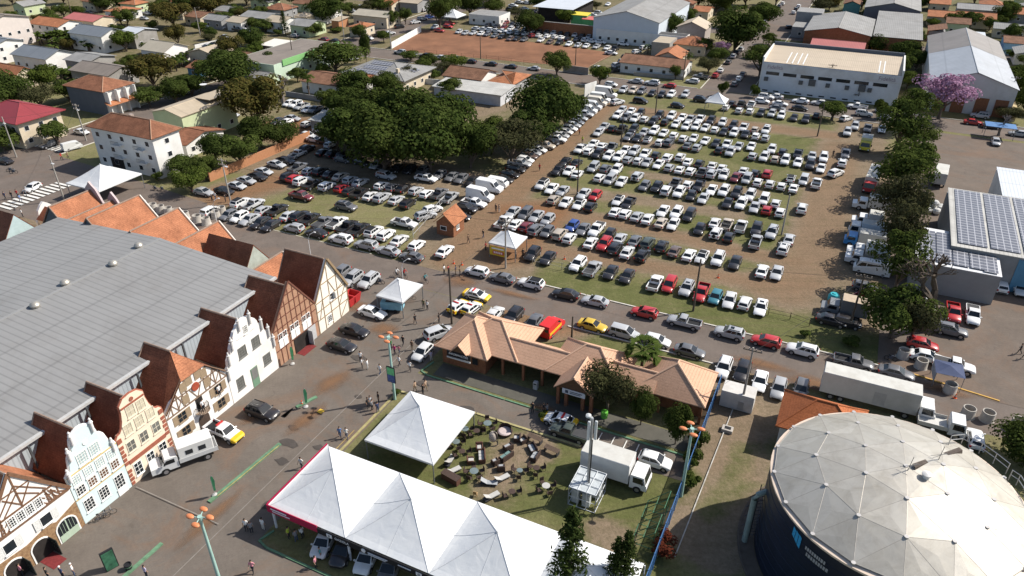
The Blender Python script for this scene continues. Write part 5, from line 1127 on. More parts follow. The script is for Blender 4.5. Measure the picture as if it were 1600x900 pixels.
m.box(-1.45, 1.45, -1.65, 1.65, 2.45, 2.5); m.obj('cabinet', M('cabinet_grey', (.42, .45, .46), .5, .25, 1.5), t)
m = MB(); m.tube((0, 0, 2.4), (0, 0, 11.2), .17, .13, 8); m.obj('mast', METAL(), t); m = MB()
for a in (0, 2.1, 4.2): m.box(.42 * math.cos(a) - .14, .42 * math.cos(a) + .14, .42 * math.sin(a) - .12, .42 * math.sin(a) + .12, 8.6, 11.0, bev=.05)
m.lathe([(.1, 11.0), (.3, 11.1), (.28, 11.3), (.05, 11.4)], (-.5, .2, 0), 12); m.obj('antenna_panel', M('antenna_grey', (.48, .50, .50), .5, .08), t)
m = MB(); m.path([(.2, -.15, 8.5), (.23, -.2, 6), (.2, -.2, 2.5)], .07, 6); m.obj('cable', BLACK(), t)
t = thing('mesh_fence', 'long blue mesh fence with posts between the lawn and the tank path', 'fence', W(-7.85, 0), GA)
def meshm(name, c):
    if name in MATS: return MATS[name]
    m, nt, b = nodes(name); b.inputs['Base Color'].default_value = (*c, 1)
    tr = nt.nodes.new('ShaderNodeBsdfTransparent'); mx = nt.nodes.new('ShaderNodeMixShader'); mx.inputs[0].default_value = .5
    nt.links.new(tr.outputs[0], mx.inputs[1]); nt.links.new(b.outputs[0], mx.inputs[2]); nt.links.new(mx.outputs[0], nt.nodes['Material Output'].inputs[0]); MATS[name] = m; return m
BLUE = M('fence_blue', (.035, .11, .26), .6, .2, 2)
m = MB(); m.box(-.02, .02, 42, 79, .05, 2.2); m.obj('mesh_panel', meshm('blue_mesh', (.03, .10, .24)), t)
for k in range(19): m = MB(); m.box(-.06, .06, 42 + k * 2.05, 42.12 + k * 2.05, 0, 2.35); m.obj('post', BLUE, t)
m = MB(); m.tube((0, 42, 2.25), (0, 79, 2.25), .05, n=5); m.obj('top_rail', BLUE, t)
GRF = M('frame_green', (.05, .15, .08), .6, .2, 2)
for k, (lab, vv) in enumerate((('dark green tubular frame beside the fence by the box truck cab', 55.3), ('dark green tubular frame beside the fence, closer to the conifers', 51.8))):
    t = thing('tubular_frame', lab, 'frame', W(-9.6, vv), GA); m = MB()
    for y in (-1.3, 0, 1.3):
        m.tube((-1.1, y, 0), (1.1, y, 0), .04, n=5); m.tube((1.1, y, 0), (1.1, y, 2.4), .04, n=5); m.tube((-1.1, y, 0), (1.1, y, 2.4), .04, n=5)
    for x, z in ((-1.1, .02), (1.1, 0.02), (1.1, 2.4), (0, 1.2)): m.tube((x, -1.3, z), (x, 1.3, z), .04, n=5)
    m.obj('frame', GRF, t)
# ------------------------------------------------------------------ concrete rings
def ring(label, u, v, r=.85, h=1.35):
    m = MB(); m.lathe([(r * 1.12, 0), (r, .12), (r * .92, h), (r * .80, h), (r * .80, .25)], n=20, caps=False); m.lathe([(.02, .25), (r * .8, .25)], n=20, caps=False)
    return tag(m.obj('concrete_ring', M('ring_concrete', (.40, .37, .33), .9, .2, 1.5, grime=.4), None, W(u, v), smooth=40), label, 'concrete ring', 'concrete rings set out as barriers')
for i, p in enumerate([(208, 322), (224, 324), (240, 328), (252, 331), (264, 334), (276, 337), (290, 341), (309, 346), (323, 350), (338, 340), (347, 333)]):
    ring(f'concrete ring, {ORD[i]} from the left in the row behind the hall gables', *UV(*p))
for i, (p, s) in enumerate([((1410, 558), 'on the grass verge by the red hatchback'), ((1438, 574), 'between the grey sedan and the white sedan at the verge'), ((1483, 612), 'under the small dark blue canopy'), ((1511, 650), 'on the road right of the semi-trailer cab'), ((1541, 656), 'in the middle of the three on the road'), ((1588, 668), 'at the picture edge beside the dark bush')]):
    ring('concrete ring ' + s, *UV(*p), .8, 1.3)
t = thing('canopy', 'small dark blue pop-up canopy over a concrete ring at the roadside', 'canopy', W(18.6, 92.9), GA + R(3))
m = MB(); canopy_grid(m, -1.7, 1.7, -1.6, 1.6, 2.4, 2.9, 4); m.obj('roof', M('navy_cloth', (.045, .06, .12), .8, .15, 2), t)
for x in (-1.6, 1.6):
    for y in (-1.5, 1.5): m = MB(); m.tube((x, y, 0), (x, y, 2.4), .04, n=6); m.obj('pole', POLE, t)
m = MB(); m.box(-1.65, -1.6, -1.5, 1.5, .9, 2.3); m.obj('side_cloth', M('grey_cloth', (.3, .31, .34), .8), t)
u, v = UV(1558, 216); t = thing('canopy', 'blue roofed shelter over a car beside the far gravel yard', 'canopy', W(u, v + 1), GA)
m = MB(); m.box(-3.3, 3.3, -2, 2, 2.9, 3.0); m.obj('roof', M('blue_sheet', (.08, .18, .36), .5, .15), t)
for x in (-3.1, 3.1):
    for y in (-1.8, 1.8): m = MB(); m.tube((x, y, 0), (x, y, 2.9), .06, n=6); m.obj('pole', POLE, t)
# ------------------------------------------------------------------ garden furniture on the lawn
WICK = M('dark_wicker', (.055, .035, .028), .75, .4, 9); CUSH = M('white_cushion', (.40, .39, .37), .85, .06); BRW = M('brown_wicker', (.105, .05, .035), .75, .4, 9); GRC = M('grey_cushion', (.30, .31, .32), .85, .1); ALU = M('dark_metal_frame', (.04, .04, .045), .5, .1)
def armchair(px, py, rz, label, w=.8, body=None, cu=None, cat='armchair', nm='wicker_armchair', z=0):
    t = thing(nm, label, cat, W(*UV(px, py)), GA + R(rz), 'garden furniture shown on the lawn'); h = w / 2; body = body or WICK
    m = MB(); m.box(-.4, .4, -h, h, .08, .36, bev=.03); m.obj('base', body, t)
    m = MB(); m.box(-.42, -.26, -h, h, .36, .86, bev=.05); m.obj('backrest', body, t)
    for s in (-1, 1): m = MB(); m.box(-.42, .4, s * h, s * (h - .13), .30, .62, bev=.04); m.obj('armrest', body, t)
    n = max(1, round(w / .75))
    for k in range(n): m = MB(); y0 = -h + .15 + (w - .3) * k / n; m.box(-.24, .38, y0 + .01, y0 + (w - .3) / n - .01, .37, .5, bev=.04); m.obj('cushion', cu or CUSH, t)
    return t
def garden_chair(p, rz, label):
    t = thing('garden_chair', label, 'chair', p, rz, 'chairs round the lawn tables')
    m = MB(); m.box(-.25, .25, -.26, .26, .40, .46, bev=.03); m.obj('seat', WICK, t); m = MB(); m.box(-.28, -.22, -.26, .26, .46, .95, bev=.02); m.obj('backrest', WICK, t)
    for x in (-.22, .22):
        for y in (-.22, .22): m = MB(); m.tube((x, y, 0), (x, y, .40), .025, n=5); m.obj('leg', ALU, t)
    return t
def table_set(px, py, n, label, r=.5, top=None):
    p = W(*UV(px, py)); t = thing('garden_table', label, 'table', p, GA, 'tables on the furniture lawn')
    m = MB(); m.lathe([(.02, .70), (r, .70), (r, .74), (.02, .75)], n=18); m.obj('table_top', top or glass('glass_top', (.12, .15, .15), .1), t)
    for k in range(3): a = k * 2.1; m = MB(); m.tube((r * .7 * math.cos(a), r * .7 * math.sin(a), 0), (.12 * math.cos(a), .12 * math.sin(a), .7), .03, n=5); m.obj('leg', ALU, t)
    for k in range(n):
        a = k * 2 * PI / n + .4
        garden_chair(p + Vector(((r + .42) * math.cos(a), (r + .42) * math.sin(a), 0)), a + PI, f'{ORD[k]} dark chair at the {label}')
def lounger(px, py, rz, label, mat=None):
    t = thing('sun_lounger', label, 'sun lounger', W(*UV(px, py)), GA + R(rz), 'garden furniture shown on the lawn')
    m = MB(); m.box(-.95, .95, -.33, .33, .22, .28); m.obj('frame', ALU, t)
    for x in (-.75, .75):
        for y in (-.28, .28): m = MB(); m.tube((x, y, 0), (x, y, .22), .03, n=5); m.obj('leg', ALU, t)
    m = MB(); m.grid([[(.95, -.3, .285), (.95, .3, .285)], [(-.2, -.3, .285), (-.2, .3, .285)], [(-.85, -.3, .75), (-.85, .3, .75)]], 0); m.grid([[(.95, -.3, .36), (.95, .3, .36)], [(-.2, -.3, .36), (-.2, .3, .36)], [(-.88, -.3, .83), (-.88, .3, .83)]], 0); m.obj('mattress', mat or CUSH, t)
table_set(762, 668, 5, 'glass table nearest the square tent corner')
table_set(713, 697, 4, 'dark table against the side of the square tent', .45); table_set(727, 677, 3, 'table tucked under the square tent edge', .45)
table_set(741, 743, 5, 'round table between loungers and brown counter', .5); table_set(853, 766, 4, 'table with white cups near the mesh cage', .45, CUSH)
table_set(812, 742, 3, 'small dark table at the lawn middle', .35)
armchair(749, 702, -60, 'brown wicker armchair with white seat behind the brown sofa', .85, BRW); armchair(753, 716, -150, 'brown wicker sofa with long white seat', 1.9, BRW, cat='sofa', nm='wicker_sofa'); armchair(735, 723, 30, 'brown wicker armchair in front of the brown sofa', .85, BRW)
armchair(808, 688, 200, 'dark wicker armchair beside the oval daybed', .9); armchair(817, 691, 240, 'dark wicker armchair next to the first bench', .8)
armchair(832, 704, 225, 'dark wicker sofa with grey cushions, upper half of the curved group', 1.5, WICK, GRC, 'sofa', 'wicker_sofa'); armchair(836, 716, 180, 'dark wicker sofa with grey cushions, lower half of the curved group', 1.5, WICK, GRC, 'sofa', 'wicker_sofa')
armchair(791, 716, 160, 'long dark sofa with green-grey cushions', 1.8, WICK, M('green_cushion', (.12, .20, .19), .8, .15), 'sofa', 'wicker_sofa'); armchair(794, 702, 150, 'dark wicker loveseat above the green sofa', 1.1, WICK, GRC)
armchair(774, 725, 150, 'round backed dark armchair between sofa and loungers', .8, WICK, GRC); armchair(783, 734, 120, 'dark striped armchair below the green sofa', .9, WICK, GRC)
lounger(703, 722, 95, 'pale lounger standing nearest the square tent'); lounger(708, 738, 60, 'pale lounger beside the brown counter'); lounger(784, 750, 60, 'pale lounger in the middle of the lawn'); lounger(764, 757, 20, 'dark grey lounger on bare earth', GRC); lounger(768, 778, 60, 'pale lounger closest to the marquee edge')
for (px, py), lab in (((836, 690), 'dark slatted bench, upper of two near the street'), ((862, 708), 'dark slatted bench, lower of two near the street')):
    t = thing('garden_bench', lab, 'bench', W(*UV(px, py)), GA + R(-8), 'garden furniture shown on the lawn')
    m = MB()
    for k in range(5): m.box(-.95, .95, -.35 + k * .15, -.23 + k * .15, .70, .74)
    m.obj('table_top', M('bench_wood', (.10, .07, .05), .8, .3, 4), t)
    for x in (-.8, .8): m = MB(); m.box(x - .05, x + .05, -.32, .36, 0, .70); m.obj('leg', ALU, t)
t = thing('daybed', 'oval wicker daybed with pink-grey cushion and hood', 'daybed', W(*UV(789, 677)), GA + R(20), 'garden furniture shown on the lawn')
m = MB(); m.lathe([(.85, .1), (.95, .4), (.88, .42), (.8, .3)], n=20, caps=False); m.obj('base', WICK, t); m = MB(); m.lathe([(.02, .46), (.7, .45), (.84, .36)], n=20); m.obj('cushion', M('pinkish_cushion', (.48, .40, .38), .85), t)
m = MB(); m.grid([[(.9 * math.cos(a), .9 * math.sin(a), .4) for a in [PI * k / 10 - .3 for k in range(11)]], [(.75 * math.cos(a), .75 * math.sin(a), 1.0) for a in [PI * k / 10 - .3 for k in range(11)]]], 0); m.obj('hood', WICK, t)
t = thing('hanging_chair', 'egg shaped hanging chair on a ring stand', 'chair', W(*UV(771, 693)), GA, 'garden furniture shown on the lawn')
m = MB(); m.path([(.55 * math.cos(a), .55 * math.sin(a), .04) for a in [2 * PI * k / 16 for k in range(17)]], .04, 5); m.path([(.55, 0, .04), (.6, 0, 1.2), (.3, 0, 1.95), (0, 0, 1.95)], .04, 6); m.obj('stand', ALU, t)
m = MB(); m.grid([[(.55 * math.sin(p) * math.cos(a), .55 * math.sin(p) * math.sin(a), 1.1 - .75 * math.cos(p)) for a in [PI * .15 + 1.7 * PI * k / 14 for k in range(15)]] for p in [PI * k / 9 for k in range(10)]], 0); m.obj('shell', M('pale_wicker', (.42, .36, .30), .8, .3, 9), t); m = MB(); m.ball((0, 0, .7), .36, .36, .16); m.obj('cushion', CUSH, t)
t = thing('counter', 'long brown wicker counter beside the square tent corner pole', 'counter', W(*UV(705, 751)), GA + R(-10)); m = MB(); m.box(-1.1, 1.1, -.4, .4, 0, .85, bev=.03); m.obj('body', BRW, t); m = MB(); m.box(-1.15, 1.15, -.45, .45, .855, .9); m.obj('counter_top', WICK, t)
t = thing('folding_chair', 'small wooden folding chair near the marquee edge', 'chair', W(*UV(743, 775)), GA + R(100)); m = MB(); m.box(-.2, .2, -.2, .2, .4, .44); m.obj('seat', M('light_wood', (.40, .26, .13), .8), t); m = MB(); m.box(-.22, -.18, -.2, .2, .44, .85); m.obj('backrest', M('light_wood'), t)
for y in (-.18, .18): m = MB(); m.tube((-.2, y, 0), (.2, y, .42), .02, n=5); m.tube((.2, y, 0), (-.2, y, .42), .02, n=5); m.obj('leg', M('light_wood'), t)
for i, (x, y, n) in enumerate([(722, 712, 2), (745, 680, 2), (838, 738, 3), (800, 775, 2)]): table_set(x, y, n, f'{ORD[i]} small dark table on the lawn', .4, WICK)
# feather flags, signs and small street things
def flag(px, py, label):
    t = thing('feather_flag', label, 'flag', W(*UV(px, py)), GA, 'green feather flags'); m = MB(); m.lathe([(.3, 0), (.32, .12), (.15, .22), (.03, .25)], n=12); m.obj('base', CUSH, t)
    m = MB(); m.path([(0, 0, .2), (0, 0, 2.4), (.15, 0, 2.9), (.4, 0, 3.05)], .025, 5); m.obj('pole', METAL(), t); m = MB(); m.grid([[(.03, 0, .7), (.30, .06, .8)], [(.03, 0, 1.6), (.52, -.06, 1.6)], [(.03, 0, 2.4), (.55, .05, 2.4)], [(.16, 0, 2.9), (.42, 0, 3.02)]], 0); m.obj('cloth', M('flag_green', (.10, .45, .20), .7, .4, 2), t)
flag(457, 569, 'green feather flag by the open door of the timber hall'); flag(478, 636, 'green feather flag on the plaza by the orange cone'); flag(336, 774, 'green feather flag near the lower plaza kerb')
def cone(px, py, label): 
    t = thing('traffic_cone', label, 'traffic cone', W(*UV(px, py)), 0, 'traffic cones'); m = MB(); m.box(-.2, .2, -.2, .2, 0, .04); m.lathe([(.16, .04), (.04, .7)], n=10); m.obj('body', M('cone_orange', (.62, .10, .03), .6), t); m = MB(); m.lathe([(.118, .3), (.088, .46)], n=10); m.obj('white_band', CUSH, t)
cone(472, 632, 'orange cone beside the plaza feather flag'); cone(709, 412, 'orange cone at the field gate, first of two by the road'); cone(722, 414, 'orange cone at the field gate, second of two by the road'); cone(1492, 622, 'orange cone on the road by the blue pop-up canopy'); cone(1122, 434, 'red-orange cone on the grass between field rows'); cone(882, 405, 'orange marker on the grass near the front row')
t = thing('totem_sign', 'tall leaning dark green totem sign on the lower plaza', 'sign', W(*UV(176, 888)), GA + R(70)); m = MB(); m.box(-.6, .6, -.12, .12, 0, 2.5); m.obj('body', BLK, t); m = MB(); m.box(-.52, .52, -.14, -.121, .1, 2.4); m.obj('print', M('totem_green', (.04, .12, .07), .4, .7, 2), t)
t = thing('litter_bin', 'black round bin by the green kerb on the lower plaza', 'bin', W(*UV(202, 889)), 0); m = MB(); m.lathe([(.3, 0), (.36, .7), (.3, .72), (.28, .6)], n=14); m.obj('body', BLK, t); m = MB(); m.lathe([(.37, .45), (.37, .55)], n=14, caps=False); m.obj('band', GREEN, t)
t = thing('litter_bin', 'tall pale bin on the pavilion terrace', 'bin', W(*UV(837, 607)), GA); m = MB(); m.box(-.3, .3, -.3, .3, 0, 1.1, bev=.05); m.obj('body', M('bin_grey', (.42, .42, .40), .6), t); m = MB(); m.box(-.2, .2, -.31, -.29, .8, .98); m.obj('flap', BLK, t)
t = thing('litter_bin', 'bright green drum bin by the pavilion kerb', 'bin', W(*UV(944, 652)), 0); m = MB(); m.lathe([(.4, 0), (.45, .5), (.42, .95), (.2, 1.0)], n=16); m.obj('body', M('lime_drum', (.12, .42, .05), .5), t); m = MB(); m.lathe([(.46, .45), (.46, .52)], n=16, caps=False); m.obj('band', GREEN, t)
t = thing('waste_container', 'red steel waste skip against the cream timbered gable', 'skip', W(*UV(548, 474)), GA); m = MB(); m.grid([[(-.9, -1.2, .2), (.9, -1.2, .2), (.9, 1.2, .2), (-.9, 1.2, .2)], [(-1.1, -1.5, 1.6), (1.1, -1.5, 1.6), (1.1, 1.5, 1.6), (-1.1, 1.5, 1.6)], [(-1.0, -1.4, 1.6), (1.0, -1.4, 1.6), (1.0, 1.4, 1.6), (-1.0, 1.4, 1.6)], [(-.9, -1.2, .4), (.9, -1.2, .4), (.9, 1.2, .4), (-.9, 1.2, .4)]], 0, True, True, True); m.obj('body', M('skip_red', (.42, .03, .03), .6, .15), t); m = MB(); m.box(-1.14, 1.14, -.1, .1, .5, 1.5); m.obj('rib', M('skip_red'), t)
t = thing('covered_trailer', 'pale blue tarpaulin-covered trailer box under the bicycle tent', 'trailer', W(*UV(614, 484)), GA + R(20)); m = MB(); m.box(-1.7, 1.7, -.9, .9, .5, 1.7, bev=.15); m.obj('tarpaulin', M('sky_tarp', (.22, .42, .50), .7, .2, 1), t); 
for x in (-.6, .6):
    for y in (-.95, .95): m = MB(); m.tube((x, y - .08, .3), (x, y + .08, .3), .3, n=12); m.obj('wheel', BLACK(), t)
m = MB(); m.box(-.9, .9, -.55, .55, 1.7, 1.76); m.obj('dark_panel', M('tarp_dark', (.06, .06, .06), .7, .4, 2), t)
b = W(*UV(1136, 673)); t = thing('concrete_block', 'broken pale concrete box cover on the bare earth path', 'block', b, GA); m = MB(); m.box(-.65, .65, -.5, .5, 0, .45, bev=.04); m.obj('body', M('ring_concrete'), t); m = MB(); m.box(-.35, .4, -.25, .3, .45, .46); m.obj('opening', BLK, t)
# ------------------------------------------------------------------ streets of houses round the field
FIB = sheet('fibre_roof', (.24, .235, .225), 'X', .6, .35, .8, 0, .2, .5); FIBY = sheet('fibre_roof_y', (.24, .235, .225), 'Y', .6, .35, .8, 0, .2, .5)
BRF = sheet('brown_fibre_roof', (.19, .16, .135), 'Y', .6, .3, .85, 0, .15, .4); CRF = sheet('cream_sheet_roof', (.40, .33, .24), 'X', .5, .3, .7, 0, .12, .5)
SLA = sheet('slate_blue_roof', (.17, .185, .20), 'Y', .4, .3, .5, 0, .1, .2); WMR = sheet('white_metal_roof', (.58, .60, .62), 'X', .6, .25, .4, .1, .06, .2)
SIL = sheet('weathered_zinc_roof', (.34, .355, .38), 'Y', 1.6, .3, .45, .2, .12, .3); TAN = sheet('tan_sheet_roof', (.44, .36, .265), 'X', .5, .3, .7, 0, .08, .25)
RMR = sheet('red_metal_roof', (.24, .035, .04), 'X', .5, .3, .5, 0, .1, .2); PKR = sheet('pink_metal_roof', (.42, .13, .115), 'X', .5, .3, .6, 0, .1, .2)
BTILE = tile('brown_tile', (.22, .115, .07), var=.5); OTILE = tile('orange_roof_tile', (.40, .165, .08), var=.35)
WALLW = M('white_wall', (.66, .65, .62), .85, .08, .6, grime=.3); WALLC = M('cream_house_wall', (.55, .47, .35), .85, .1, .7, grime=.25); WALLG = M('grey_wall', (.26, .26, .26), .85, .12, .6, grime=.3)
WALLB = M('slate_wall', (.10, .115, .14), .8, .1, .6); WALLN = M('pale_green_wall', (.46, .52, .32), .85, .08, .6, grime=.25); CONW = M('raw_concrete', (.28, .265, .245), .9, .2, .6, grime=.4); BLUW = M('blue_wall', (.10, .24, .36), .8, .12, .6)
GH = 'houses round the parking fields'
def porchx(t, a, b, o):
    m = MB(); m.box(a - o, a - o + .08, -b + o, b - o, 0, 6.3); m.obj('white_front', WALLW, t)
    for k in range(4): m = MB(); y = -b + o + .2 + k * (2 * b - 2 * o - .6) / 3; m.box(a - o + .1, a - o + 1.4, y, y + .25, 0, 6.3); m.obj('column', WALLW, t)
    m = MB(); m.grid([[(a - o, -b, 3.6), (a - o, b, 3.6)], [(a + 1.6, -b, 2.9), (a + 1.6, b, 2.9)]], 0); m.obj('porch_roof', OTILE, t)
def balc(t, a, b, o):
    for z in (3.0, 5.9):
        for x in (-2.6, 4.2):
            m = MB(); m.box(x, x + 2.4, -b + o - 1.1, -b + o, z, z + .15); q = m.obj('balcony', WALLW, t); m = MB()
            for k in range(9): m.tube((x + k * .3, -b + o - 1.05, z + .15), (x + k * .3, -b + o - 1.05, z + 1.0), .02, n=4)
            m.tube((x, -b + o - 1.05, z + 1.0), (x + 2.4, -b + o - 1.05, z + 1.0), .03, n=4); m.obj('railing', M('iron'), q)
    m = MB(); m.box(-5.5, -1.5, -b + o - .05, -b + o + .02, 0, 2.6); m.obj('garage_door', M('dark_interior'), t)
    m = MB(); m.box(-1, -.2, .2, 1, 9, 11.6); m.obj('chimney', M('stained_block', (.3, .25, .22), .9), t)
def solar(nx, ny, s=1.0, tilt=0, off=(0, 0)):
    def f(t, a, b, o): pass
    return f
def panels(t, pts, name='solar_panel', lift=.12):
    "a solar array: four local corners"
    m = MB(); q = [Vector(p) + Vector((0, 0, lift)) for p in pts]; m.grid([q, [p - Vector((0, 0, .05)) for p in q]], 0, True, True, True); return m.obj(name, panelmat(), t)
house('apartment_house', 'white three-storey corner apartment house with weathered orange hip roof', [(133, 197), (240.6, 216), (284.6, 199.8)], 9.0, 'hip', 2.4, WALLW, OLDTILE(), 'apartment house', .6, 3, 'sE', 'x', extra=balc)
def greenx(t, a, b, o):
    m = MB(); m.box(-a * .1, a * .9, b * .1, b, 8.3, 8.45); m.obj('raised_roof', CRF, t)
    m = MB(); m.lathe([(.9, .25), (.6, .06), (.02, 0)], (-a + 1, b - 1, 9.3), 16); m.obj('dish_antenna', M('dish_white', (.6, .6, .6), .5), t)
house('green_house', 'pale green block with stained cream sheet roof behind the apartment house', [(248, 172), (282, 183), (344.5, 161), (321, 145)], 7.0, 'gable', 1.2, WALLN, CRF, axis='y', over=.3, win='E', extra=greenx)
house('two_storey_house', 'slate grey two-storey house with brown hip roof and white porch', [(108.5, 132), (158.7, 144), (207.6, 130), (149, 119)], 6.5, 'hip', 2.2, WALLB, OLDTILE(), over=.6, floors=2, win='E', extra=porchx)
house('two_storey_house', 'two-storey house under a deep red metal hip roof at the crossing', [(-4, 188), (24, 195), (97, 170), (30, 157)], 6.3, 'hip', 2.6, WALLC, RMR, over=1.0, floors=2, win='sE')
house('tiled_house', 'low tiled house with white side wall below the pale green block', [(287, 227), (320, 197), (353, 202)], 3.2, 'gable', 1.5, WALLW, OLDTILE(), axis='x')
house('low_house', 'wide brown fibre-roofed building in the upper left block', [(112, 107), (172, 120), (227, 91), (205, 82)], 4.2, 'gable', 1.6, CONW, BRF, axis='x')
house('low_house', 'patchy grey fibre roof beside the wide brown roof', [(130, 98), (185, 86), (150, 80)], 4.2, 'gable', 1.2, CONW, FIBY, axis='x', floors=0)
house('long_tiled_house', 'long orange-brown tiled roof with trees before it in the left block', [(-60, 95), (0, 112), (47, 125), (92, 117)], 4.0, 'gable', 2.2, WALLC, OTILE, axis='x', floors=0)
house('modern_house', 'white modern house with flat grey roof and row of roof hatches', [(0, 73), (7, 76), (46, 66), (22, 42)], 6.0, 'gable', 1.4, WALLW, SLA, axis='x', floors=2)
house('modern_house', 'white gabled annex with slate roof and two small gable windows', [(46, 82), (87, 96), (117, 80), (67, 67)], 4.4, 'gable', 2.0, WALLW, SLA, axis='x')
house('assembly_hall', 'tall pale hall with dark vertical windows in the far left corner', [(-30, 40), (0, 33), (50, 16)], 9.0, 'gable', 2.0, M('pinkish_wall', (.56, .50, .46), .85, .08, .6), BRF, axis='x', floors=2, win='sE')
house('small_house', 'small white two-storey house with bright orange split roof', [(66, 36), (90, 42.5), (119, 32), (102, 24)], 5.5, 'gable', 1.6, WALLW, OTILE, axis='x', floors=2)
house('pink_roof_house', 'house with pink-red metal roof and cream walls', [(122, 22), (150, 35), (165, 22)], 4.2, 'gable', 1.4, WALLC, PKR, axis='x')
house('parapet_house', 'grey roofed house with broad white gable parapet and one window', [(140, 55), (165, 59), (215, 41), (186, 31)], 5.6, 'gable', 2.0, WALLW, SLA, axis='x')
house('workshop', 'workshop with shiny blue-white metal roof beside the parapet house', [(182, 51), (210, 54), (245, 45)], 5.0, 'gable', 1.2, CONW, WMR, axis='x')
house('white_gable_house', 'bright white blind gable wall with beige roof beside a small car yard', [(216, 77), (256, 82), (300, 68)], 5.0, 'gable', 2.0, M('bright_wall', (.70, .66, .64), .85, .05, .5), sheet('beige_roof', (.36, .32, .25), 'X', .6, .25, .8), axis='x', win='s')
house('blue_hut', 'small blue hut with brown tiled roof between big dark trees', [(292, 104), (308, 108), (327, 95)], 3.0, 'gable', 1.2, BLUW, OLDTILE(), axis='x')
house('grey_house', 'blue-grey house with solar patch on grey roof, far top row', [(380, 25), (417, 30), (455, 16), (436, 10)], 4.0, 'gable', 1.4, M('grey_blue_wall', (.27, .34, .37), .85), FIB, axis='x')
house('white_gable_house', 'small white open gable beside the blue-grey house, far top row', [(421, 31), (441, 36), (455, 27), (444, 24)], 4.0, 'gable', 1.4, WALLW, CRF, axis='x')
house('green_house', 'light green house with dark grey roof, far top row', [(466, 34), (482, 42), (512, 32), (500, 26)], 4.0, 'gable', 1.5, WALLN, FIB, axis='x')
house('cream_house', 'cream roofed house half hidden by a conifer, far top row', [(463, 24), (478, 27), (488, 22)], 4.0, 'hip', 1.3, WALLC, CRF)
house('brick_shed', 'tiny orange brick shed with pale roof on the empty plot', [(517, 31), (529, 33), (537, 27)], 3.0, 'shed', .5, brickmat('orange_brick', (.38, .18, .09), (.45, .22, .12)), CRF, axis='y', floors=0)
house('cream_house', 'cream house with wide beige roof at the avenue bend', [(571, 24), (604, 28), (619, 16), (585, 12)], 4.3, 'gable', 1.4, WALLC, sheet('beige_roof', (.36, .32, .25)), axis='x')
house('shed_house', 'long pale shed at the very top beyond the far yard', [(622, 3), (655, 5), (660, -2)], 4.0, 'gable', 1.2, WALLG, CRF, axis='x', floors=0)
house('restaurant', 'pale building with white kinked roof slab and brick chimney', [(405, 70), (440, 72), (455, 66)], 5.0, 'shed', .6, M('brownish_wall', (.24, .17, .13), .9), M('white_slab', (.62, .58, .52), .8, .08), axis='y', floors=0)
def signx(t, a, b, o):
    m = MB(); m.box(a - .02 - o, a + .3 - o, -b + 4, b - 1, 4.4, 6.2); q = m.obj('green_fascia', M('bright_green', (.20, .42, .16), .6, .12, 2), t)
house('green_shop', 'shop with pale green walls and bright green fascia along the side avenue', [(404, 100), (428, 105), (496, 69), (470, 62)], 5.0, 'flat', 0, M('mint_wall', (.46, .56, .44), .8, .1, .6, grime=.2), BRF, 'shop', .3, 1, 'E', extra=signx)
def roofsolar(t, a, b, o):
    for x0, x1, y0, y1 in ((-a * .62, a * .05, -b * .86, -b * .62), (-a * .5, a * .2, -b * .56, -b * .32), (-a * .4, a * .22, -b * .26, -b * .06)):
        f = lambda y: 4.0 + 2.4 * (1 - abs(y) / b); panels(t, [(x0, y0, f(y0)), (x1, y0, f(y0)), (x1, y1, f(y1)), (x0, y1, f(y1))])
    for x0, x1 in ((a * .5, a * .64), (a * .70, a * .86)):
        g = lambda x: 4.0 + 2.4 * (a - x) / b; panels(t, [(x0, -b * .12, g(x0)), (x1, -b * .1, g(x1)), (x1, b * .25, g(x1)), (x0, b * .25, g(x0))])
    m = MB(); m.box(a * .55, a * .62, -b * .6, -b * .5, 4.2, 6.2); m.obj('chimney', WALLC, t)
house('solar_house', 'big grey hip-roofed house covered in rows of solar panels', [(537, 111), (607, 124), (686, 103), (606, 88)], 4.0, 'hip', 2.4, WALLC, FIB, over=1, win='sE', extra=roofsolar)
house('tiled_house', 'low white house with mossy brown tiled roof behind the car yard', [(489, 128), (529, 135), (546, 116), (507, 111)], 3.4, 'gable', 1.5, WALLW, BTILE, axis='x')
house('tiled_house', 'small white house with clean orange tiled roof below the solar house', [(556, 118), (573, 129), (588, 118)], 4.0, 'gable', 1.2, WALLW, OTILE, axis='x')
house('tiled_house', 'rust stained brown tiled roof with white gable and twin windows', [(706, 113), (752, 126), (776, 107), (732, 98)], 4.0, 'gable', 1.8, WALLW, BTILE, axis='x')
house('tiled_house', 'grey house under an orange hip roof beside the rust stained roof', [(760, 127), (797, 133), (819, 123), (796, 112)], 3.4, 'hip', 2.0, WALLG, OTILE)
house('long_shed', 'long low shed with pale grey roof and white corrugated wall by the trees', [(677, 133), (780, 149), (806, 136)], 3.2, 'shed', .6, M('white_sheet_wall', (.52, .53, .55), .7, .12, .8, grime=.4), sheet('pale_shed_roof', (.42, .41, .38), 'X', .6, .3, .8, 0, .2, .5), axis='y', floors=0)
house('grey_shed', 'small grey shed in the tree-side car yard', [(480, 187), (515, 192), (520, 177)], 3.0, 'shed', .6, WALLG, sheet('pale_shed_roof', (.42, .41, .38)), axis='y')
house('long_tiled_house', 'long low house with brown tiled roof facing the back street', [(976, 98), (1072, 107), (1080, 96), (985, 84)], 3.2, 'gable', 1.5, WALLW, BTILE, axis='x')
house('tiled_house', 'orange roofed house with pale side roof behind the long low house', [(1022, 88), (1066, 91), (1080, 76)], 3.5, 'gable', 1.8, WALLC, OTILE, axis='y', floors=0)
house('tiled_house', 'orange hip-roofed house below the beige gabled house', [(1050, 68), (1100, 73), (1118, 60)], 3.5, 'hip', 2.0, WALLC, OTILE)
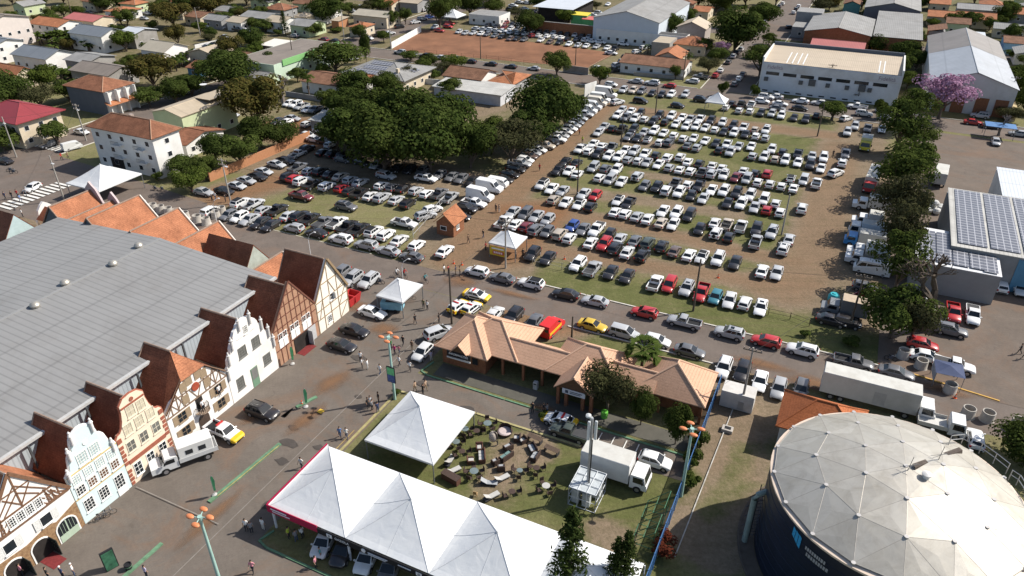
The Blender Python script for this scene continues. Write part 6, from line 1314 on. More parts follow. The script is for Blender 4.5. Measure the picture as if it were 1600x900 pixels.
house('flat_house', 'pale flat-roofed extension beside the slanted row of cars', [(1017, 67), (1048, 71), (1052, 58)], 4.0, 'flat', 0, CONW, CRF, floors=0)
house('gabled_house', 'large beige gabled house with stepped cream roofs', [(1062, 40), (1101, 46), (1128, 26), (1097, 12)], 6.0, 'gable', 2.2, M('mushroom_wall', (.33, .29, .265), .85), TAN, axis='y', floors=1, win='E')
house('warehouse', 'big white warehouse with grey gable roof behind the far car field', [(947, 16), (1030, 36), (1079, 4)], 8.5, 'gable', 3.0, M('white_blue_wall', (.52, .57, .62), .7, .06, .5), FIBY, 'warehouse', .3, 1, 'sE', 'y')
house('warehouse_annex', 'long low annex with dark flat roof in front of the big white warehouse', None, 4.2, 'flat', 0, WALLW, M('dark_felt', (.06, .06, .062), .9, .2), 'annex', .2, 1, 's', uv=(-91.5, -58, 262.5, 268))
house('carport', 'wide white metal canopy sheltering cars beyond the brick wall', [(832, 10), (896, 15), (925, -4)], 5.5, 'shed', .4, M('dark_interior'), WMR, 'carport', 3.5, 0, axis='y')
for lab, px, rf, wl, rt in (('small cream house with two square windows, far top street', [(340, 14), (356, 18), (364, 11)], FIB, WALLC, 'gable'), ('low grey-roofed house on the far top street, left of the white one', [(318, 29), (345, 33), (356, 26)], FIBY, WALLG, 'gable'), ('white low house on the far top street beside the blue-grey one', [(352, 33), (376, 36), (382, 27)], CRF, WALLW, 'gable'),
    ('long white low building beyond the far white tent', [(740, 20), (768, 27), (806, 18)], FIBY, WALLW, 'flat'), ('terracotta house at the top beyond the second street', [(165, 16), (188, 20), (196, 10)], OTILE, WALLW, 'hip'), ('brown-roofed house half behind the mango trees, top left', [(290, 24), (312, 28), (322, 18)], BTILE, WALLC, 'gable'), ('terracotta hip-roofed house beside the empty plot', [(548, 40), (566, 44), (574, 36)], OTILE, WALLC, 'hip'),
    ('grey-roofed house behind the light green house', [(486, 20), (510, 24), (520, 14)], FIB, WALLW, 'gable'), ('terracotta roof at the top beside the far yard', [(590, 4), (612, 8), (620, 0)], OTILE, WALLC, 'gable'), ('small tan-roofed house behind the car yard wall', [(372, 88), (392, 93), (402, 84)], BTILE, WALLW, 'gable'), ('pale green low house left of the green shop', [(390, 118), (412, 124), (420, 114)], FIB, WALLN, 'gable'),
    ('terracotta house at the top right beyond the grey roofs', [(1452, 4), (1480, 7), (1484, -3)], OTILE, WALLC, 'gable'), ('low brown roof between the round trees and the zinc warehouse', [(1450, 48), (1474, 50), (1478, 42)], BTILE, WALLG, 'shed'), ('grey lean-to at the yard behind the zinc warehouse', [(1585, 82), (1606, 86), (1604, 74)], FIB, WALLW, 'shed'), ('terracotta roof behind the beige gabled house', [(1085, 14), (1108, 19), (1120, 9)], OTILE, WALLC, 'gable'), ('dark flat annex below the side avenue block', [(1238, 40), (1262, 46), (1272, 36)], FIB, WALLG, 'flat')):
    house('small_house', lab, px, 3.4, rt, 1.3 if rt != 'flat' else 0, wl, rf, axis='x', over=.4)
t = thing('brick_wall', 'red-brown brick boundary wall behind the far car field', 'wall', W(-107, 268), GA); m = MB(); m.box(-15, 15, -.2, .2, 0, 4.2); m.obj('wall', BRK, t); m = MB(); m.box(-15.1, 15.1, -.25, .25, 4.2, 4.4); m.obj('coping', CONW, t)
for lab, px, z, c in (('yellow roofed kiosk behind the brick wall', (908, 22), 4.5, (.62, .50, .05)), ('pink-red flat kiosk roof behind the brick wall', (925, 29), 3.6, (.50, .13, .11))):
    u, v = UV(*px, z); house('kiosk', lab, None, z, 'shed', .4, M('kiosk_green', (.10, .36, .14), .7), M('kiosk_roof' + lab[0], c, .6, .1), 'kiosk', .2, 0, axis='y', uv=(u - 3.5, u + 3.5, v - 2.5, v + 2.5))
def fidel(t, a, b, o):
    m = MB(); m.box(-a - .2, a + .2, -b - .15, -b + .15, 6.2, 8.2); f = m.obj('fascia', M('fascia_white', (.58, .58, .58), .8, .08, .5, grime=.5), t)
    for x in (-a + 3.4, a - 3.4): text('Fidelità', 1.5, t, (x, -b - .18, 7.2), (PI / 2, 0, 0), M('mauve_letters', (.25, .19, .23), .8))
    for k in range(7): m = MB(); x = -a + 1.2 + k * (2 * a - 3) / 7; m.box(x, x + 3.6, -b - .06, -b + .05, 5.0, 5.9); m.obj('strip_window', DARKWIN, t)
    for k, x in enumerate((-a + 1.5, -a + 11, -a + 14, -a + 18.2, -a + 23.2, -a + 27, -a + 29)): m = MB(); w_ = .9 if k in (2, 5) else .55; m.box(x - w_, x + w_, -b - .55, -b + .05, 3.4 - w_ * .2, 3.4 + w_ * 1.7); m.obj('air_unit', M('air_unit', (.10, .10, .10), .7, .3, 4), t)
    for k in range(11): m = MB(); x = -a + .9 + k * 3.1; m.box(x, x + 1.5, -b - .05, -b + .05, .35, .7); m.obj('low_vent', DARKWIN, t)
    for x in (-a - .1, a + .1): m = MB(); m.box(x - .2, x + .2, -b, b, 0, 9.8); m.obj('parapet', WALLW, t)
    m = MB(); m.box(-a, a, b - .2, b + .2, 0, 10.4); m.obj('back_parapet', WALLB, t)
    for x in (-a + 6, -a + 7.5, -a + 9, -a + 10.4, a - 6, a - 4.8): m = MB(); m.grid([[(x, -b + .6, 8.62), (x + .28, -b + .6, 8.62)], [(x, b - .6, 9.42), (x + .28, b - .6, 9.42)]], 0); m.obj('skylight_strip', M('skylight', (.7, .7, .68), .5), t)
house('factory', 'long white factory with tan sheet roof and air units facing the back street', None, 8.5, 'shed', 1.0, M('factory_white', (.60, .62, .65), .8, .06, .5, grime=.25), TAN, 'factory', .0, 0, axis='y', uv=(-26.4, 9.6, 222.4, 241.5), extra=fidel)
house('warehouse', 'grey fibre-roofed brick workshop with skylight strips behind the factory', [(1258, 45), (1303, 42), (1362, 57), (1368, 30)], 6.0, 'gable', 2.0, BRK, FIB, 'warehouse', .3, 0, axis='y')
house('warehouse', 'wide grey fibre-roofed brick shed right of the skylight workshop', [(1364, 56), (1439, 54), (1441, 25), (1373, 29)], 6.0, 'shed', .8, BRK, FIB, 'warehouse', .3, 0, axis='y')
house('tiled_house', 'terracotta and pink roofed house just behind the factory parapet', [(1265, 72), (1302, 52), (1348, 64), (1352, 74)], 4.0, 'gable', 1.6, WALLC, PKR, axis='x', floors=0)
house('warehouse', 'dark blue-grey warehouse front with pale roof at the top edge', [(1351, 10), (1440, 18), (1436, -4)], 7.0, 'gable', 2.4, WALLB, FIBY, 'warehouse', .2, 0, axis='y')
house('tiled_house', 'teal walled house with brown roof at the top edge', [(1318, 4), (1342, 8), (1350, -2)], 4.0, 'gable', 1.4, M('teal_wall', (.13, .30, .29), .85), BTILE, axis='y', floors=0)
house('flat_house', 'pale grey flat-roofed block beside the side avenue', [(1246, 15), (1268, 22), (1300, 0)], 6.5, 'flat', 0, WALLG, FIB, floors=1, win='s')
def bigfront(t, a, b, o):
    for x in (-a + 2.5, -a + 6.5, 1.5, 6.0): m = MB(); m.box(x, x + 3, -b + .1, -b + .35, 0, 4.5); m.obj('brick_bay', BRK, t)
    m = MB(); m.box(a - .4, a + .9, -b - 2, b, 0, 3.0); m.obj('side_wall', M('yellowish_wall', (.42, .33, .18), .9, .15, .7, grime=.3), t)
    m = MB()
    for s_ in (-1, 1): m.grid([[(s_ * a, b * .1, 7.53), (s_ * .15, b * .1, 10.9)], [(s_ * a, b, 7.53), (s_ * .15, b, 10.9)]], 0)
    m.obj('old_roof_sheet', sheet('brown_zinc', (.20, .18, .165), 'Y', 1.6, .3, .6, 0, .15, .4), t)
house('warehouse', 'large zinc-roofed warehouse with two-tone roof behind the pink tree', [(1452, 108), (1582, 140), (1561, 65), (1452, 57)], 7.5, 'gable', 3.4, M('warehouse_white', (.55, .54, .52), .85, .08, .5, grime=.3), SIL, 'warehouse', .3, 0, axis='y', extra=bigfront)
house('tiled_house', 'orange roofed house with bare tree, first in the top right row', [(1449, 25), (1490, 26), (1491, 12)], 3.5, 'gable', 1.6, WALLC, OTILE, axis='x')
house('tiled_house', 'orange roofed house behind three round trees, top right row', [(1493, 27), (1550, 32), (1551, 18)], 3.5, 'gable', 1.8, WALLC, OTILE, axis='x')
house('low_house', 'long pale grey roof behind the top right row', [(1494, 13), (1561, 17), (1562, 4)], 4.0, 'gable', 1.4, WALLG, FIB, axis='x', floors=0)
house('tiled_house', 'orange roofed house at the top right picture corner', [(1562, 20), (1610, 22), (1612, 6)], 3.5, 'gable', 1.8, WALLG, OTILE, axis='x')
house('blue_house', 'light blue house with brown roof patch at the right edge', [(1568, 66), (1612, 70), (1612, 52)], 4.0, 'gable', 1.4, M('sky_wall', (.25, .42, .55), .85), BTILE, axis='x', floors=0)
house('shed_house', 'white-roofed dark blue lean-to behind the zinc warehouse', [(1494, 58), (1536, 60), (1537, 48)], 4.5, 'shed', .4, M('deep_blue_wall', (.03, .05, .16), .8), WMR, axis='y', floors=0)
def solarA(t, a, b, o):
    for k in range(6): x0 = -a + 1.0 + k * 4.6; panels(t, [(x0, -b + 1.2, 6.06 + .8 * 1.2 / (2 * b)), (x0 + 4.1, -b + 1.2, 6.06), (x0 + 4.1, b - .5, 6.75), (x0, b - .5, 6.75)])
    m = MB(); m.box(a * .0 - 5, a, -b - .1, -b + .2, 0, 5.6); m.obj('blue_wall', BLUW, t)
house('solar_warehouse', 'wide warehouse roof fully covered with long solar panel rows', [(1482.5, 300), (1485, 365), (1557, 396)], 6.0, 'shed', .8, WALLG, sheet('pale_shed_roof', (.42, .41, .38)), 'warehouse', .05, 0, axis='y', uv=(*[UV(1485, 365, 6)[0], UV(1485, 365, 6)[0] + 29], UV(1557, 396, 6)[1], UV(1485, 300, 6)[1]), extra=solarA)
def solarB(t, a, b, o):
    for k in range(4): x0 = -a + .7 + k * 2 * a * .195; panels(t, [(x0, -b + .8, 5.12), (x0 + a * .36, -b + .8, 5.12), (x0 + a * .36, b - 1.4, 5.5), (x0, b - 1.4, 5.5)])
    panels(t, [(a - 2.4, -b + .4, 5.12), (a - .5, -b + .4, 5.12), (a - .5, b * .2, 5.38), (a - 2.4, b * .2, 5.38)])
house('solar_warehouse', 'white roofed grey shed with four solar arrays behind the bare tree', [(1434, 357), (1430, 407), (1561, 432), (1557, 387)], 5.0, 'shed', .45, M('plain_grey_wall', (.27, .265, .26), .85, .1, .5), M('white_roof', (.62, .62, .62), .6, .06), 'warehouse', .05, 0, axis='y', extra=solarB)  # walls in one plain grey
u, v = UV(1590, 300, 5); house('white_store', 'plain white store building at the right edge of the gravel yard', None, 5.5, 'shed', .5, WALLW, WMR, 'building', .1, 0, axis='y', uv=(u - 3, u + 12, v - 6, v + 10))
def hutx(t, a, b, o):
    window(t, -.9, 1.0, 1.0, .9, a - o + .0, WINW, (3, 2)); m = MB(); m.box(-a + o + .8, -a + o + 2.1, -b + o - .06, -b + o + .02, 1.0, 1.9); q = m.obj('window', WINW, t); m = MB(); m.box(-a + o + .9, -a + o + 2.0, -b + o - .08, -b + o - .05, 1.1, 1.8); m.obj('pane', DARKWIN, q)
house('guard_hut', 'small brown brick guard hut with orange ridge roof at the lot gate', None, 2.5, 'gable', 2.0, BRK, OTILE, 'hut', .45, 0, axis='y', uv=(-64.3, -59.9, 101.6, 106.4), extra=hutx)
house('pump_house', 'low white building with striped orange hip roof tucked behind the tank', [(1212, 665), (1226, 608), (1320, 630), (1233, 671)], 3.3, 'hip', 2.4, WALLW, tile('striped_clay', (.40, .13, .05), var=.2, row=.3), 'building', .5, 1, 's', 'x', uv=(UV(1212, 665, 3.3)[0], UV(1212, 665, 3.3)[0] + 9.5, UV(1212, 665, 3.3)[1], UV(1226, 608, 3.3)[1]))
t = thing('container_office', 'dirty white box cabin at the end of the blue fence', 'cabin', W(*UV(1151, 632)), GA); m = MB(); m.box(-2.0, 2.0, -1.2, 1.2, .1, 2.5, bev=.05); m.obj('body', M('dirty_white', (.52, .50, .47), .8, .12, .8, grime=.5), t); m = MB(); m.box(.2, .9, -1.24, -1.19, .3, 1.5); m.obj('stain_panel', M('stain_grey', (.30, .29, .27), .9), t)
# more houses of the far blocks, filling the gaps between those drawn one by one
rng = random.Random(21); AUTO = []; cars_ = [((q.x * CA + q.y * SA), (-q.x * SA + q.y * CA)) for q, _ in PLACED]
for gu in range(-330, 62, 17):
    for gv in range(104, 420, 18):
        u, v = gu + rng.uniform(-3, 3), gv + rng.uniform(-3, 3); X_, Y_ = PX(W(u, v, 3))
        ok = (u < -184 or (v > 312 and not -52 < u < -18) or (u > -18 and v > 255) or (-158 < u < -110 and 228 > v > 222) or (-184 < u < -60 and 286 < v < 294)) and -20 < X_ < 1620 and 0 < Y_ < 120 and not 290 < v < 309
        if ok and all(math.hypot(u - a, v - b) > c + 9.5 for a, b, c in HOUSES) and all(math.hypot(u - a, v - b) > 8 for a, b in cars_): AUTO.append((round(Y_ / 22), X_, u, v)); HOUSES.append((u, v, 6))
AUTO.sort(); cn = {}
for b, X_, u, v in AUTO:
    k = rng.randrange(5); wd, rf, rt = [('terracotta hip', OTILE, 'hip'), ('brown tiled', BTILE, 'gable'), ('grey fibre', FIB, 'gable'), ('weathered tile', OLDTILE(), 'hip'), ('tan sheet', CRF, 'gable')][k]; key = (b, wd); cn[key] = cn.get(key, -1) + 1
    w_, d_ = rng.uniform(4.2, 6.2), rng.uniform(3.8, 5.2)
    house('small_house', f'{ORD[cn[key]]} {wd} roofed small house from the left in far band {["at the top", "below the top", "third down", "fourth down", "fifth down", "sixth down"][min(5, b)]}', None, rng.uniform(3.0, 4.2), rt, rng.uniform(1.2, 1.9), rng.choice([WALLW, WALLC, WALLG, WALLN]), rf, uv=(u - w_, u + w_, v - d_, v + d_), axis=rng.choice('xy'), rot=rng.uniform(-4, 4), over=.5)
# walls and fences --------------------------------------------------------------
def wall(name, label, pts, h, mat, w=.2, cat='wall', posts=0, pm=None):
    t = thing(name, label, cat, W(*pts[0]), 0)
    o_ = W(*pts[0]); m = MB()
    for a, b in zip(pts[:-1], pts[1:]):
        p, q = W(*a) - o_, W(*b) - o_; d = (q - p); n = Vector((-d.y, d.x, 0)).normalized() * w / 2
        m.prism([((p + n).x, (p + n).y), ((p - n).x, (p - n).y), ((q - n).x, (q - n).y), ((q + n).x, (q + n).y)], 0, h)
    m.obj('panel', mat, t)
    if posts:
        for a, b in zip(pts[:-1], pts[1:]):
            L = math.hypot(b[0] - a[0], b[1] - a[1]); n = max(1, int(L / posts))
            for k in range(n + 1):
                p = W(a[0] + (b[0] - a[0]) * k / n, a[1] + (b[1] - a[1]) * k / n) - o_
                m = MB(); m.box(p.x - .09, p.x + .09, p.y - .09, p.y + .09, 0, h + .15); m.obj('post', pm or CONW, t)
    return t
wall('brick_wall', 'long orange brick wall along the left edge of the crowded lot', [(-119.6, 102.5), (-119, 112), (-117.8, 133)], 2.0, brickmat('orange_brick', (.38, .18, .09), (.45, .22, .12)), .22, posts=3.2, pm=brickmat('orange_brick', (.38, .18, .09), (.45, .22, .12)))
wall('panel_wall', 'white panelled wall along the avenue side of the red earth field', [UV(612, 76), UV(658, 50)], 2.2, WALLW, .2, posts=3.5)
wall('low_wall', 'grey garden wall before the long low house on the back street', [UV(990, 118), UV(1068, 125)], 1.1, CONW)
wall('low_wall', 'white low wall of the car yard by the bright blind gable', [UV(305, 76), UV(349, 66)], 1.3, WALLW)
wall('boundary_wall', 'grey wall section beside the red field corner', [UV(880, 112), UV(919, 117)], 2.2, CONW)
wall('boundary_wall', 'dark garden wall behind the tree-side car yard', [UV(447, 150), UV(536, 164)], 1.4, WALLG)
wall('boundary_wall', 'white garden wall under the solar roof house', [UV(650, 130), UV(690, 133)], 1.6, WALLW)
wall('billboard', 'big white blank hoarding beside the row of vans on the earth lane', [UV(913, 152), UV(931, 146)], 3.6, WALLW, .15, 'hoarding')
RAIL = M('rusty_rail', (.20, .10, .06), .8, .3, 2)
def rail(name, label, pts, h, gap, n=2, mat=None):
    t = thing(name, label, 'fence', W(*pts[0])); o_ = W(*pts[0])
    for a, b in zip(pts[:-1], pts[1:]):
        L = math.hypot(b[0] - a[0], b[1] - a[1]); k_ = max(1, int(L / gap)); p0, q0 = W(*a) - o_, W(*b) - o_
        for k in range(k_ + 1): p = p0.lerp(q0, k / k_); m = MB(); m.tube(p, p + Vector((0, 0, h)), .055, n=5); m.obj('post', mat or RAIL, t)
        for j in range(n): z = Vector((0, 0, h * (j + .9) / n - .05)); m = MB(); m.tube(p0 + z, q0 + z, .03, n=4); m.obj('rail', mat or RAIL, t)
rail('rail_fence', 'rusty post and rail fence along the street side of the red field', [UV(645, 82), UV(760, 92), UV(880, 108)], 1.3, 4.2)
rail('rail_fence', 'pale rail at the car side of the red field', [UV(921, 106), UV(965, 82)], .6, 5, 1, M('pale_rail', (.50, .40, .30), .8))
rail('rail_fence', 'dark post fence on the grass verge of the main road', [UV(1200, 492), UV(1234, 499), UV(1264, 510)], 1.2, 2.6, 2, M('dark_post', (.07, .05, .035), .9))
rail('rail_fence', 'wire fence on white posts round the left lot gate', [UV(646, 372), UV(664, 352), UV(695, 318)], 1.8, 2.4, 2, M('white_post', (.55, .54, .52), .7))
rail('rail_fence', 'wire fence on thin posts along the near edge of the grass field', [UV(832, 412), UV(925, 432), UV(983, 446)], 1.4, 3.6, 2, M('grey_post', (.25, .23, .20), .8))
# utility poles and cables ---------------------------------------------------------
PC = M('pole_concrete', (.30, .28, .25), .9, .15, 1); PW = M('pole_dark', (.085, .07, .055), .9, .25, 1)
def upole(label, px, py, h, arms=1, mat=None, lampy=0, rz=0):
    t = thing('utility_pole', label, 'utility pole', W(*UV(px, py)), GA + R(rz), 'utility poles'); mat = mat or PC
    m = MB(); m.tube((0, 0, 0), (0, 0, h), .17, .11, 8); m.obj('pole', mat, t)
    for k in range(arms): m = MB(); m.box(-1.1, 1.1, -.06, .06, h - .5 - k * .9, h - .38 - k * .9); q = m.obj('crossarm', PW, t); m = MB(); [m.tube((x, 0, h - .38 - k * .9), (x, 0, h - .1 - k * .9), .06, n=5) for x in (-1, -.4, .4, 1)]; m.obj('insulator', M('insulator', (.35, .3, .27), .4), q)
    if lampy: m = MB(); m.path([(0, 0, h - 1.6), (.9, -.5, h - 1.0), (1.9, -1.0, h - .9)], .05, 5); m.box(1.7, 2.3, -1.25, -.9, h - .98, h - .84); m.obj('lamp_arm', M('lamp_arm', (.5, .5, .5), .5), t)
    return t
UP = [('dark pole with cross-arms at the field entrance tent', 790, 419, 9, 2, PC, 1), ('slim dark pole in the front field row', 1083, 486, 9, 0, PW, 0), ('slim dark pole among the fourth field row', 902, 303, 8, 0, PW, 0), ('slim dark pole among the upper field rows', 970, 229, 8, 0, PW, 0), ('slim dark pole near the far field edge', 1024, 177, 7, 0, PW, 0),
      ('grey leaning pole right of the third field row', 1221, 367, 8, 0, PC, 0), ('slim pole on the grass near the back street bush', 1277, 213, 8, 0, PW, 0), ('pole with lamp by the brick wall of the left lot', 361, 319, 9.5, 2, PC, 1), ('pole by the police cars and information house', 706, 506, 9.5, 0, PW, 0), ('pole with cross-arms beside the pale box cabin', 1157, 640, 9.5, 1, PC, 0),
      ('pole at the crossing with double lamps', 101, 314, 9.5, 0, PC, 1), ('pole before the slate grey house', 135, 220, 9, 2, PC, 1), ('pole beside the red roofed house', 26, 246, 9.5, 0, PC, 1), ('pole at the white panelled wall corner', 611, 77, 11, 0, PC, 0), ('pole before the empty plot', 538, 64, 11, 0, PC, 0), ('pole left of the empty plot', 463, 56, 11, 1, PC, 0), ('pole before the green shop', 460, 105, 10, 1, PW, 0),
      ('pole on the factory front lawn', 1290, 153, 9.5, 2, PW, 0), ('slim pole in the red field', 751, 92, 8, 0, PW, 0), ('slim pole in the red field, farther along', 899, 102, 8, 0, PW, 0), ('pole before the zinc warehouse', 1570, 172, 9, 1, PC, 0), ('dark pole by the grey box truck', 1327, 512, 9, 1, PW, 0), ('pole in front of the long low house', 1067, 127, 9, 1, PW, 0), ('pole at the bright blind gable', 313, 55, 10, 0, PC, 0), ('leaning pole by the small orange house', 118, 41, 10, 0, PW, 0), ('stump pole behind the roadside verge', 893, 531, 4, 0, PW, 0)]
POLES = {}
for i, (lab, px, py, h, arms, mat, lm) in enumerate(UP): POLES[i] = (upole(lab, px, py, h, arms, mat, lm), h)
def cable(i, j, label, dz=0, x=0):
    a = POLES[i][0].location + Vector((x, 0, POLES[i][1] - .2 - dz)); b = POLES[j][0].location + Vector((x, 0, POLES[j][1] - .2 - dz)); sag = (b - a).length * .025
    m = MB(); m.path([a.lerp(b, k / 12) - Vector((0, 0, sag * 4 * (k / 12) * (1 - k / 12))) for k in range(13)], .022, 4); tag(m.obj('overhead_cable', BLACK()), label, 'cable', 'overhead cables')
cable(0, 1, 'upper cable along the road verge from the entrance tent pole'); cable(1, 21, 'upper cable from the front field row pole to the grey box truck', .1); cable(7, 0, 'cable above the left lot to the entrance tent pole', .3); cable(8, 0, 'cable crossing the road to the entrance tent pole', .6); cable(11, 10, 'cable from the slate house pole to the crossing'); cable(12, 11, 'cable from the red roofed house to the slate house pole', .2); cable(9, 21, 'cable crossing the road above the grey pickup', .4)
for lab, px, py in (('slim white curved street light behind the dark tiled gable', 487, 408), ('slim white curved street light at the cream timbered gable', 631, 452), ('slim white curved street light by the concrete rings', 340, 352)):
    t = thing('street_light', lab, 'street light', W(*UV(px, py)), GA); m = MB(); m.path([(0, 0, 0), (0, 0, 4.2), (.25, .25, 5.0), (.7, .7, 5.3)], [.06, .05, .04, .04], 6); m.obj('pole', M('white_steel', (.62, .62, .62), .5), t); m = MB(); m.ball((.85, .85, 5.3), .28, .16, .09, 8); m.obj('lamp_head', M('white_steel'), t)
# trucks and vans --------------------------------------------------------------
def wheels(t, xs, w, r=.45):
    for x in xs:
        for y in (-1, 1): m = MB(); m.tube((x, y * (w - .26), r), (x, y * w, r), r, n=14, m=0); m.tube((x, y * w, r), (x, y * (w + .015), r), r * .55, n=10, m=1); m.obj('wheel', [BLACK(), RIM], t)
def truck(label, px, py, hd, L, cabc, boxc, H=3.3, nose=0, open_=False, grp='trucks and vans', boxtop=None, Wd=1.2, z=0.8, name='box_truck'):
    t = thing(name, label, 'truck', W(*UV(px, py, z)), GA + R(hd), grp); a = L / 2; cl = 1.9 + nose
    C = M('cab_' + '%02x%02x%02x' % tuple(int(x * 255) for x in cabc), cabc, .35, .06, 3, grime=.15)
    m = MB(); x1 = a; x0 = a - cl; zt = 2.35 if not nose else 2.1
    pr = [(x0, .5), (x1, .5), (x1, 1.25), (x1 - .12 - nose, 1.35), (x1 - .35 - nose * 1.25, zt), (x0 + .1, zt), (x0, zt - .2)]
    m.grid([[(x, -Wd + .1, z_) for x, z_ in pr], [(x, Wd - .1, z_) for x, z_ in pr]], 0, True, True, True); m.obj('cab', C, t)
    m = MB(); p, q = Vector((x1 - .12 - nose, 0, 1.38)), Vector((x1 - .34 - nose * 1.25, 0, zt - .08)); off = Vector((.02, 0, .01))
    m.face([p + off + Vector((0, -Wd + .2, 0)), p + off + Vector((0, Wd - .2, 0)), q + off + Vector((0, Wd - .3, 0)), q + off + Vector((0, -Wd + .3, 0))]); m.obj('windscreen', GLS, t)
    for y in (-1, 1):
        m = MB(); yy = y * (Wd - .088); m.face([(x0 + .35, yy, 1.35), (x1 - .3 - nose, yy, 1.35), (x1 - .5 - nose * 1.2, yy, zt - .2), (x0 + .35, yy, zt - .2)]); m.obj('side_window', GLS, t)
        m = MB(); m.box(x1 - .04, x1 + .02, y * (Wd - .5), y * (Wd - .2), .7, .95); m.obj('headlight', LAMP, t)
        m = MB(); m.box(x1 - .5 - nose, x1 - .4 - nose, y * Wd, y * (Wd + .2), 1.5, 2.0); m.obj('mirror', TRIM, t)
    m = MB(); m.box(-a, a - .2, -.5, .5, .55, .85); m.box(x1 - .1, x1 + .03, -Wd + .15, Wd - .15, .4, .68); m.obj('chassis', TRIM, t)
    B = M('box_' + '%02x%02x%02x' % tuple(int(x * 255) for x in boxc), boxc, .6, .08, .8, grime=.3)
    if open_:
        m = MB(); m.box(-a, x0 - .1, -Wd, Wd, .95, 1.05)
        for y in (-1, 1): m.box(-a, x0 - .1, y * Wd, y * (Wd - .05), 1.05, 1.5)
        m.box(-a, -a + .05, -Wd, Wd, 1.05, 1.5); m.obj('flatbed', B, t)
    else:
        m = MB(); m.box(-a, x0 - .12, -Wd, Wd, .9, H, bev=.04); b_ = m.obj('cargo_box', B, t)
        m = MB(); m.box(-a + .06, x0 - .18, -Wd + .06, Wd - .06, H, H + .03); m.obj('box_roof', boxtop or M('truck_roof', (.50, .49, .45), .6, .1, .8, grime=.45), b_)
    wheels(t, ([a - 1.0 - nose * .4, -a + 1.3] if L < 9 else [a - 1.0, -a + 1.4, -a + 2.6, a - 3.2]), Wd - .02); return t
WH = (.66, .66, .65)
truck('white box truck parked on the lawn beside the antenna cage', 962, 738, 0, 7.6, WH, (.56, .56, .55), 3.5, Wd=1.25)
t = truck('long white semi-trailer truck parked across the road behind the tank', 1368, 625, 0, 13.2, WH, (.44, .44, .43), 3.9, Wd=1.28, name='semi_trailer_truck'); m = MB(); m.box(-.5, .9, -1.295, -1.28, 1.1, 2.9); m.obj('side_hatch', M('hatch_outline', (.36, .36, .36), .6), t)
truck('white open flatbed truck just ahead of the semi-trailer cab', 1470, 664, 0, 5.2, WH, (.50, .49, .46), 2.6, open_=True, name='flatbed_truck')
t = truck('white flatbed pickup loaded with a white service cabin before the cream house', 288, 714, -122, 7.2, WH, (.55, .55, .54), 3.0, 1.0, True, Wd=1.05, name='flatbed_truck')
g = thing('service_cabin', 'white cabin box with small windows riding on the flatbed pickup', 'cabin', t.location + Vector((0, 0, 1.07)), t.rotation_euler.z); m = MB(); m.box(-3.2, .55, -.95, .95, 0, 1.9, bev=.06); m.obj('body', WALLW, g)
for x in (-2.4, -1.0):
    for y in (-1, 1): m = MB(); m.box(x, x + .8, y * .955, y * .97, .7, 1.3); m.obj('window', DARKWIN, g)
m = MB(); m.box(-3.25, -2.9, -.5, .5, .4, 1.6); m.obj('vent_unit', METAL(), g)
truck('grey box truck with rust stained roof under the trees on the verge', 1318, 486, 180, 6.4, (.20, .21, .22), (.13, .135, .14), 3.2, .6, boxtop=M('rusty_roof', (.42, .34, .25), .8, .25, 1, grime=.6))
for lab, px, py, L, c, b, no, hd in (('long white trailer truck in the tree shade, farthest of the verge row', 1362, 285, 10.5, (.45, .05, .05), (.62, .60, .55), 0, -95), ('white nosed truck with pale box under the leafless-edged tree', 1360, 322, 6.5, WH, (.55, .53, .48), .7, 180), ('white nosed pickup truck half under the tree', 1354, 347, 5.2, WH, (.5, .5, .5), .7, 180),
    ('white truck with blue side windows box under the trees', 1354, 364, 6.2, WH, (.42, .52, .62), 0, 180), ('bright blue cab truck with pale box under the trees', 1350, 379, 6.6, (.05, .22, .50), (.50, .49, .45), .2, 180), ('white nosed truck with low box below the blue cab', 1352, 396, 6.0, WH, (.58, .57, .54), .8, 180), ('white nosed truck with brown stained grey box', 1353, 407, 6.6, WH, (.26, .24, .22), .8, 180)):
    truck(lab, px, py, hd, L, c, b, 3.0, no)
truck('yellow cab truck at the far end of the tree row', 1352, 228, -92, 5.5, (.60, .50, .05), (.60, .56, .30), 2.9)
truck('white trailer with framed rear standing in the gravel yard', 1468, 278, 85, 8.5, (.4, .4, .4), (.50, .49, .46), 3.2)
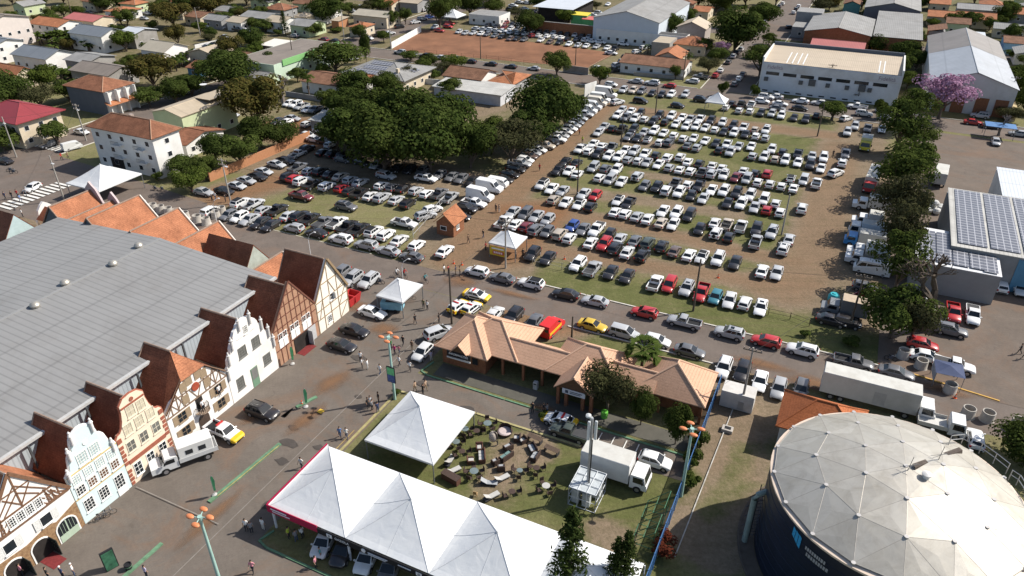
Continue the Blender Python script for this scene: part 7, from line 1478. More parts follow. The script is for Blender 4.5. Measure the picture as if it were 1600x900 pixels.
def van(label, px, py, hd, c, L=5.6, H=2.45, hood=False, kombi=False, name='cargo_van', strip=None):
    t = thing(name, label, 'van', W(*UV(px, py, .9)), GA + R(hd), 'trucks and vans'); a = L / 2; w = .98 if not kombi else .86
    m = MB(); n = .35 if kombi else 1.0
    pr = [(-a, .35), (a - .05, .35), (a, .9), (a - (.12 if kombi else .25), 1.15), (a - n, 1.3), (a - n - (.35 if kombi else .75), H - .12), (a - n - 1.2, H), (-a + .15, H), (-a, H - .2)]
    e = .86
    m.grid([[(x, -w * (e if z_ > 1.25 else 1), z_) for x, z_ in pr], [(x, -w * (e - .06 if z_ > 1.25 else .97) + .0, z_ + (.02 if z_ > 2 else 0)) for x, z_ in pr][:0] or [(x, w * (e if z_ > 1.25 else 1), z_) for x, z_ in pr]], 0, True, True, True)
    C = M('van_' + '%02x%02x%02x' % tuple(int(x * 255) for x in c), c, .35, .06, 3, grime=.1); m.obj('body', C, t)
    m = MB(); p0, p1 = pr[4], pr[5]; m.face([(p0[0] + .02, -w * .78, p0[1] + .05), (p0[0] + .02, w * .78, p0[1] + .05), (p1[0] + .03, w * .74, p1[1] - .06), (p1[0] + .03, -w * .74, p1[1] - .06)]); m.obj('windscreen', GLS, t)
    for y in (-1, 1):
        m = MB(); yy = y * (w * e + .012); m.face([(a - n - 1.5, yy, 1.36), (a - n - .12, yy, 1.36), (a - n - .75, yy, H - .3), (a - n - 1.5, yy, H - .3)])
        if kombi: m.face([(-a + .3, yy, 1.4), (a - n - 1.6, yy, 1.4), (a - n - 1.6, yy, H - .35), (-a + .3, yy, H - .35)])
        m.obj('side_window', GLS, t); m = MB(); m.box(a - .12, a + .02, y * (w - .35), y * (w - .08), .75, .98); m.obj('headlight', LAMP, t)
    for y in (-1, 1): m = MB(); m.box(-a - .02, -a + .02, y * .15, y * .7, 1.35, H - .4); m.obj('rear_window', GLS, t)
    wheels(t, (a - .95, -a + 1.0), w - .01, .34)
    if hood: m = MB(); m.grid([[(a - n + .05, -.7, 1.4), (a - n + .05, .7, 1.4)], [(a - .1, -.7, 2.2), (a - .1, .7, 2.2)]], 0); m.obj('raised_hood', C, t)
    if strip: m = MB(); m.box(-a + .1, a - 1.2, -w - .0, -w + .03, .8, 1.25); m.box(-a + .1, a - 1.2, w - .03, w, .8, 1.25); m.obj('side_stripe', strip, t)
    return t
van('white van with raised hood beside the left lot exit', 750, 305, -2, (.68, .68, .68), hood=True); van('white high-roof van next to the raised hood van', 765, 292, 0, (.66, .67, .68)); van('white old flat-nosed van at the left lot edge', 778, 285, 0, (.70, .69, .66), 4.4, 1.95, kombi=True, name='minibus')
van('red mail van with yellow side facing away behind the pavilion', 862, 510, 84, (.55, .03, .03), 4.8, 2.2, strip=M('yellow_panel', (.65, .42, .03), .5)); van('white minibus among the trucks under the trees', 1362, 420, 180, (.66, .66, .65), 5.6, 2.4, kombi=True, name='minibus'); van('white ambulance van before the green shop', 474, 95, 50, (.62, .62, .62), 5.2, 2.4)
van('white pickup van with loudspeakers at the zebra crossing', 112, 228, 75, (.60, .60, .58), 4.2, 1.9, kombi=True, name='minibus'); van('silver minibus in the shade of the side avenue block', 1254, 52, 10, (.35, .36, .40), 5.0, 2.3, kombi=True, name='minibus')
for i, (px, py, L) in enumerate(((947, 147, 6.2), (938, 155, 5.6), (933, 160, 5.4), (925, 166, 5.4), (918, 172, 5.2))):
    van(f'{ORD[i]} pale van counted from the far end of the earth lane row', px, py, 2, [(.68, .68, .66), (.62, .62, .6), (.55, .5, .42), (.5, .5, .5), (.6, .6, .58)][i], L, [3.0, 2.7, 2.5, 2.4, 2.3][i])
def police(label, px, py, hd, k):
    nm, cat, word = KNAME[k]; t = thing(nm, label, 'police car', W(*UV(px, py, .75)), GA + R(hd), 'yellow and white patrol cars')
    for n, me in car_proto(k, 0):
        q = link(n, me, t)
        if n == 'body': q.color = (.72, .72, .72, 1)
    K = KIND[k]; st = K['st']; Y = M('patrol_yellow', (.62, .40, .02), .4, .1)
    for sl, nm_ in ((st[:3], 'rear_panel'), (st[-3:], 'front_panel')):
        m = MB(); rings = []
        for x, z0, z1, w in sl: w += .012; rings.append([(x * 1.004, -w, z0 + .1), (x * 1.004, -w, z1 - .06), (x * 1.004, -w * .88, z1 + .012), (x * 1.004, 0, z1 + .042), (x * 1.004, w * .88, z1 + .012), (x * 1.004, w, z1 - .06), (x * 1.004, w, z0 + .1)])
        m.grid(rings, 0, False, True, True); m.obj(nm_, Y, t)
    m = MB(); m.box(-.6, -.35, -.5, .5, K['roof'][5] - .01, K['roof'][5] + .14, bev=.03); m.obj('light_bar', M('red_bar', (.40, .02, .02), .3), t)
    m = MB(); [m.box(-.9, .9, y * (max(s[3] for s in st) - .02), y * (max(s[3] for s in st) + .014), .55, .78) for y in (-1, 1)]; m.obj('dark_stripe', TRIM, t)
police('patrol sedan crossing the street mouth behind the two side-by-side patrol cars', 745, 460, 0, 'S'); police('patrol hatchback by the dark pole, outer of two side by side', 716, 477, 82, 'H'); police('patrol hatchback next to the pavilion roof, inner of two side by side', 737, 480, 82, 'H')
police('patrol pickup on the plaza behind the loaded flatbed', 350, 674, -2, 'P'); police('patrol coupe by the lawn below the pavilion porch', 874, 655, 180, 'S')
o = add_car(890, 674, 'P', 'd', 180, 'dark green pickup with covered bed beside the patrol coupe', None, 0, 'c')
def bike(px, py, rz, label, motor=False):
    t = thing('motorcycle' if motor else 'bicycle', label, 'motorcycle' if motor else 'bicycle', W(*UV(px, py)), GA + R(rz)); r = .3 if motor else .33
    for x in (-.52, .52): m = MB(); m.path([(x + r * math.cos(a), 0, r + r * math.sin(a)) for a in [2 * PI * k / 14 for k in range(15)]], .05 if motor else .025, 5); m.obj('wheel', BLACK(), t)
    m = MB(); m.path([(-.52, 0, r), (-.1, 0, .35), (.4, 0, .85), (.52, 0, r)], .03, 5); m.path([(-.52, 0, r), (-.2, 0, .8), (.38, 0, .8)], .03, 5); m.path([(-.2, 0, .95), (-.1, 0, .35)], .025, 5)
    if motor: m.ball((.1, 0, .75), .3, .15, .16, 8); m.box(-.25, .2, -.14, .14, .3, .6)
    m.obj('frame', M('bike_frame', (.08, .09, .11), .5, .3, 4), t); m = MB(); m.box(-.38, .0 if motor else -.12, -.09, .09, .92 if not motor else .78, .98 if not motor else .86); m.obj('saddle', BLACK(), t); m = MB(); m.tube((.38, -.28, .98), (.38, .28, .98), .02, n=5); m.obj('handlebar', METAL(), t)
bike(170, 806, 62, 'bicycle leaning in front of the blue baroque house, beside the wall'); bike(160, 812, 62, 'bicycle nearest the arched window of the brick house'); bike(637, 466, 20, 'bicycle parked at the small tent by the timbered gable', False); bike(642, 468, 20, 'second bicycle parked at the small tent, outer one')
bike(17, 268, 40, 'motorcycle on the left zebra crossing', True); bike(22, 271, 40, 'second motorcycle on the left zebra crossing', True); bike(243, 297, -10, 'motorcycle parked below the white apartment house', True); bike(254, 298, -10, 'second motorcycle below the white apartment house', True); bike(594, 443, 10, 'motorcycle beside the silver SUV by the timbered gable', True); bike(1391, 563, 0, 'motorcycle on the verge behind the grey sedan', True)
t = thing('bulk_bag_heap', 'heap of white bulk bags beside the solar warehouse', 'bags', W(*UV(1455, 330)), GA); rng = random.Random(5)
for x, y, z in ((-1.6, 0, .6), (0, .4, .7), (1.5, .2, .7), (-.8, -1.2, .6), (.8, -1.1, .6), (.2, .1, 1.7), (1.6, 1.5, .6)): m = MB(); m.ball((x, y, z), .85, .8, .65, 10); m.obj('bulk_bag', M('bag_white', (.52, .52, .50), .8, .15, 2, grime=.3), t)
tag((lambda m: (m.lathe([(1.6, 0), (1.2, .25), (.5, .5), (.02, .6)], n=14), m.obj('sand_heap', M('sand', (.55, .42, .26), .95), None, W(*UV(1573, 271)), smooth=60))[1])(MB()), 'pale heap of sand at the corner of the white store', 'sand heap')
t = thing('water_drum', 'turquoise water drum beside the grey box truck', 'drum', W(*UV(1301, 471)), 0); m = MB(); m.lathe([(.75, 0), (.85, .3), (.85, 1.1), (.6, 1.4), (.3, 1.45)], n=16); m.obj('body', M('turquoise', (.04, .38, .42), .5), t, smooth=40); m = MB(); m.lathe([(.3, 1.45), (.3, 1.55), (.02, 1.56)], n=12); m.obj('lid', M('turquoise'), t)
# ------------------------------------------------------------------ trees
BARK = M('bark', (.11, .085, .065), .95, .3, 2); PALEBARK = M('grey_bark', (.20, .17, .15), .95, .25, 2)
L_DARK = leafmat('dark_leaves', (.022, .038, .010), (.045, .066, .016), (.076, .094, .026)); L_MID = leafmat('green_leaves', (.032, .050, .012), (.060, .084, .020), (.094, .112, .030))
L_OLIVE = leafmat('mango_leaves', (.036, .044, .012), (.078, .070, .021), (.140, .098, .032)); L_LIGHT = leafmat('light_leaves', (.042, .068, .012), (.072, .100, .020), (.105, .120, .030))
L_PINK = leafmat('pink_blossom', (.30, .16, .26), (.40, .23, .35), (.47, .29, .41)); L_DRY = leafmat('dusty_leaves', (.036, .042, .020), (.060, .062, .028), (.085, .076, .042))
L_CONE = leafmat('conifer_needles', (.020, .036, .012), (.042, .062, .018), (.06, .08, .025)); L_PALM = leafmat('palm_fronds', (.035, .06, .012), (.07, .10, .024), (.12, .14, .04)); L_RED = leafmat('red_leaves', (.07, .018, .014), (.12, .028, .018))
def leaf(m, c, n, s, rng, asp=.7):
    n = n.normalized(); a = n.orthogonal().normalized(); b = n.cross(a); t = rng.uniform(0, 6.28)
    p, q = (a * math.cos(t) + b * math.sin(t)) * s, (b * math.cos(t) - a * math.sin(t)) * s * asp
    m.face([c - p, c - q * .9, c + p, c + q * .9])
def rv(rng): 
    while 1:
        v = Vector((rng.uniform(-1, 1), rng.uniform(-1, 1), rng.uniform(-1, 1)))
        if .1 < v.length < 1: return v.normalized()
def crown(seed, Rr, z0, z1, n, ls, lobes=16, lr=.42, flat=0, gap=0.0):
    "leaf clumps over uneven lobes"
    rng = random.Random(seed); m = MB(); cz, hz = (z0 + z1) / 2, (z1 - z0) / 2
    L = []
    for k in range(lobes):
        d = rv(rng); d.z = d.z * .8 + .25
        f = rng.uniform(.45, .80) if k > 2 else .2
        L.append((Vector((d.x * Rr * f, d.y * Rr * f, cz + d.z * hz * f * .95)), Rr * lr * rng.uniform(.65, 1.2)))
    for k in range(n):
        c, r = L[rng.randrange(lobes)]
        d = rv(rng)
        if d.z < -.35 and rng.random() < .75: d.z = -d.z
        p = c + Vector((d.x * r, d.y * r, d.z * r * (hz / Rr) * 1.15)) * (1 if rng.random() < .72 else rng.uniform(.4, 1.08))
        if gap and rng.random() < gap: continue
        leaf(m, p, d + rv(rng) * .55 + Vector((0, 0, .25 + flat)), ls * rng.uniform(.6, 1.35), rng)
    return m, L
def branches(seed, H, z0, Rr, targets, r0=.3, mat=None):
    rng = random.Random(seed); m = MB(); fork = Vector((rng.uniform(-.2, .2), rng.uniform(-.2, .2), z0))
    m.path([(0, 0, -.1), fork * .5, fork], [r0, r0 * .8, r0 * .68], 7)
    for c in targets: mid = fork.lerp(c, .5) + Vector((0, 0, -.3)); m.path([fork - Vector((0, 0, .3)), mid, c], [r0 * .5, r0 * .32, r0 * .1], 5)
    return m
def bare(seed, H, r0, depth=5, spread=.55, up=.25):
    rng = random.Random(seed); m = MB()
    def go(p, d, L, r, k):
        q = p + d * L; mid = p.lerp(q, .5) + rv(rng) * L * .07
        m.path([p, mid, q], [r, r * .85, r * .7], 5 if k > 2 else 3)
        if k == 0: return
        for _ in range(2 if k > 3 else 3): go(q, (d + rv(rng) * spread + Vector((0, 0, up * .5))).normalized(), L * rng.uniform(.62, .85), r * rng.uniform(.55, .72), k - 1)
    go(Vector((0, 0, 0)), Vector((.05, .0, 1)), H * .27, r0, depth); return m
TP = {}
def proto(kind):
    if kind in TP: return TP[kind]
    k, s = kind[:-1], int(kind[-1]); sd = hash(k) % 1 + s * 17 + sum(map(ord, k))
    P_ = []
    spec = {'broad': (L_DARK, 6, 1.0, 9, 9500, .27, 30, .38), 'mid': (L_MID, 5, 1.4, 8, 6500, .26, 24, .40), 'olive': (L_OLIVE, 5.5, 1.2, 9, 7500, .26, 30, .38), 'light': (L_LIGHT, 4, 1.0, 5.5, 4200, .22, 18, .42),
            'round': (L_MID, 3, 1.3, 5.2, 3200, .22, 10, .55), 'dusty': (L_DRY, 5, 1.6, 8.5, 5200, .20, 30, .34), 'loose': (L_MID, 4, 1.6, 7.5, 3600, .20, 22, .36), 'shrub': (L_MID, 2, .2, 2.4, 1300, .22, 9, .5), 'pink': (L_PINK, 6, 3, 9.5, 3600, .24, 24, .32), 'redbush': (L_RED, 1, .1, 1.6, 700, .12, 7, .5)}
    if k in spec:
        mt, Rr, z0, z1, n, ls, lo, lr = spec[k]
        c, L = crown(sd, Rr, z0, z1, n, ls, lo, lr)
        P_ = [('trunk', branches(sd, z1, z0 * .8 + .2, Rr, [x for x, _ in L[:9]], .34 if k not in ('shrub', 'redbush') else .06).mesh('trunk', [BARK], 60)), ('crown', c.mesh('crown', [mt]))]
        TP[kind] = (P_, Rr, z1)
    elif k == 'bare':
        P_ = [('trunk', bare(sd, 10, .62, 6 if s < 2 else 5, .66).mesh('trunk', [PALEBARK if s else BARK], 60))]; TP[kind] = (P_, 5.5, 10)
    elif k == 'pruned':
        P_ = [('trunk', bare(sd, 5, .16, 4, .8, .1).mesh('trunk', [BARK], 60))]; TP[kind] = (P_, 2.2, 4.2)
    elif k == 'conifer':
        rng = random.Random(sd); m = MB(); H = 10
        for w_ in range(34):
            z = 1.0 + (H - 1.2) * (w_ / 34); rr = 2.3 * (1 - (z / H)) ** .85 + .12
            for b in range(9):
                a = rng.uniform(0, 6.28); e = Vector((math.cos(a), math.sin(a), -.12)); r_ = rr * rng.uniform(.7, 1.12)
                for j in range(9):
                    t = (j + rng.random()) / 9; p = Vector((0, 0, z)) + e * r_ * t + Vector((0, 0, .25 * t * t * r_))
                    leaf(m, p + rv(rng) * .08, rv(rng) + Vector((0, 0, .8)), .20 * rng.uniform(.7, 1.3), rng, .38)
        tk = MB(); tk.tube((0, 0, 0), (0, 0, 9.7), .2, .02, 7); P_ = [('trunk', tk.mesh('trunk', [BARK], 60)), ('crown', m.mesh('crown', [L_CONE]))]; TP[kind] = (P_, 2.3, 10)
    elif k in ('palm', 'banana'):
        rng = random.Random(sd); m = MB(); tk = MB(); pal = k == 'palm'
        stems = [(0, 0, 4.0)] if pal else [(rng.uniform(-1.6, 1.6), rng.uniform(-1.6, 1.6), rng.uniform(1.2, 2.4)) for _ in range(6)]
        for sx, sy, sz in stems:
            tk.path([(sx, sy, 0), (sx * 1.03, sy, sz * .5), (sx * 1.05, sy, sz)], [.17, .14, .11], 6)
            for f in range(44 if pal else 9):
                a = rng.uniform(0, 6.28); el = rng.uniform(-.35, 1.25) if pal else rng.uniform(.35, 1.2); L_ = rng.uniform(1.3, 1.8) if pal else rng.uniform(1.6, 2.3)
                d = Vector((math.cos(a) * math.cos(el), math.sin(a) * math.cos(el), math.sin(el))); s_ = Vector((-math.sin(a), math.cos(a), 0)); w_ = .38 if pal else .30
                p0 = Vector((sx * 1.05, sy, sz)); p1 = p0 + d * L_ * .55; p2 = p0 + d * L_ - Vector((0, 0, .35 * L_))
                if pal:
                    for j in range(9): o_ = (j - 4) / 4; e_ = p2 + s_ * w_ * 2 * o_ + Vector((0, 0, .12 * (1 - abs(o_)))); m.face([p1, p1.lerp(e_, .5) + s_ * (.09), e_, p1.lerp(e_, .5) - s_ * .09])
                if pal: m.grid([[p0 - s_ * .02, p0 + s_ * .02], [p1 - s_ * .03, p1 + s_ * .03]], 0)
                else: m.grid([[p0 - s_ * .05, p0 + s_ * .05], [p1 - s_ * w_, p1 + s_ * w_], [p2 - s_ * .05, p2 + s_ * .05]], 0)
        P_ = [('trunk', tk.mesh('trunk', [BARK], 60)), ('crown', m.mesh('crown', [L_PALM]))]; TP[kind] = (P_, 2, 5 if pal else 4)
    return TP[kind]
NT = [0]
def tree(kind, px, py, r, h, label, name='tree', cat='tree', group=None, z=0):
    P_, R0, H0 = proto(kind); NT[0] += 1
    p = W(*UV(px, py)); rng = random.Random(NT[0] * 13)
    t = thing(name, label, cat, p, rng.uniform(0, 6.28), group); t.scale = (r / R0, r / R0, h / H0)
    for n, me in P_: link(n, me, t)
    return t
T = '''broad0 600 268 10 13 spreading dark tree at the near edge of the big central grove
broad1 672 268 9.5 13.5 tallest spreading tree in the middle of the big central grove
broad2 735 262 6 10 dark tree at the right end of the big central grove
broad1 562 240 9 11 dark tree at the left end of the big central grove
broad0 640 224 9.5 13.5 spreading tree at the back of the big central grove
broad2 690 228 8 12 tree at the back right of the big central grove
broad0 590 215 8 11 rear left tree of the big central grove beside the grey shed
mid1 528 236 5 8 lower green tree beside the grey shed edge of the grove
dusty0 800 258 7 10.5 dull grey-green rounded tree left of the earth lane
broad2 858 213 9 14 tall dark tree above the pale vans of the earth lane
broad1 832 232 6.5 9 low dark tree against the pale cars of the earth lane
broad0 884 200 5.5 9 dark tree at the far side of the earth lane trees
mid1 770 240 5.5 8 green tree joining the grove to the dull grey-green tree
olive0 402 202 8.5 13 big mango tree with brownish flush above the brick wall lot
broad1 365 140 9 10 wide dark tree beside the blue hut
olive1 362 94 5.5 7.5 mango tree by the small car yard and street corner
olive2 242 137 7.5 9.5 rounded mango tree behind the slate grey house
broad0 275 160 5 6.5 dark tree right of the slate grey house porch
mid1 235 166 4.5 5 bushy green tree against the slate grey house porch
broad2 300 150 5 6 dark tree between mango tree and green block
broad0 18 172 7 10 dark tree behind the red metal roof, at the picture edge
light0 70 146 5 8 bright green tree above the red metal roof
dusty1 64 170 6 7 dull olive rounded tree right behind the red metal roof
round0 92 228 3.5 5.4 clipped round tree before the red roofed house
broad0 340 252 4.2 6.5 dark tree inside the garden left of the brick wall
mid0 378 260 5 6.5 green tree inside the garden beside the brick wall
broad1 408 230 5 7 dark tree inside the garden near the mango tree
broad2 441 230 4 6 dark tree close to the brick wall end
light1 300 300 3.6 5 yellow-green tree at the garden corner by the parked cars
mid2 287 276 3.6 4.5 pale bushy tree against the apartment house end wall
mid1 325 278 3.5 4.5 low green tree in the garden below the tiled house
bare1 443 162 6 8.5 leafless grey tree above the shed yard
palm1 484 154 2.6 8 tall tufted tree with bright crown by the low white house
broad1 553 156 6 8 dense dark rounded tree before the low white house
broad2 601 152 4.4 7 dark tree behind the central grove by the white house
dusty2 637 134 3.6 6 grey-green loose tree before the solar house
mid2 525 113 9 8.5 broad large-leaved street tree before the green shop
broad0 573 99 2.0 10 narrow dark columnar tree at the solar house gate
light1 709 110 4.2 4.8 yellow-green clipped tree beside the solar house
dusty0 694 115 3.6 4 pale olive shrub beside the yellow-green clipped tree
mid0 707 127 3 3.5 dark shrub before the rust stained roof
mid1 677 126 2.6 3 small shrub at the solar house corner
mid2 642 95 3.5 3 shrub on the street corner before the red field
mid1 705 152 4 5 green shrub against the long shed wall
mid0 688 47 5.5 12 tall roadside tree left of the far white tent
broad1 735 26 7 11 big dark tree at the top beyond the far white tent
mid1 704 32 5 12 second tall roadside tree touching the far white tent
broad0 826 54 6.5 8.5 dark round tree among the far parked cars
mid2 1046 60 5 8.5 green tree at the corner of the big white warehouse
broad1 1148 82 10 13.5 large dark tree beside the side avenue
broad2 1188 42 7 9 dark tree farther up the side avenue
broad0 1118 20 8 11 dark tree behind the beige gabled house
mid0 1212 8 6 9 green tree at the top of the side avenue
loose0 1187 120 6.5 9.5 pale green loose tree at the factory corner
loose1 1208 102 5 8 pale green loose tree behind the factory corner
pink1 1128 90 3.4 5.5 small lilac flowering tree by the side avenue
dusty1 1106 114 4.6 5 grey-leaved tree before the terracotta roofs
palm0 1075 106 1.8 5 small palm beside the long low house
round1 1055 124 1.8 4.2 small clipped tree before the long low house
light0 937 131 3.4 5.5 bright green tree at the vans on the earth lane
palm1 1012 84 2.4 3 low palm shrub among the slanted cars
pink0 1466 186 8.5 11.5 large pink blossoming tree before the zinc warehouse
loose1 1418 205 5.5 10.3 dark green tree below the pink blossoming tree
loose1 1398 235 6.2 11.5 dull dark tree, upper part of the right hand tree row
loose0 1425 245 4.7 8.4 dark tree at the yard side of the right hand tree row
loose0 1418 292 5.9 10.5 dark green tree over the long trailer
loose1 1395 318 5.9 10.3 dark tree shading the white nosed trucks
dusty2 1396 368 5.5 11.7 dry looking loose tree above the blue cab truck
loose0 1413 352 3.5 6.8 fresh green tree on the yard side of the loose dry tree
dusty2 1397 412 4.7 11.1 grey-brown loose tree above the minibus
loose1 1395 458 4.7 10.3 green leafy tree behind the red pickup
mid1 1389 528 5.1 7.7 thin dark tree beside the grey box truck
dusty1 1421 535 3.9 8.1 low dark scrub tree at the gravel yard mouth
bare0 1441 516 8 13.5 large leafless tree in front of the solar roofed shed
round0 1299 188 3.8 4.5 dense round bush at the far field edge
pruned0 1268 149 1.6 4.2 small pruned leafless tree on the factory lawn, near the air units
pruned1 1340 160 1.7 4.4 small pruned leafless tree on the factory lawn, farther right
broad1 1368 84 4.5 6 dark garden tree behind the factory parapet
mid0 1392 72 4 5 palm-like dark garden tree before the brick shed
broad2 1411 98 5 7 dark tree at the factory end wall
mid1 1404 118 4 6 dark green tree below the factory end wall
broad0 1430 70 3.6 5 dark shrub tree before the brick shed corner
mid2 1352 80 3.2 3.5 bright shrub behind the terracotta roofed house
mid2 1362 36 4.5 6.5 green tree between the two grey roofs
light1 1310 8 5 7 bright green tree at the top right block
round1 1486 42 3.3 5.6 left of three round trees, top right row
round0 1514 44 4.2 6 middle and largest of three round trees, top right row
round1 1545 48 2.7 4.6 right and smallest of three round trees, top right row
light0 1455 42 3 3 low yellow-green bush, top right row
mid2 1590 150 6 8 dark tree at the right edge beside the zinc warehouse
light1 1585 95 3.5 3.5 light shrub beside the zinc warehouse
bare1 1600 40 4 7 thin leafless tree at the top right edge
olive0 272 43 8 9.5 big brownish mango tree, second block at the top left
olive1 330 25 8 9 brownish tree beyond the mango tree at the top left
mid1 200 40 5 6 green tree left of the brownish mango, top left
broad0 165 18 6 7 dark tree at the top left yard
mid0 80 30 3 4.5 small street tree behind the small orange house
mid2 20 8 5 7 tree beside the tall pale hall
broad1 510 36 8.5 9.5 big dark tree behind the light green house
broad0 420 12 7 8 dark tree at the top above the blue-grey house
conifer0 446 54 2.6 9 dark conifer between white gable and green house
mid1 396 46 4 4.5 street tree before the blue-grey house
mid0 416 50 4.5 4.5 second street tree before the blue-grey house
broad2 610 8 8 9 dark tree at the top above the beige roofed house
mid1 490 56 5 4.5 low bushy tree beside the empty plot
mid2 563 62 3.2 5 small street tree at the empty plot corner
mid0 634 38 3.2 6 slim street tree before the beige roofed house
mid1 613 42 3 6 slim street tree beside the beige roofed house
olive2 780 6 7 8 brownish tree at the top beside the metal canopy
dusty0 1575 190 4 4 grey leafless-looking shrub before the zinc warehouse
bare1 1560 212 3.4 6 leafless tree beside the blue shelter
dusty1 949 642 3.8 7.6 airy olive tree in front of the information pavilion
palm0 1000 596 3.3 6.6 fan palm behind the information pavilion
broad1 1001 664 1.8 5.2 small dark tree before the right pavilion block
broad1 1055 694 1.8 5.6 small dark tree nearest the blue fence end
broad1 1600 725 4.2 5 dark dense bush at the right edge behind the tank'''
for line in T.split('\n'):
    k, x, y, r, h, lab = line.split(' ', 5); tree(k, float(x), float(y), float(r), float(h), lab, {'palm': 'palm_tree', 'conifer': 'conifer', 'bare': 'bare_tree', 'pruned': 'pruned_tree', 'pink': 'blossom_tree'}.get(k[:-1], 'broadleaf_tree'))
tree('conifer0', 886, 956, 3.0, 14.0, 'tall dark conifer in front of the marquee end, left of three', 'conifer'); tree('conifer1', 955, 944, 1.9, 9.4, 'slim dark conifer, middle of three at the marquee end', 'conifer'); tree('conifer0', 971, 942, 2.2, 9.9, 'dark conifer at the lawn side, right of three at the marquee end', 'conifer')
for i, (x, y, r, h) in enumerate([(78, 68, 2.6, 4), (90, 66, 2.6, 4.4), (102, 70, 2.6, 4), (112, 66, 2.8, 4.6), (124, 72, 2.6, 4), (136, 74, 2.6, 4.2), (148, 80, 2.4, 3.8), (96, 78, 2.4, 3.8)]):
    tree('banana%d' % (i % 2), x, y, r * 1.5, h * 1.3, f'{ORD[i]} banana clump from the left behind the white gabled annex' if 0 else f'banana clump behind the white gabled annex, {ORD[i]} from the left', 'banana_plant', 'plant', 'banana clumps')
for i, (x, y) in enumerate([(262, 96), (275, 104), (288, 100), (268, 110)]): tree('banana1', x, y, 3.4, 5, f'banana clump below the bright blind gable, {ORD[i]} of four from the left', 'banana_plant', 'plant', 'banana clumps')
for i, (x, y) in enumerate([(100, 122), (112, 126), (126, 122)]): tree('banana0', x, y, 3.4, 4.6, f'banana clump behind the slate grey house, {ORD[i]} of three from the left', 'banana_plant', 'plant', 'banana clumps')
for x, y, r, h, lab in [(1090, 700, 1.3, 2.2, 'green shrub at the lamp by the blue fence'), (1082, 728, 1.2, 2, 'leafy shrub on the blue fence below the lamp'), (1078, 760, 1.0, 1.8, 'small shrub on the blue fence'), (850, 655, .8, 1, 'low shrub on the pavilion kerb strip'), (620, 618, .6, 1.0, 'potted green plant at the foot of the poster lamp'), (905, 425, 1, 1, 'weed tuft before the front field row'), (1330, 540, 1.3, 1.2, 'rough weed clump on the road verge'), (1255, 525, 1.0, .9, 'weed clump by the dark post fence'), (248, 283, 1.2, 2, 'small bush below the apartment house'), (1178, 152, 1.5, 3.5, 'thin sapling by the far small tent'), (1128, 150, 1.6, 4, 'sapling just behind the far small tent'), (1372, 185, 2, 5, 'green sapling at the back street kerb'), (560, 54, 2.5, 1.5, 'hedge-like growth on the empty plot'), (528, 50, 3, 1.6, 'low crop patch on the empty plot'), (1005, 108, 1.6, 2.5, 'shrub before the long low house'), (1580, 120, 2.6, 3, 'bush at the zinc warehouse side wall')]:
    tree('shrub%d' % (int(x) % 2), x, y, r, h, lab, 'shrub', 'shrub')
tree('redbush0', 1034, 868, 1.2, 1.6, 'red leaved shrub at the fence foot, nearer the picture bottom', 'shrub', 'shrub'); tree('redbush1', 1040, 846, 1.0, 1.3, 'red leaved shrub at the fence foot, in the tank shade', 'shrub', 'shrub')
# garden trees of the far blocks: named in order along each band
FILL = [(150, 12, 'mid0', 5, 6), (182, 8, 'broad1', 6, 7), (215, 12, 'mid2', 5, 6), (250, 8, 'olive2', 6, 8), (295, 22, 'broad0', 7, 8), (308, 8, 'mid1', 6, 7), (355, 12, 'olive0', 6, 8), (372, 30, 'mid0', 4, 5), (385, 8, 'broad2', 6, 7), (350, 40, 'mid2', 4, 5), (405, 30, 'mid1', 4, 5), (470, 12, 'broad0', 7, 8), (487, 14, 'mid0', 5, 6), (530, 12, 'mid2', 5, 7), (545, 24, 'mid1', 4, 5), (120, 28, 'mid2', 3.5, 4.5), (45, 60, 'mid1', 3, 4), (60, 18, 'broad0', 5, 6), (100, 6, 'mid0', 5, 6), (185, 70, 'mid1', 3, 4), (238, 84, 'mid0', 3.5, 4), (205, 106, 'mid1', 3, 4), (60, 100, 'mid0', 3, 4), (345, 108, 'broad2', 5, 6), (330, 125, 'mid1', 5, 6), (385, 100, 'mid2', 4, 5), (400, 95, 'light0', 3.5, 6), (420, 112, 'broad0', 4, 6), (395, 75, 'broad1', 5, 6.5), (410, 115, 'mid0', 3, 5), (465, 128, 'mid1', 3, 4), (505, 120, 'mid0', 2.5, 4), (660, 112, 'mid2', 3, 4), (672, 104, 'broad0', 3, 4), (600, 66, 'mid1', 3, 4), (760, 10, 'broad0', 7, 9), (770, 24, 'mid2', 5, 6), (660, 4, 'broad2', 7, 9), (720, 4, 'broad0', 8, 10), (590, 20, 'mid1', 4, 6), (1090, 10, 'broad0', 8, 10), (1070, 4, 'mid2', 7, 8), (1140, 12, 'broad1', 9, 11), (1165, 8, 'broad2', 8, 10), (1200, 70, 'mid1', 3, 4), (1180, 90, 'mid2', 3, 4), (1290, 10, 'broad0', 4, 5), (1345, 14, 'mid0', 4, 5), (1372, 26, 'broad1', 4, 5), (1450, 6, 'mid2', 4, 5), (1530, 6, 'mid1', 4, 5), (1570, 36, 'mid2', 4, 4), (1530, 40, 'light0', 3, 3), (1560, 42, 'mid0', 3, 4), (1590, 30, 'broad1', 4, 5), (1415, 140, 'mid1', 4, 5), (1430, 110, 'mid2', 4, 6), (1100, 84, 'mid1', 4, 5), (1120, 100, 'mid0', 4, 5), (1600, 175, 'broad0', 5, 6), (870, 118, 'mid0', 5, 7), (15, 215, 'broad1', 4, 4), (8, 235, 'mid0', 5, 5), (520, 175, 'mid1', 4, 6), (545, 195, 'broad2', 6, 9), (575, 205, 'broad0', 7, 10), (118, 155, 'mid2', 4, 5), (110, 160, 'mid0', 4, 6)]
FILL.sort(key=lambda f: (f[1] // 30, f[0])); CN = {}
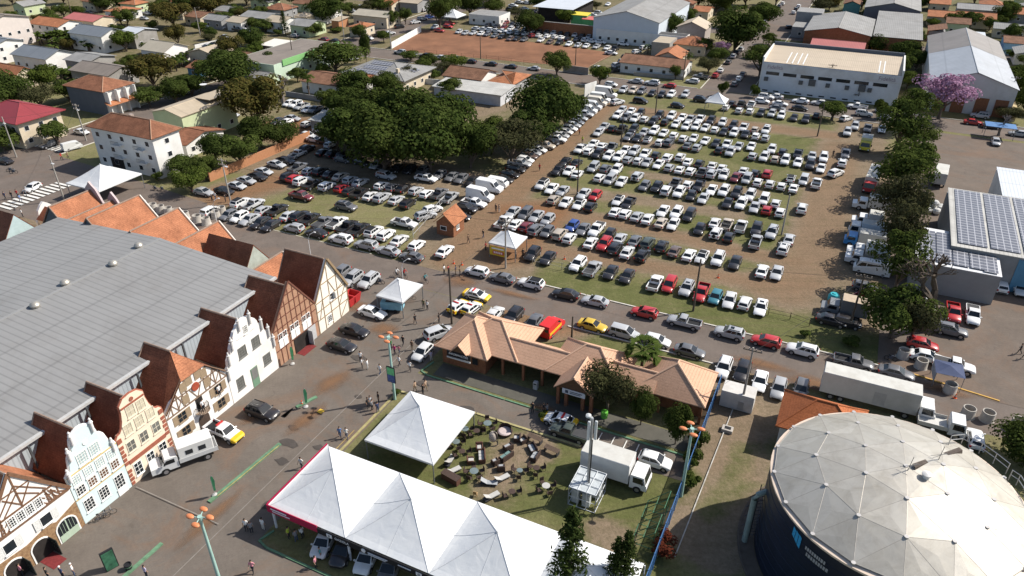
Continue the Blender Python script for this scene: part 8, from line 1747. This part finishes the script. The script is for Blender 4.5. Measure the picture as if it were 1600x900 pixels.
BAND = ['along the very top edge', 'in the second garden band from the top', 'in the third garden band from the top', 'below the third garden band', 'level with the central grove top', 'level with the brick lot wall top', 'level with the grove middle', 'by the left crossing gardens']
for x, y, k, r, h in FILL:
    b = BAND[min(7, y // 30)]; w_ = {'broad': 'dark', 'mid': 'green', 'olive': 'brownish', 'light': 'bright green'}[k[:-1]]; CN[b, w_] = CN.get((b, w_), -1) + 1
    tree(k, x, y, r, h, f'{ORD[CN[b, w_]]} {w_} garden tree from the left {b}', 'broadleaf_tree')
# garden greenery between the far houses
rng = random.Random(8); AT = []
for gu in range(-330, 62, 13):
    for gv in range(104, 420, 13):
        u, v = gu + rng.uniform(-5, 5), gv + rng.uniform(-5, 5); X_, Y_ = PX(W(u, v, 2))
        ok = (u < -181 or (v > 308 and not -46 < u < -24) or (u > -20 and v > 246) or (-160 < u < -58 and 284 < v < 294)) and -10 < X_ < 1610 and 0 < Y_ < 125 and not 294 < v < 308
        if ok and rng.random() < .62 and all(math.hypot(u - a, v - b) > c + 1.5 for a, b, c in HOUSES) and all(math.hypot(u - a, v - b) > 4 for a, b in cars_): AT.append((round(Y_ / 22), X_, u, v))
AT.sort(); CN = {}
for b, X_, u, v in AT:
    k = rng.choice(['broad0', 'mid0', 'mid1', 'olive1', 'dusty0', 'loose0', 'shrub0', 'light0']); w_ = {'broad': 'dark', 'mid': 'green', 'olive': 'brownish', 'light': 'bright', 'dusty': 'greyish', 'loose': 'airy', 'shrub': 'low'}[k[:-1]]; CN[b, w_] = CN.get((b, w_), -1) + 1
    P_, R0, H0 = proto(k); r = rng.uniform(2.6, 4.8) * (.6 if k == 'shrub0' else 1); NT[0] += 1
    t = thing('shrub' if k == 'shrub0' else 'broadleaf_tree', f'{ORD[CN[b, w_]]} {w_} backyard {"shrub" if k == "shrub0" else "tree"} from the left, far row {["at the top", "below the top", "third down", "fourth down", "fifth down", "sixth down"][min(5, b)]}', 'shrub' if k == 'shrub0' else 'tree', W(u, v), rng.uniform(0, 6)); t.scale = (r / R0, r / R0, r * rng.uniform(1.2, 1.6) / H0)
    for n, me in P_: link(n, me, t)
# ------------------------------------------------------------------ people
SKIN = M('skin', (.36, .21, .14), .7, .1, 8); SHIRT = cloth(); SHOE = M('dark_shoes', (.03, .028, .026), .8); HAIR = M('dark_hair', (.022, .016, .012), .8, .3, 9)
PANT = {c: M('trousers_' + c, col, .9, .15, 8) for c, col in dict(dark=(.022, .024, .032), blue=(.05, .075, .14), tan=(.24, .18, .11), pale=(.50, .48, .45), skirt=(.05, .04, .05)).items()}
def body(pose):
    "one skinned figure facing +x; returns the body mesh"
    st = .0
    P_ = dict(stand=dict(k=((.02, .10), (.02, -.10)), a=((0, .11), (0, -.11)), e=((-.03, .25), (-.03, -.25)), h=((.06, .26), (.06, -.26))),
              walk=dict(k=((.16, .10), (-.02, -.10)), a=((.22, .10), (-.30, -.10)), e=((-.12, .25), (.06, -.25)), h=((-.14, .25), (.24, -.24))),
              talk=dict(k=((.02, .11), (.03, -.11)), a=((.02, .14), (0, -.13)), e=((-.02, .27), (.02, -.26)), h=((.22, .12), (.05, -.27))),
              ride=dict(k=((.36, .11), (.30, -.11)), a=((.14, .11), (.10, -.11)), e=((.28, .24), (.28, -.24)), h=((.50, .24), (.50, -.24))))[pose]
    ride = pose == 'ride'
    V = []; E_ = []; Rd = []
    def v(p, r, par=None):
        V.append(p); Rd.append(r)
        if par is not None: E_.append((par, len(V) - 1))
        return len(V) - 1
    zp = .95; lean = .14 if ride else .02
    pel = v((0, 0, zp), .135); wa = v((lean * .4, 0, 1.10), .125, pel); ch = v((lean, 0, 1.32), .145, wa); nk = v((lean * 1.2, 0, 1.47), .06, ch); hd = v((lean * 1.3 + .02, 0, 1.60), .098, nk); tp = v((lean * 1.3 + .01, 0, 1.70), .085, hd); v((lean * 1.3 + .125, 0, 1.59), .018, hd)
    for i, s in enumerate((1, -1)):
        hp = v((0, s * .10, zp - .06), .095, pel); kx, ky = P_['k'][i]; ax, ay = P_['a'][i]
        kz, az = (.62, .28) if ride else (.50, .08 + (.06 if pose == 'walk' and i else 0))
        k = v((kx, ky, kz), .066, hp); cf = v(((kx + ax) / 2 - .02, (ky + ay) / 2, (kz + az) / 2 + .04), .060, k); a = v((ax, ay, az), .042, cf); v((ax + .16, ay + s * .02, az - .045), .036, a)
        sh = v((lean, s * .18, 1.40), .066, ch); ex, ey = P_['e'][i]; hx, hy = P_['h'][i]; ez, hz = (1.20, 1.02) if ride else (1.12, .87 if pose != 'talk' or i else 1.18)
        e = v((lean + ex, ey, ez), .045, sh); h = v((lean + hx, hy, hz + .04), .032, e); d = (Vector((lean + hx, hy, hz)) - Vector((lean + ex, ey, ez))).normalized(); q = Vector((lean + hx, hy, hz)) + d * .05
        pa = v(tuple(q), .030, h)
        for j in range(4): f1 = q + d * .045 + Vector(((j - 1.5) * .018, 0, 0)); m1 = v(tuple(f1), .010, pa); v(tuple(f1 + d * (.04 - .004 * abs(j - 1)) + Vector((0, -s * .012, 0))), .008, m1)
        v(tuple(q + Vector((.035, -s * .02, -.01))), .010, pa)
    me = bpy.data.meshes.new('person'); me.from_pydata(V, E_, []); o = bpy.data.objects.new('person', me); COL.objects.link(o)
    o.modifiers.new('skin', 'SKIN'); sv = me.skin_vertices[0].data
    for x, r in zip(sv, Rd): x.radius = (r, r)
    for x in sv: x.use_root = False
    sv[pel].use_root = True
    ss = o.modifiers.new('sub', 'SUBSURF'); ss.levels = ss.render_levels = 1
    dg = bpy.context.evaluated_depsgraph_get(); dg.update(); out = bpy.data.meshes.new_from_object(o.evaluated_get(dg)); bpy.data.objects.remove(o); bpy.data.meshes.remove(me)
    out.materials.clear()
    for m in (SKIN, SHIRT, PANT['dark'], HAIR, SHOE): out.materials.append(m)
    for p in out.polygons:
        c = p.center; arm = abs(c.y) > .215 or (pose in ('ride', 'talk') and c.x > lean + .16 and c.z > .8)
        p.material_index = 4 if c.z < .10 + (.19 if ride else 0) and not arm else 0 if c.z > 1.465 else (1 if c.z > 1.17 else 0) if arm and c.z > .72 else 1 if c.z > .92 else 2
    out.shade_smooth(); out.name = 'person'; return out
hm = MB(); hm.ball((.0, 0, .02), .112, .100, .10, 10); hm.v = [(x - .018, y, z) if x > .02 else (x - .01, y, z) for x, y, z in hm.v]
HAIRM = hm.mesh('hair', [HAIR], 60); CAPM = {}
BODY = {k: body(k) for k in ('stand', 'walk', 'talk', 'ride')}
SC_ = dict(white=(.70, .70, .69), black=(.018, .018, .02), grey=(.22, .22, .23), red=(.42, .03, .03), navy=(.03, .045, .11), pink=(.55, .22, .27), olive=(.12, .12, .06), green=(.05, .24, .09), yellow=(.50, .60, .06), brown=(.16, .10, .06), beige=(.46, .32, .22), magenta=(.42, .03, .15), lilac=(.42, .38, .50), teal=(.08, .28, .30), orange=(.55, .14, .04), blue=(.10, .18, .36))
def person(px, py, face, pose, shirt, pants, label, z=0, h=1.0, cap=None):
    p = W(*UV(px, py)); t = link('person', BODY[pose], None, (p.x, p.y, z), GA + R(face)); t.color = (*SC_[shirt], 1); t.scale = (h, h, h)
    t.material_slots[2].link = 'OBJECT'; t.material_slots[2].material = PANT[pants]
    tag(t, label, 'person'); lean = .14 if pose == 'ride' else .02
    hr = link('hair' if not cap else 'cap', HAIRM, t, (lean * 1.3 + .01, 0, 1.665))
    if cap: hr.material_slots[0].link = 'OBJECT'; hr.material_slots[0].material = WTX
    return t
PEOPLE = '''566 575 40 talk white dark person in white shirt, middle of three talking on the plaza
575 577 200 talk white pale person in white shirt and pale trousers, right of the three on the plaza
564 565 -60 stand white dark person in white shirt standing behind the two on the plaza
594 585 80 walk white blue person in white shirt walking away alone past the poster lamp
630 540 90 walk black dark person in black walking near the lamp towards the road
644 547 100 stand brown tan person in brown top standing by the white hatchback
617 554 -100 walk magenta skirt person in magenta dress beside the street lamp
624 552 -90 walk pink blue small person in pink next to the magenta dress
611 545 -90 stand green dark person in green top behind the street lamp
624 572 70 walk white skirt person in white top and dark skirt right of the lamp
641 580 120 walk white dark person in white striped top walking towards the lamp
649 506 150 walk black dark person in black crossing between sedan and pavilion
662 482 -80 stand olive dark person in olive top by the bicycle tent
668 484 -100 stand white dark person in white top right of the bicycle tent
674 564 150 stand lilac pale person in lilac shirt leaning by the pavilion gable
686 504 0 stand black dark person in dark clothes behind the silver minivan
649 612 150 walk beige tan person in beige walking past the tent top, left of pair
665 610 -20 walk beige tan person in beige walking past the tent top, right of pair
661 616 60 stand black dark person in dark clothes between the two in beige
575 638 0 stand black dark person in black, left of the group at the lawn kerb
582 641 170 talk grey dark person in grey top in the group at the lawn kerb
592 629 -120 stand black dark tall person in black behind the group at the lawn kerb
591 645 160 talk navy blue person in navy nearest the kerb in the group
579 635 -40 stand white dark person in white half hidden in the group at the kerb
532 684 -60 walk blue blue person in blue walking below the group, left of two
542 685 -60 walk white blue person in white and blue walking below the group, right of two
472 732 -90 walk white dark person in white shirt at the marquee side banner
412 828 90 stand white pale person in white by the red banner corner of the marquee
494 887 20 stand pink dark person in pink at the marquee kerb
502 873 -120 stand teal dark person in teal before the white show car
452 841 10 stand yellow dark person in yellow vest under the marquee
464 846 170 talk grey blue person in grey under the marquee beside the yellow vest
474 841 180 talk white dark person in white under the marquee near the show car
117 899 60 stand white blue person in white cap and shirt by the totem sign
100 904 90 stand navy dark person in navy at the picture bottom left of the white cap
77 905 80 stand black dark person in black at the picture bottom by the arches
36 900 100 stand pink dark person in pink at the first brick arch
386 829 -60 stand white dark person in white in the marquee shadow, left of pair
394 833 140 stand grey dark person in dark grey in the marquee shadow, right of pair
396 894 -70 walk pink dark person in pink walking at the picture bottom
230 902 90 stand lilac dark person in checked shirt by the lower green kerb
755 372 60 walk black blue person in black walking across the field entrance
732 380 150 walk brown dark person in dark clothes walking by the guard hut
775 331 -100 stand black dark person in black on the earth lane, left of pair
780 332 -100 stand beige pale person in pale clothes on the earth lane, right of pair
759 391 0 stand red dark person in red shirt at the yellow banner tent
843 267 90 walk red dark person in red shirt alone on the earth lane
905 211 80 walk orange dark person in orange shirt far up the earth lane
910 223 -90 stand yellow dark person in yellow vest at the far end of the earth lane
694 428 0 talk white dark person in white on the road, first of four by the entrance
701 428 180 talk red dark person in red top on the road by the entrance
712 429 20 stand navy tan person in navy top on the road by the entrance
719 431 -160 talk brown dark person in brown top on the road by the white hatchback
1301 245 -90 stand black dark person in black standing at the end of the fifth field row
1592 553 150 walk black dark person in black crossing the gravel yard
1599 561 150 walk navy dark person in navy at the right edge of the gravel yard
9 312 100 walk navy dark first person from the left by the left zebra crossing
20 311 -80 walk black dark second person from the left by the left zebra crossing
28 308 100 walk red dark person in red by the left zebra crossing
33 316 20 walk blue blue person in blue nearest the hall corner at the crossing
42 307 -60 walk grey dark person in grey beside the white hatchback at the crossing
36 339 70 stand white dark person in white on the path behind the gate gable
97 250 0 walk red dark person in red on the far zebra crossing
107 249 0 walk brown dark person in brown on the far zebra crossing
332 316 -30 walk black dark person in black by the brick wall pole, left of three
337 312 100 walk white blue person in white by the brick wall pole
353 316 -150 stand black dark person in black right beside the brick wall pole
832 645 -90 stand black dark person in dark clothes before the pavilion porch, alone on the left
849 646 0 talk black dark person in dark clothes before the pavilion porch, middle one
855 647 180 talk grey blue person in grey before the pavilion porch, right one
817 402 120 stand black dark person in black at the side of the yellow banner tent
806 404 60 stand beige dark person in beige at the yellow banner tent pole'''
for i, l in enumerate(PEOPLE.split('\n')):
    x, y, f, po, s, pa, lab = l.split(' ', 6); person(float(x), float(y), float(f), po, s, pa, lab, h=.98 + .05 * ((i * 7) % 5) / 5 - (.25 if 'small' in lab else 0), cap='cap' in lab)
for x, y, rz, s, lab in ((620, 432, -20, 'white', 'white cyclist, first on the road by the timbered gable'), (632, 433, -20, 'red', 'red cyclist, second on the road by the timbered gable'), (664, 441, -15, 'teal', 'cyclist in teal riding past the bicycle tent')):
    bike(x, y, rz, 'bicycle ridden by the ' + lab.split(',')[0].replace('cyclist in teal', 'teal cyclist')); person(x, y, rz, 'ride', s, 'dark', 'person riding: ' + lab)
for x, zz, lab in ((1.6, 3.55, 'person in white at the open upper window with shutters'), (0, 2.63, 'person in white standing on the small balcony')):
    u, v = (FRONT + .12, 47.8) if x else (FRONT + .4, 44.9); p = W(u, v, zz - (.9 if x else 0)); t = link('person', BODY['stand'], None, p, GA); t.color = (*SC_['white'], 1); tag(t, lab, 'person'); link('hair', HAIRM, t, (.036, 0, 1.665))
# yellow banner on the entrance tent
s = thing('banner', 'yellow printed banner hung on the front of the entrance tent', 'banner', W(-49.4, 98.05), GA); m = MB(); m.box(-1.6, 1.6, -.03, .03, .7, 2.4); m.obj('sheet', M('banner_yellow', (.55, .38, .03), .7, .12, 2), s)
m = MB(); m.box(-1.0, 1.1, -.05, -.031, 1.0, 1.6); q = m.obj('red_panel', M('banner_red', (.45, .04, .04), .7), s); m = MB(); [m.box(-.8 + k * .35, -.58 + k * .35, -.06, -.051, 1.12, 1.48) for k in range(5)]; m.box(-1.2, 1.1, -.05, -.031, 1.9, 2.15); m.obj('print', WTX, s)
# ------------------------------------------------------------------ light and picture
w = bpy.data.worlds.new('World'); SC.world = w; w.use_nodes = True
nt = w.node_tree; bg = nt.nodes['Background']
sky = nt.nodes.new('ShaderNodeTexSky'); sky.sky_type = 'NISHITA'; sky.sun_disc = False
SUN_AZ, SUN_EL = R(15.5), R(43)          # azimuth from +X towards +Y
sky.sun_elevation = SUN_EL; sky.sun_rotation = R(90) - SUN_AZ
sky.air_density = 1.0; sky.dust_density = 1.5
nt.links.new(sky.outputs[0], bg.inputs[0]); bg.inputs[1].default_value = .085
sl = bpy.data.lights.new('sun', 'SUN'); so = bpy.data.objects.new('sun', sl); COL.objects.link(so)
sl.energy = 4.1; sl.angle = R(.5); sl.color = (1, .95, .87)
d = Vector((math.cos(SUN_EL) * math.cos(SUN_AZ), math.cos(SUN_EL) * math.sin(SUN_AZ), math.sin(SUN_EL)))
so.rotation_euler = d.to_track_quat('Z', 'Y').to_euler(); so.location = d * 300
SC.view_settings.view_transform = 'Standard'; SC.view_settings.look = 'None'; SC.view_settings.gamma = 1; SC.view_settings.use_curve_mapping = False
SC.view_settings.exposure = .74
SC.cycles.max_bounces = 6; SC.cycles.diffuse_bounces = 3; SC.cycles.glossy_bounces = 2; SC.cycles.transmission_bounces = 2; SC.cycles.transparent_max_bounces = 4
SC.cycles.use_denoising = True
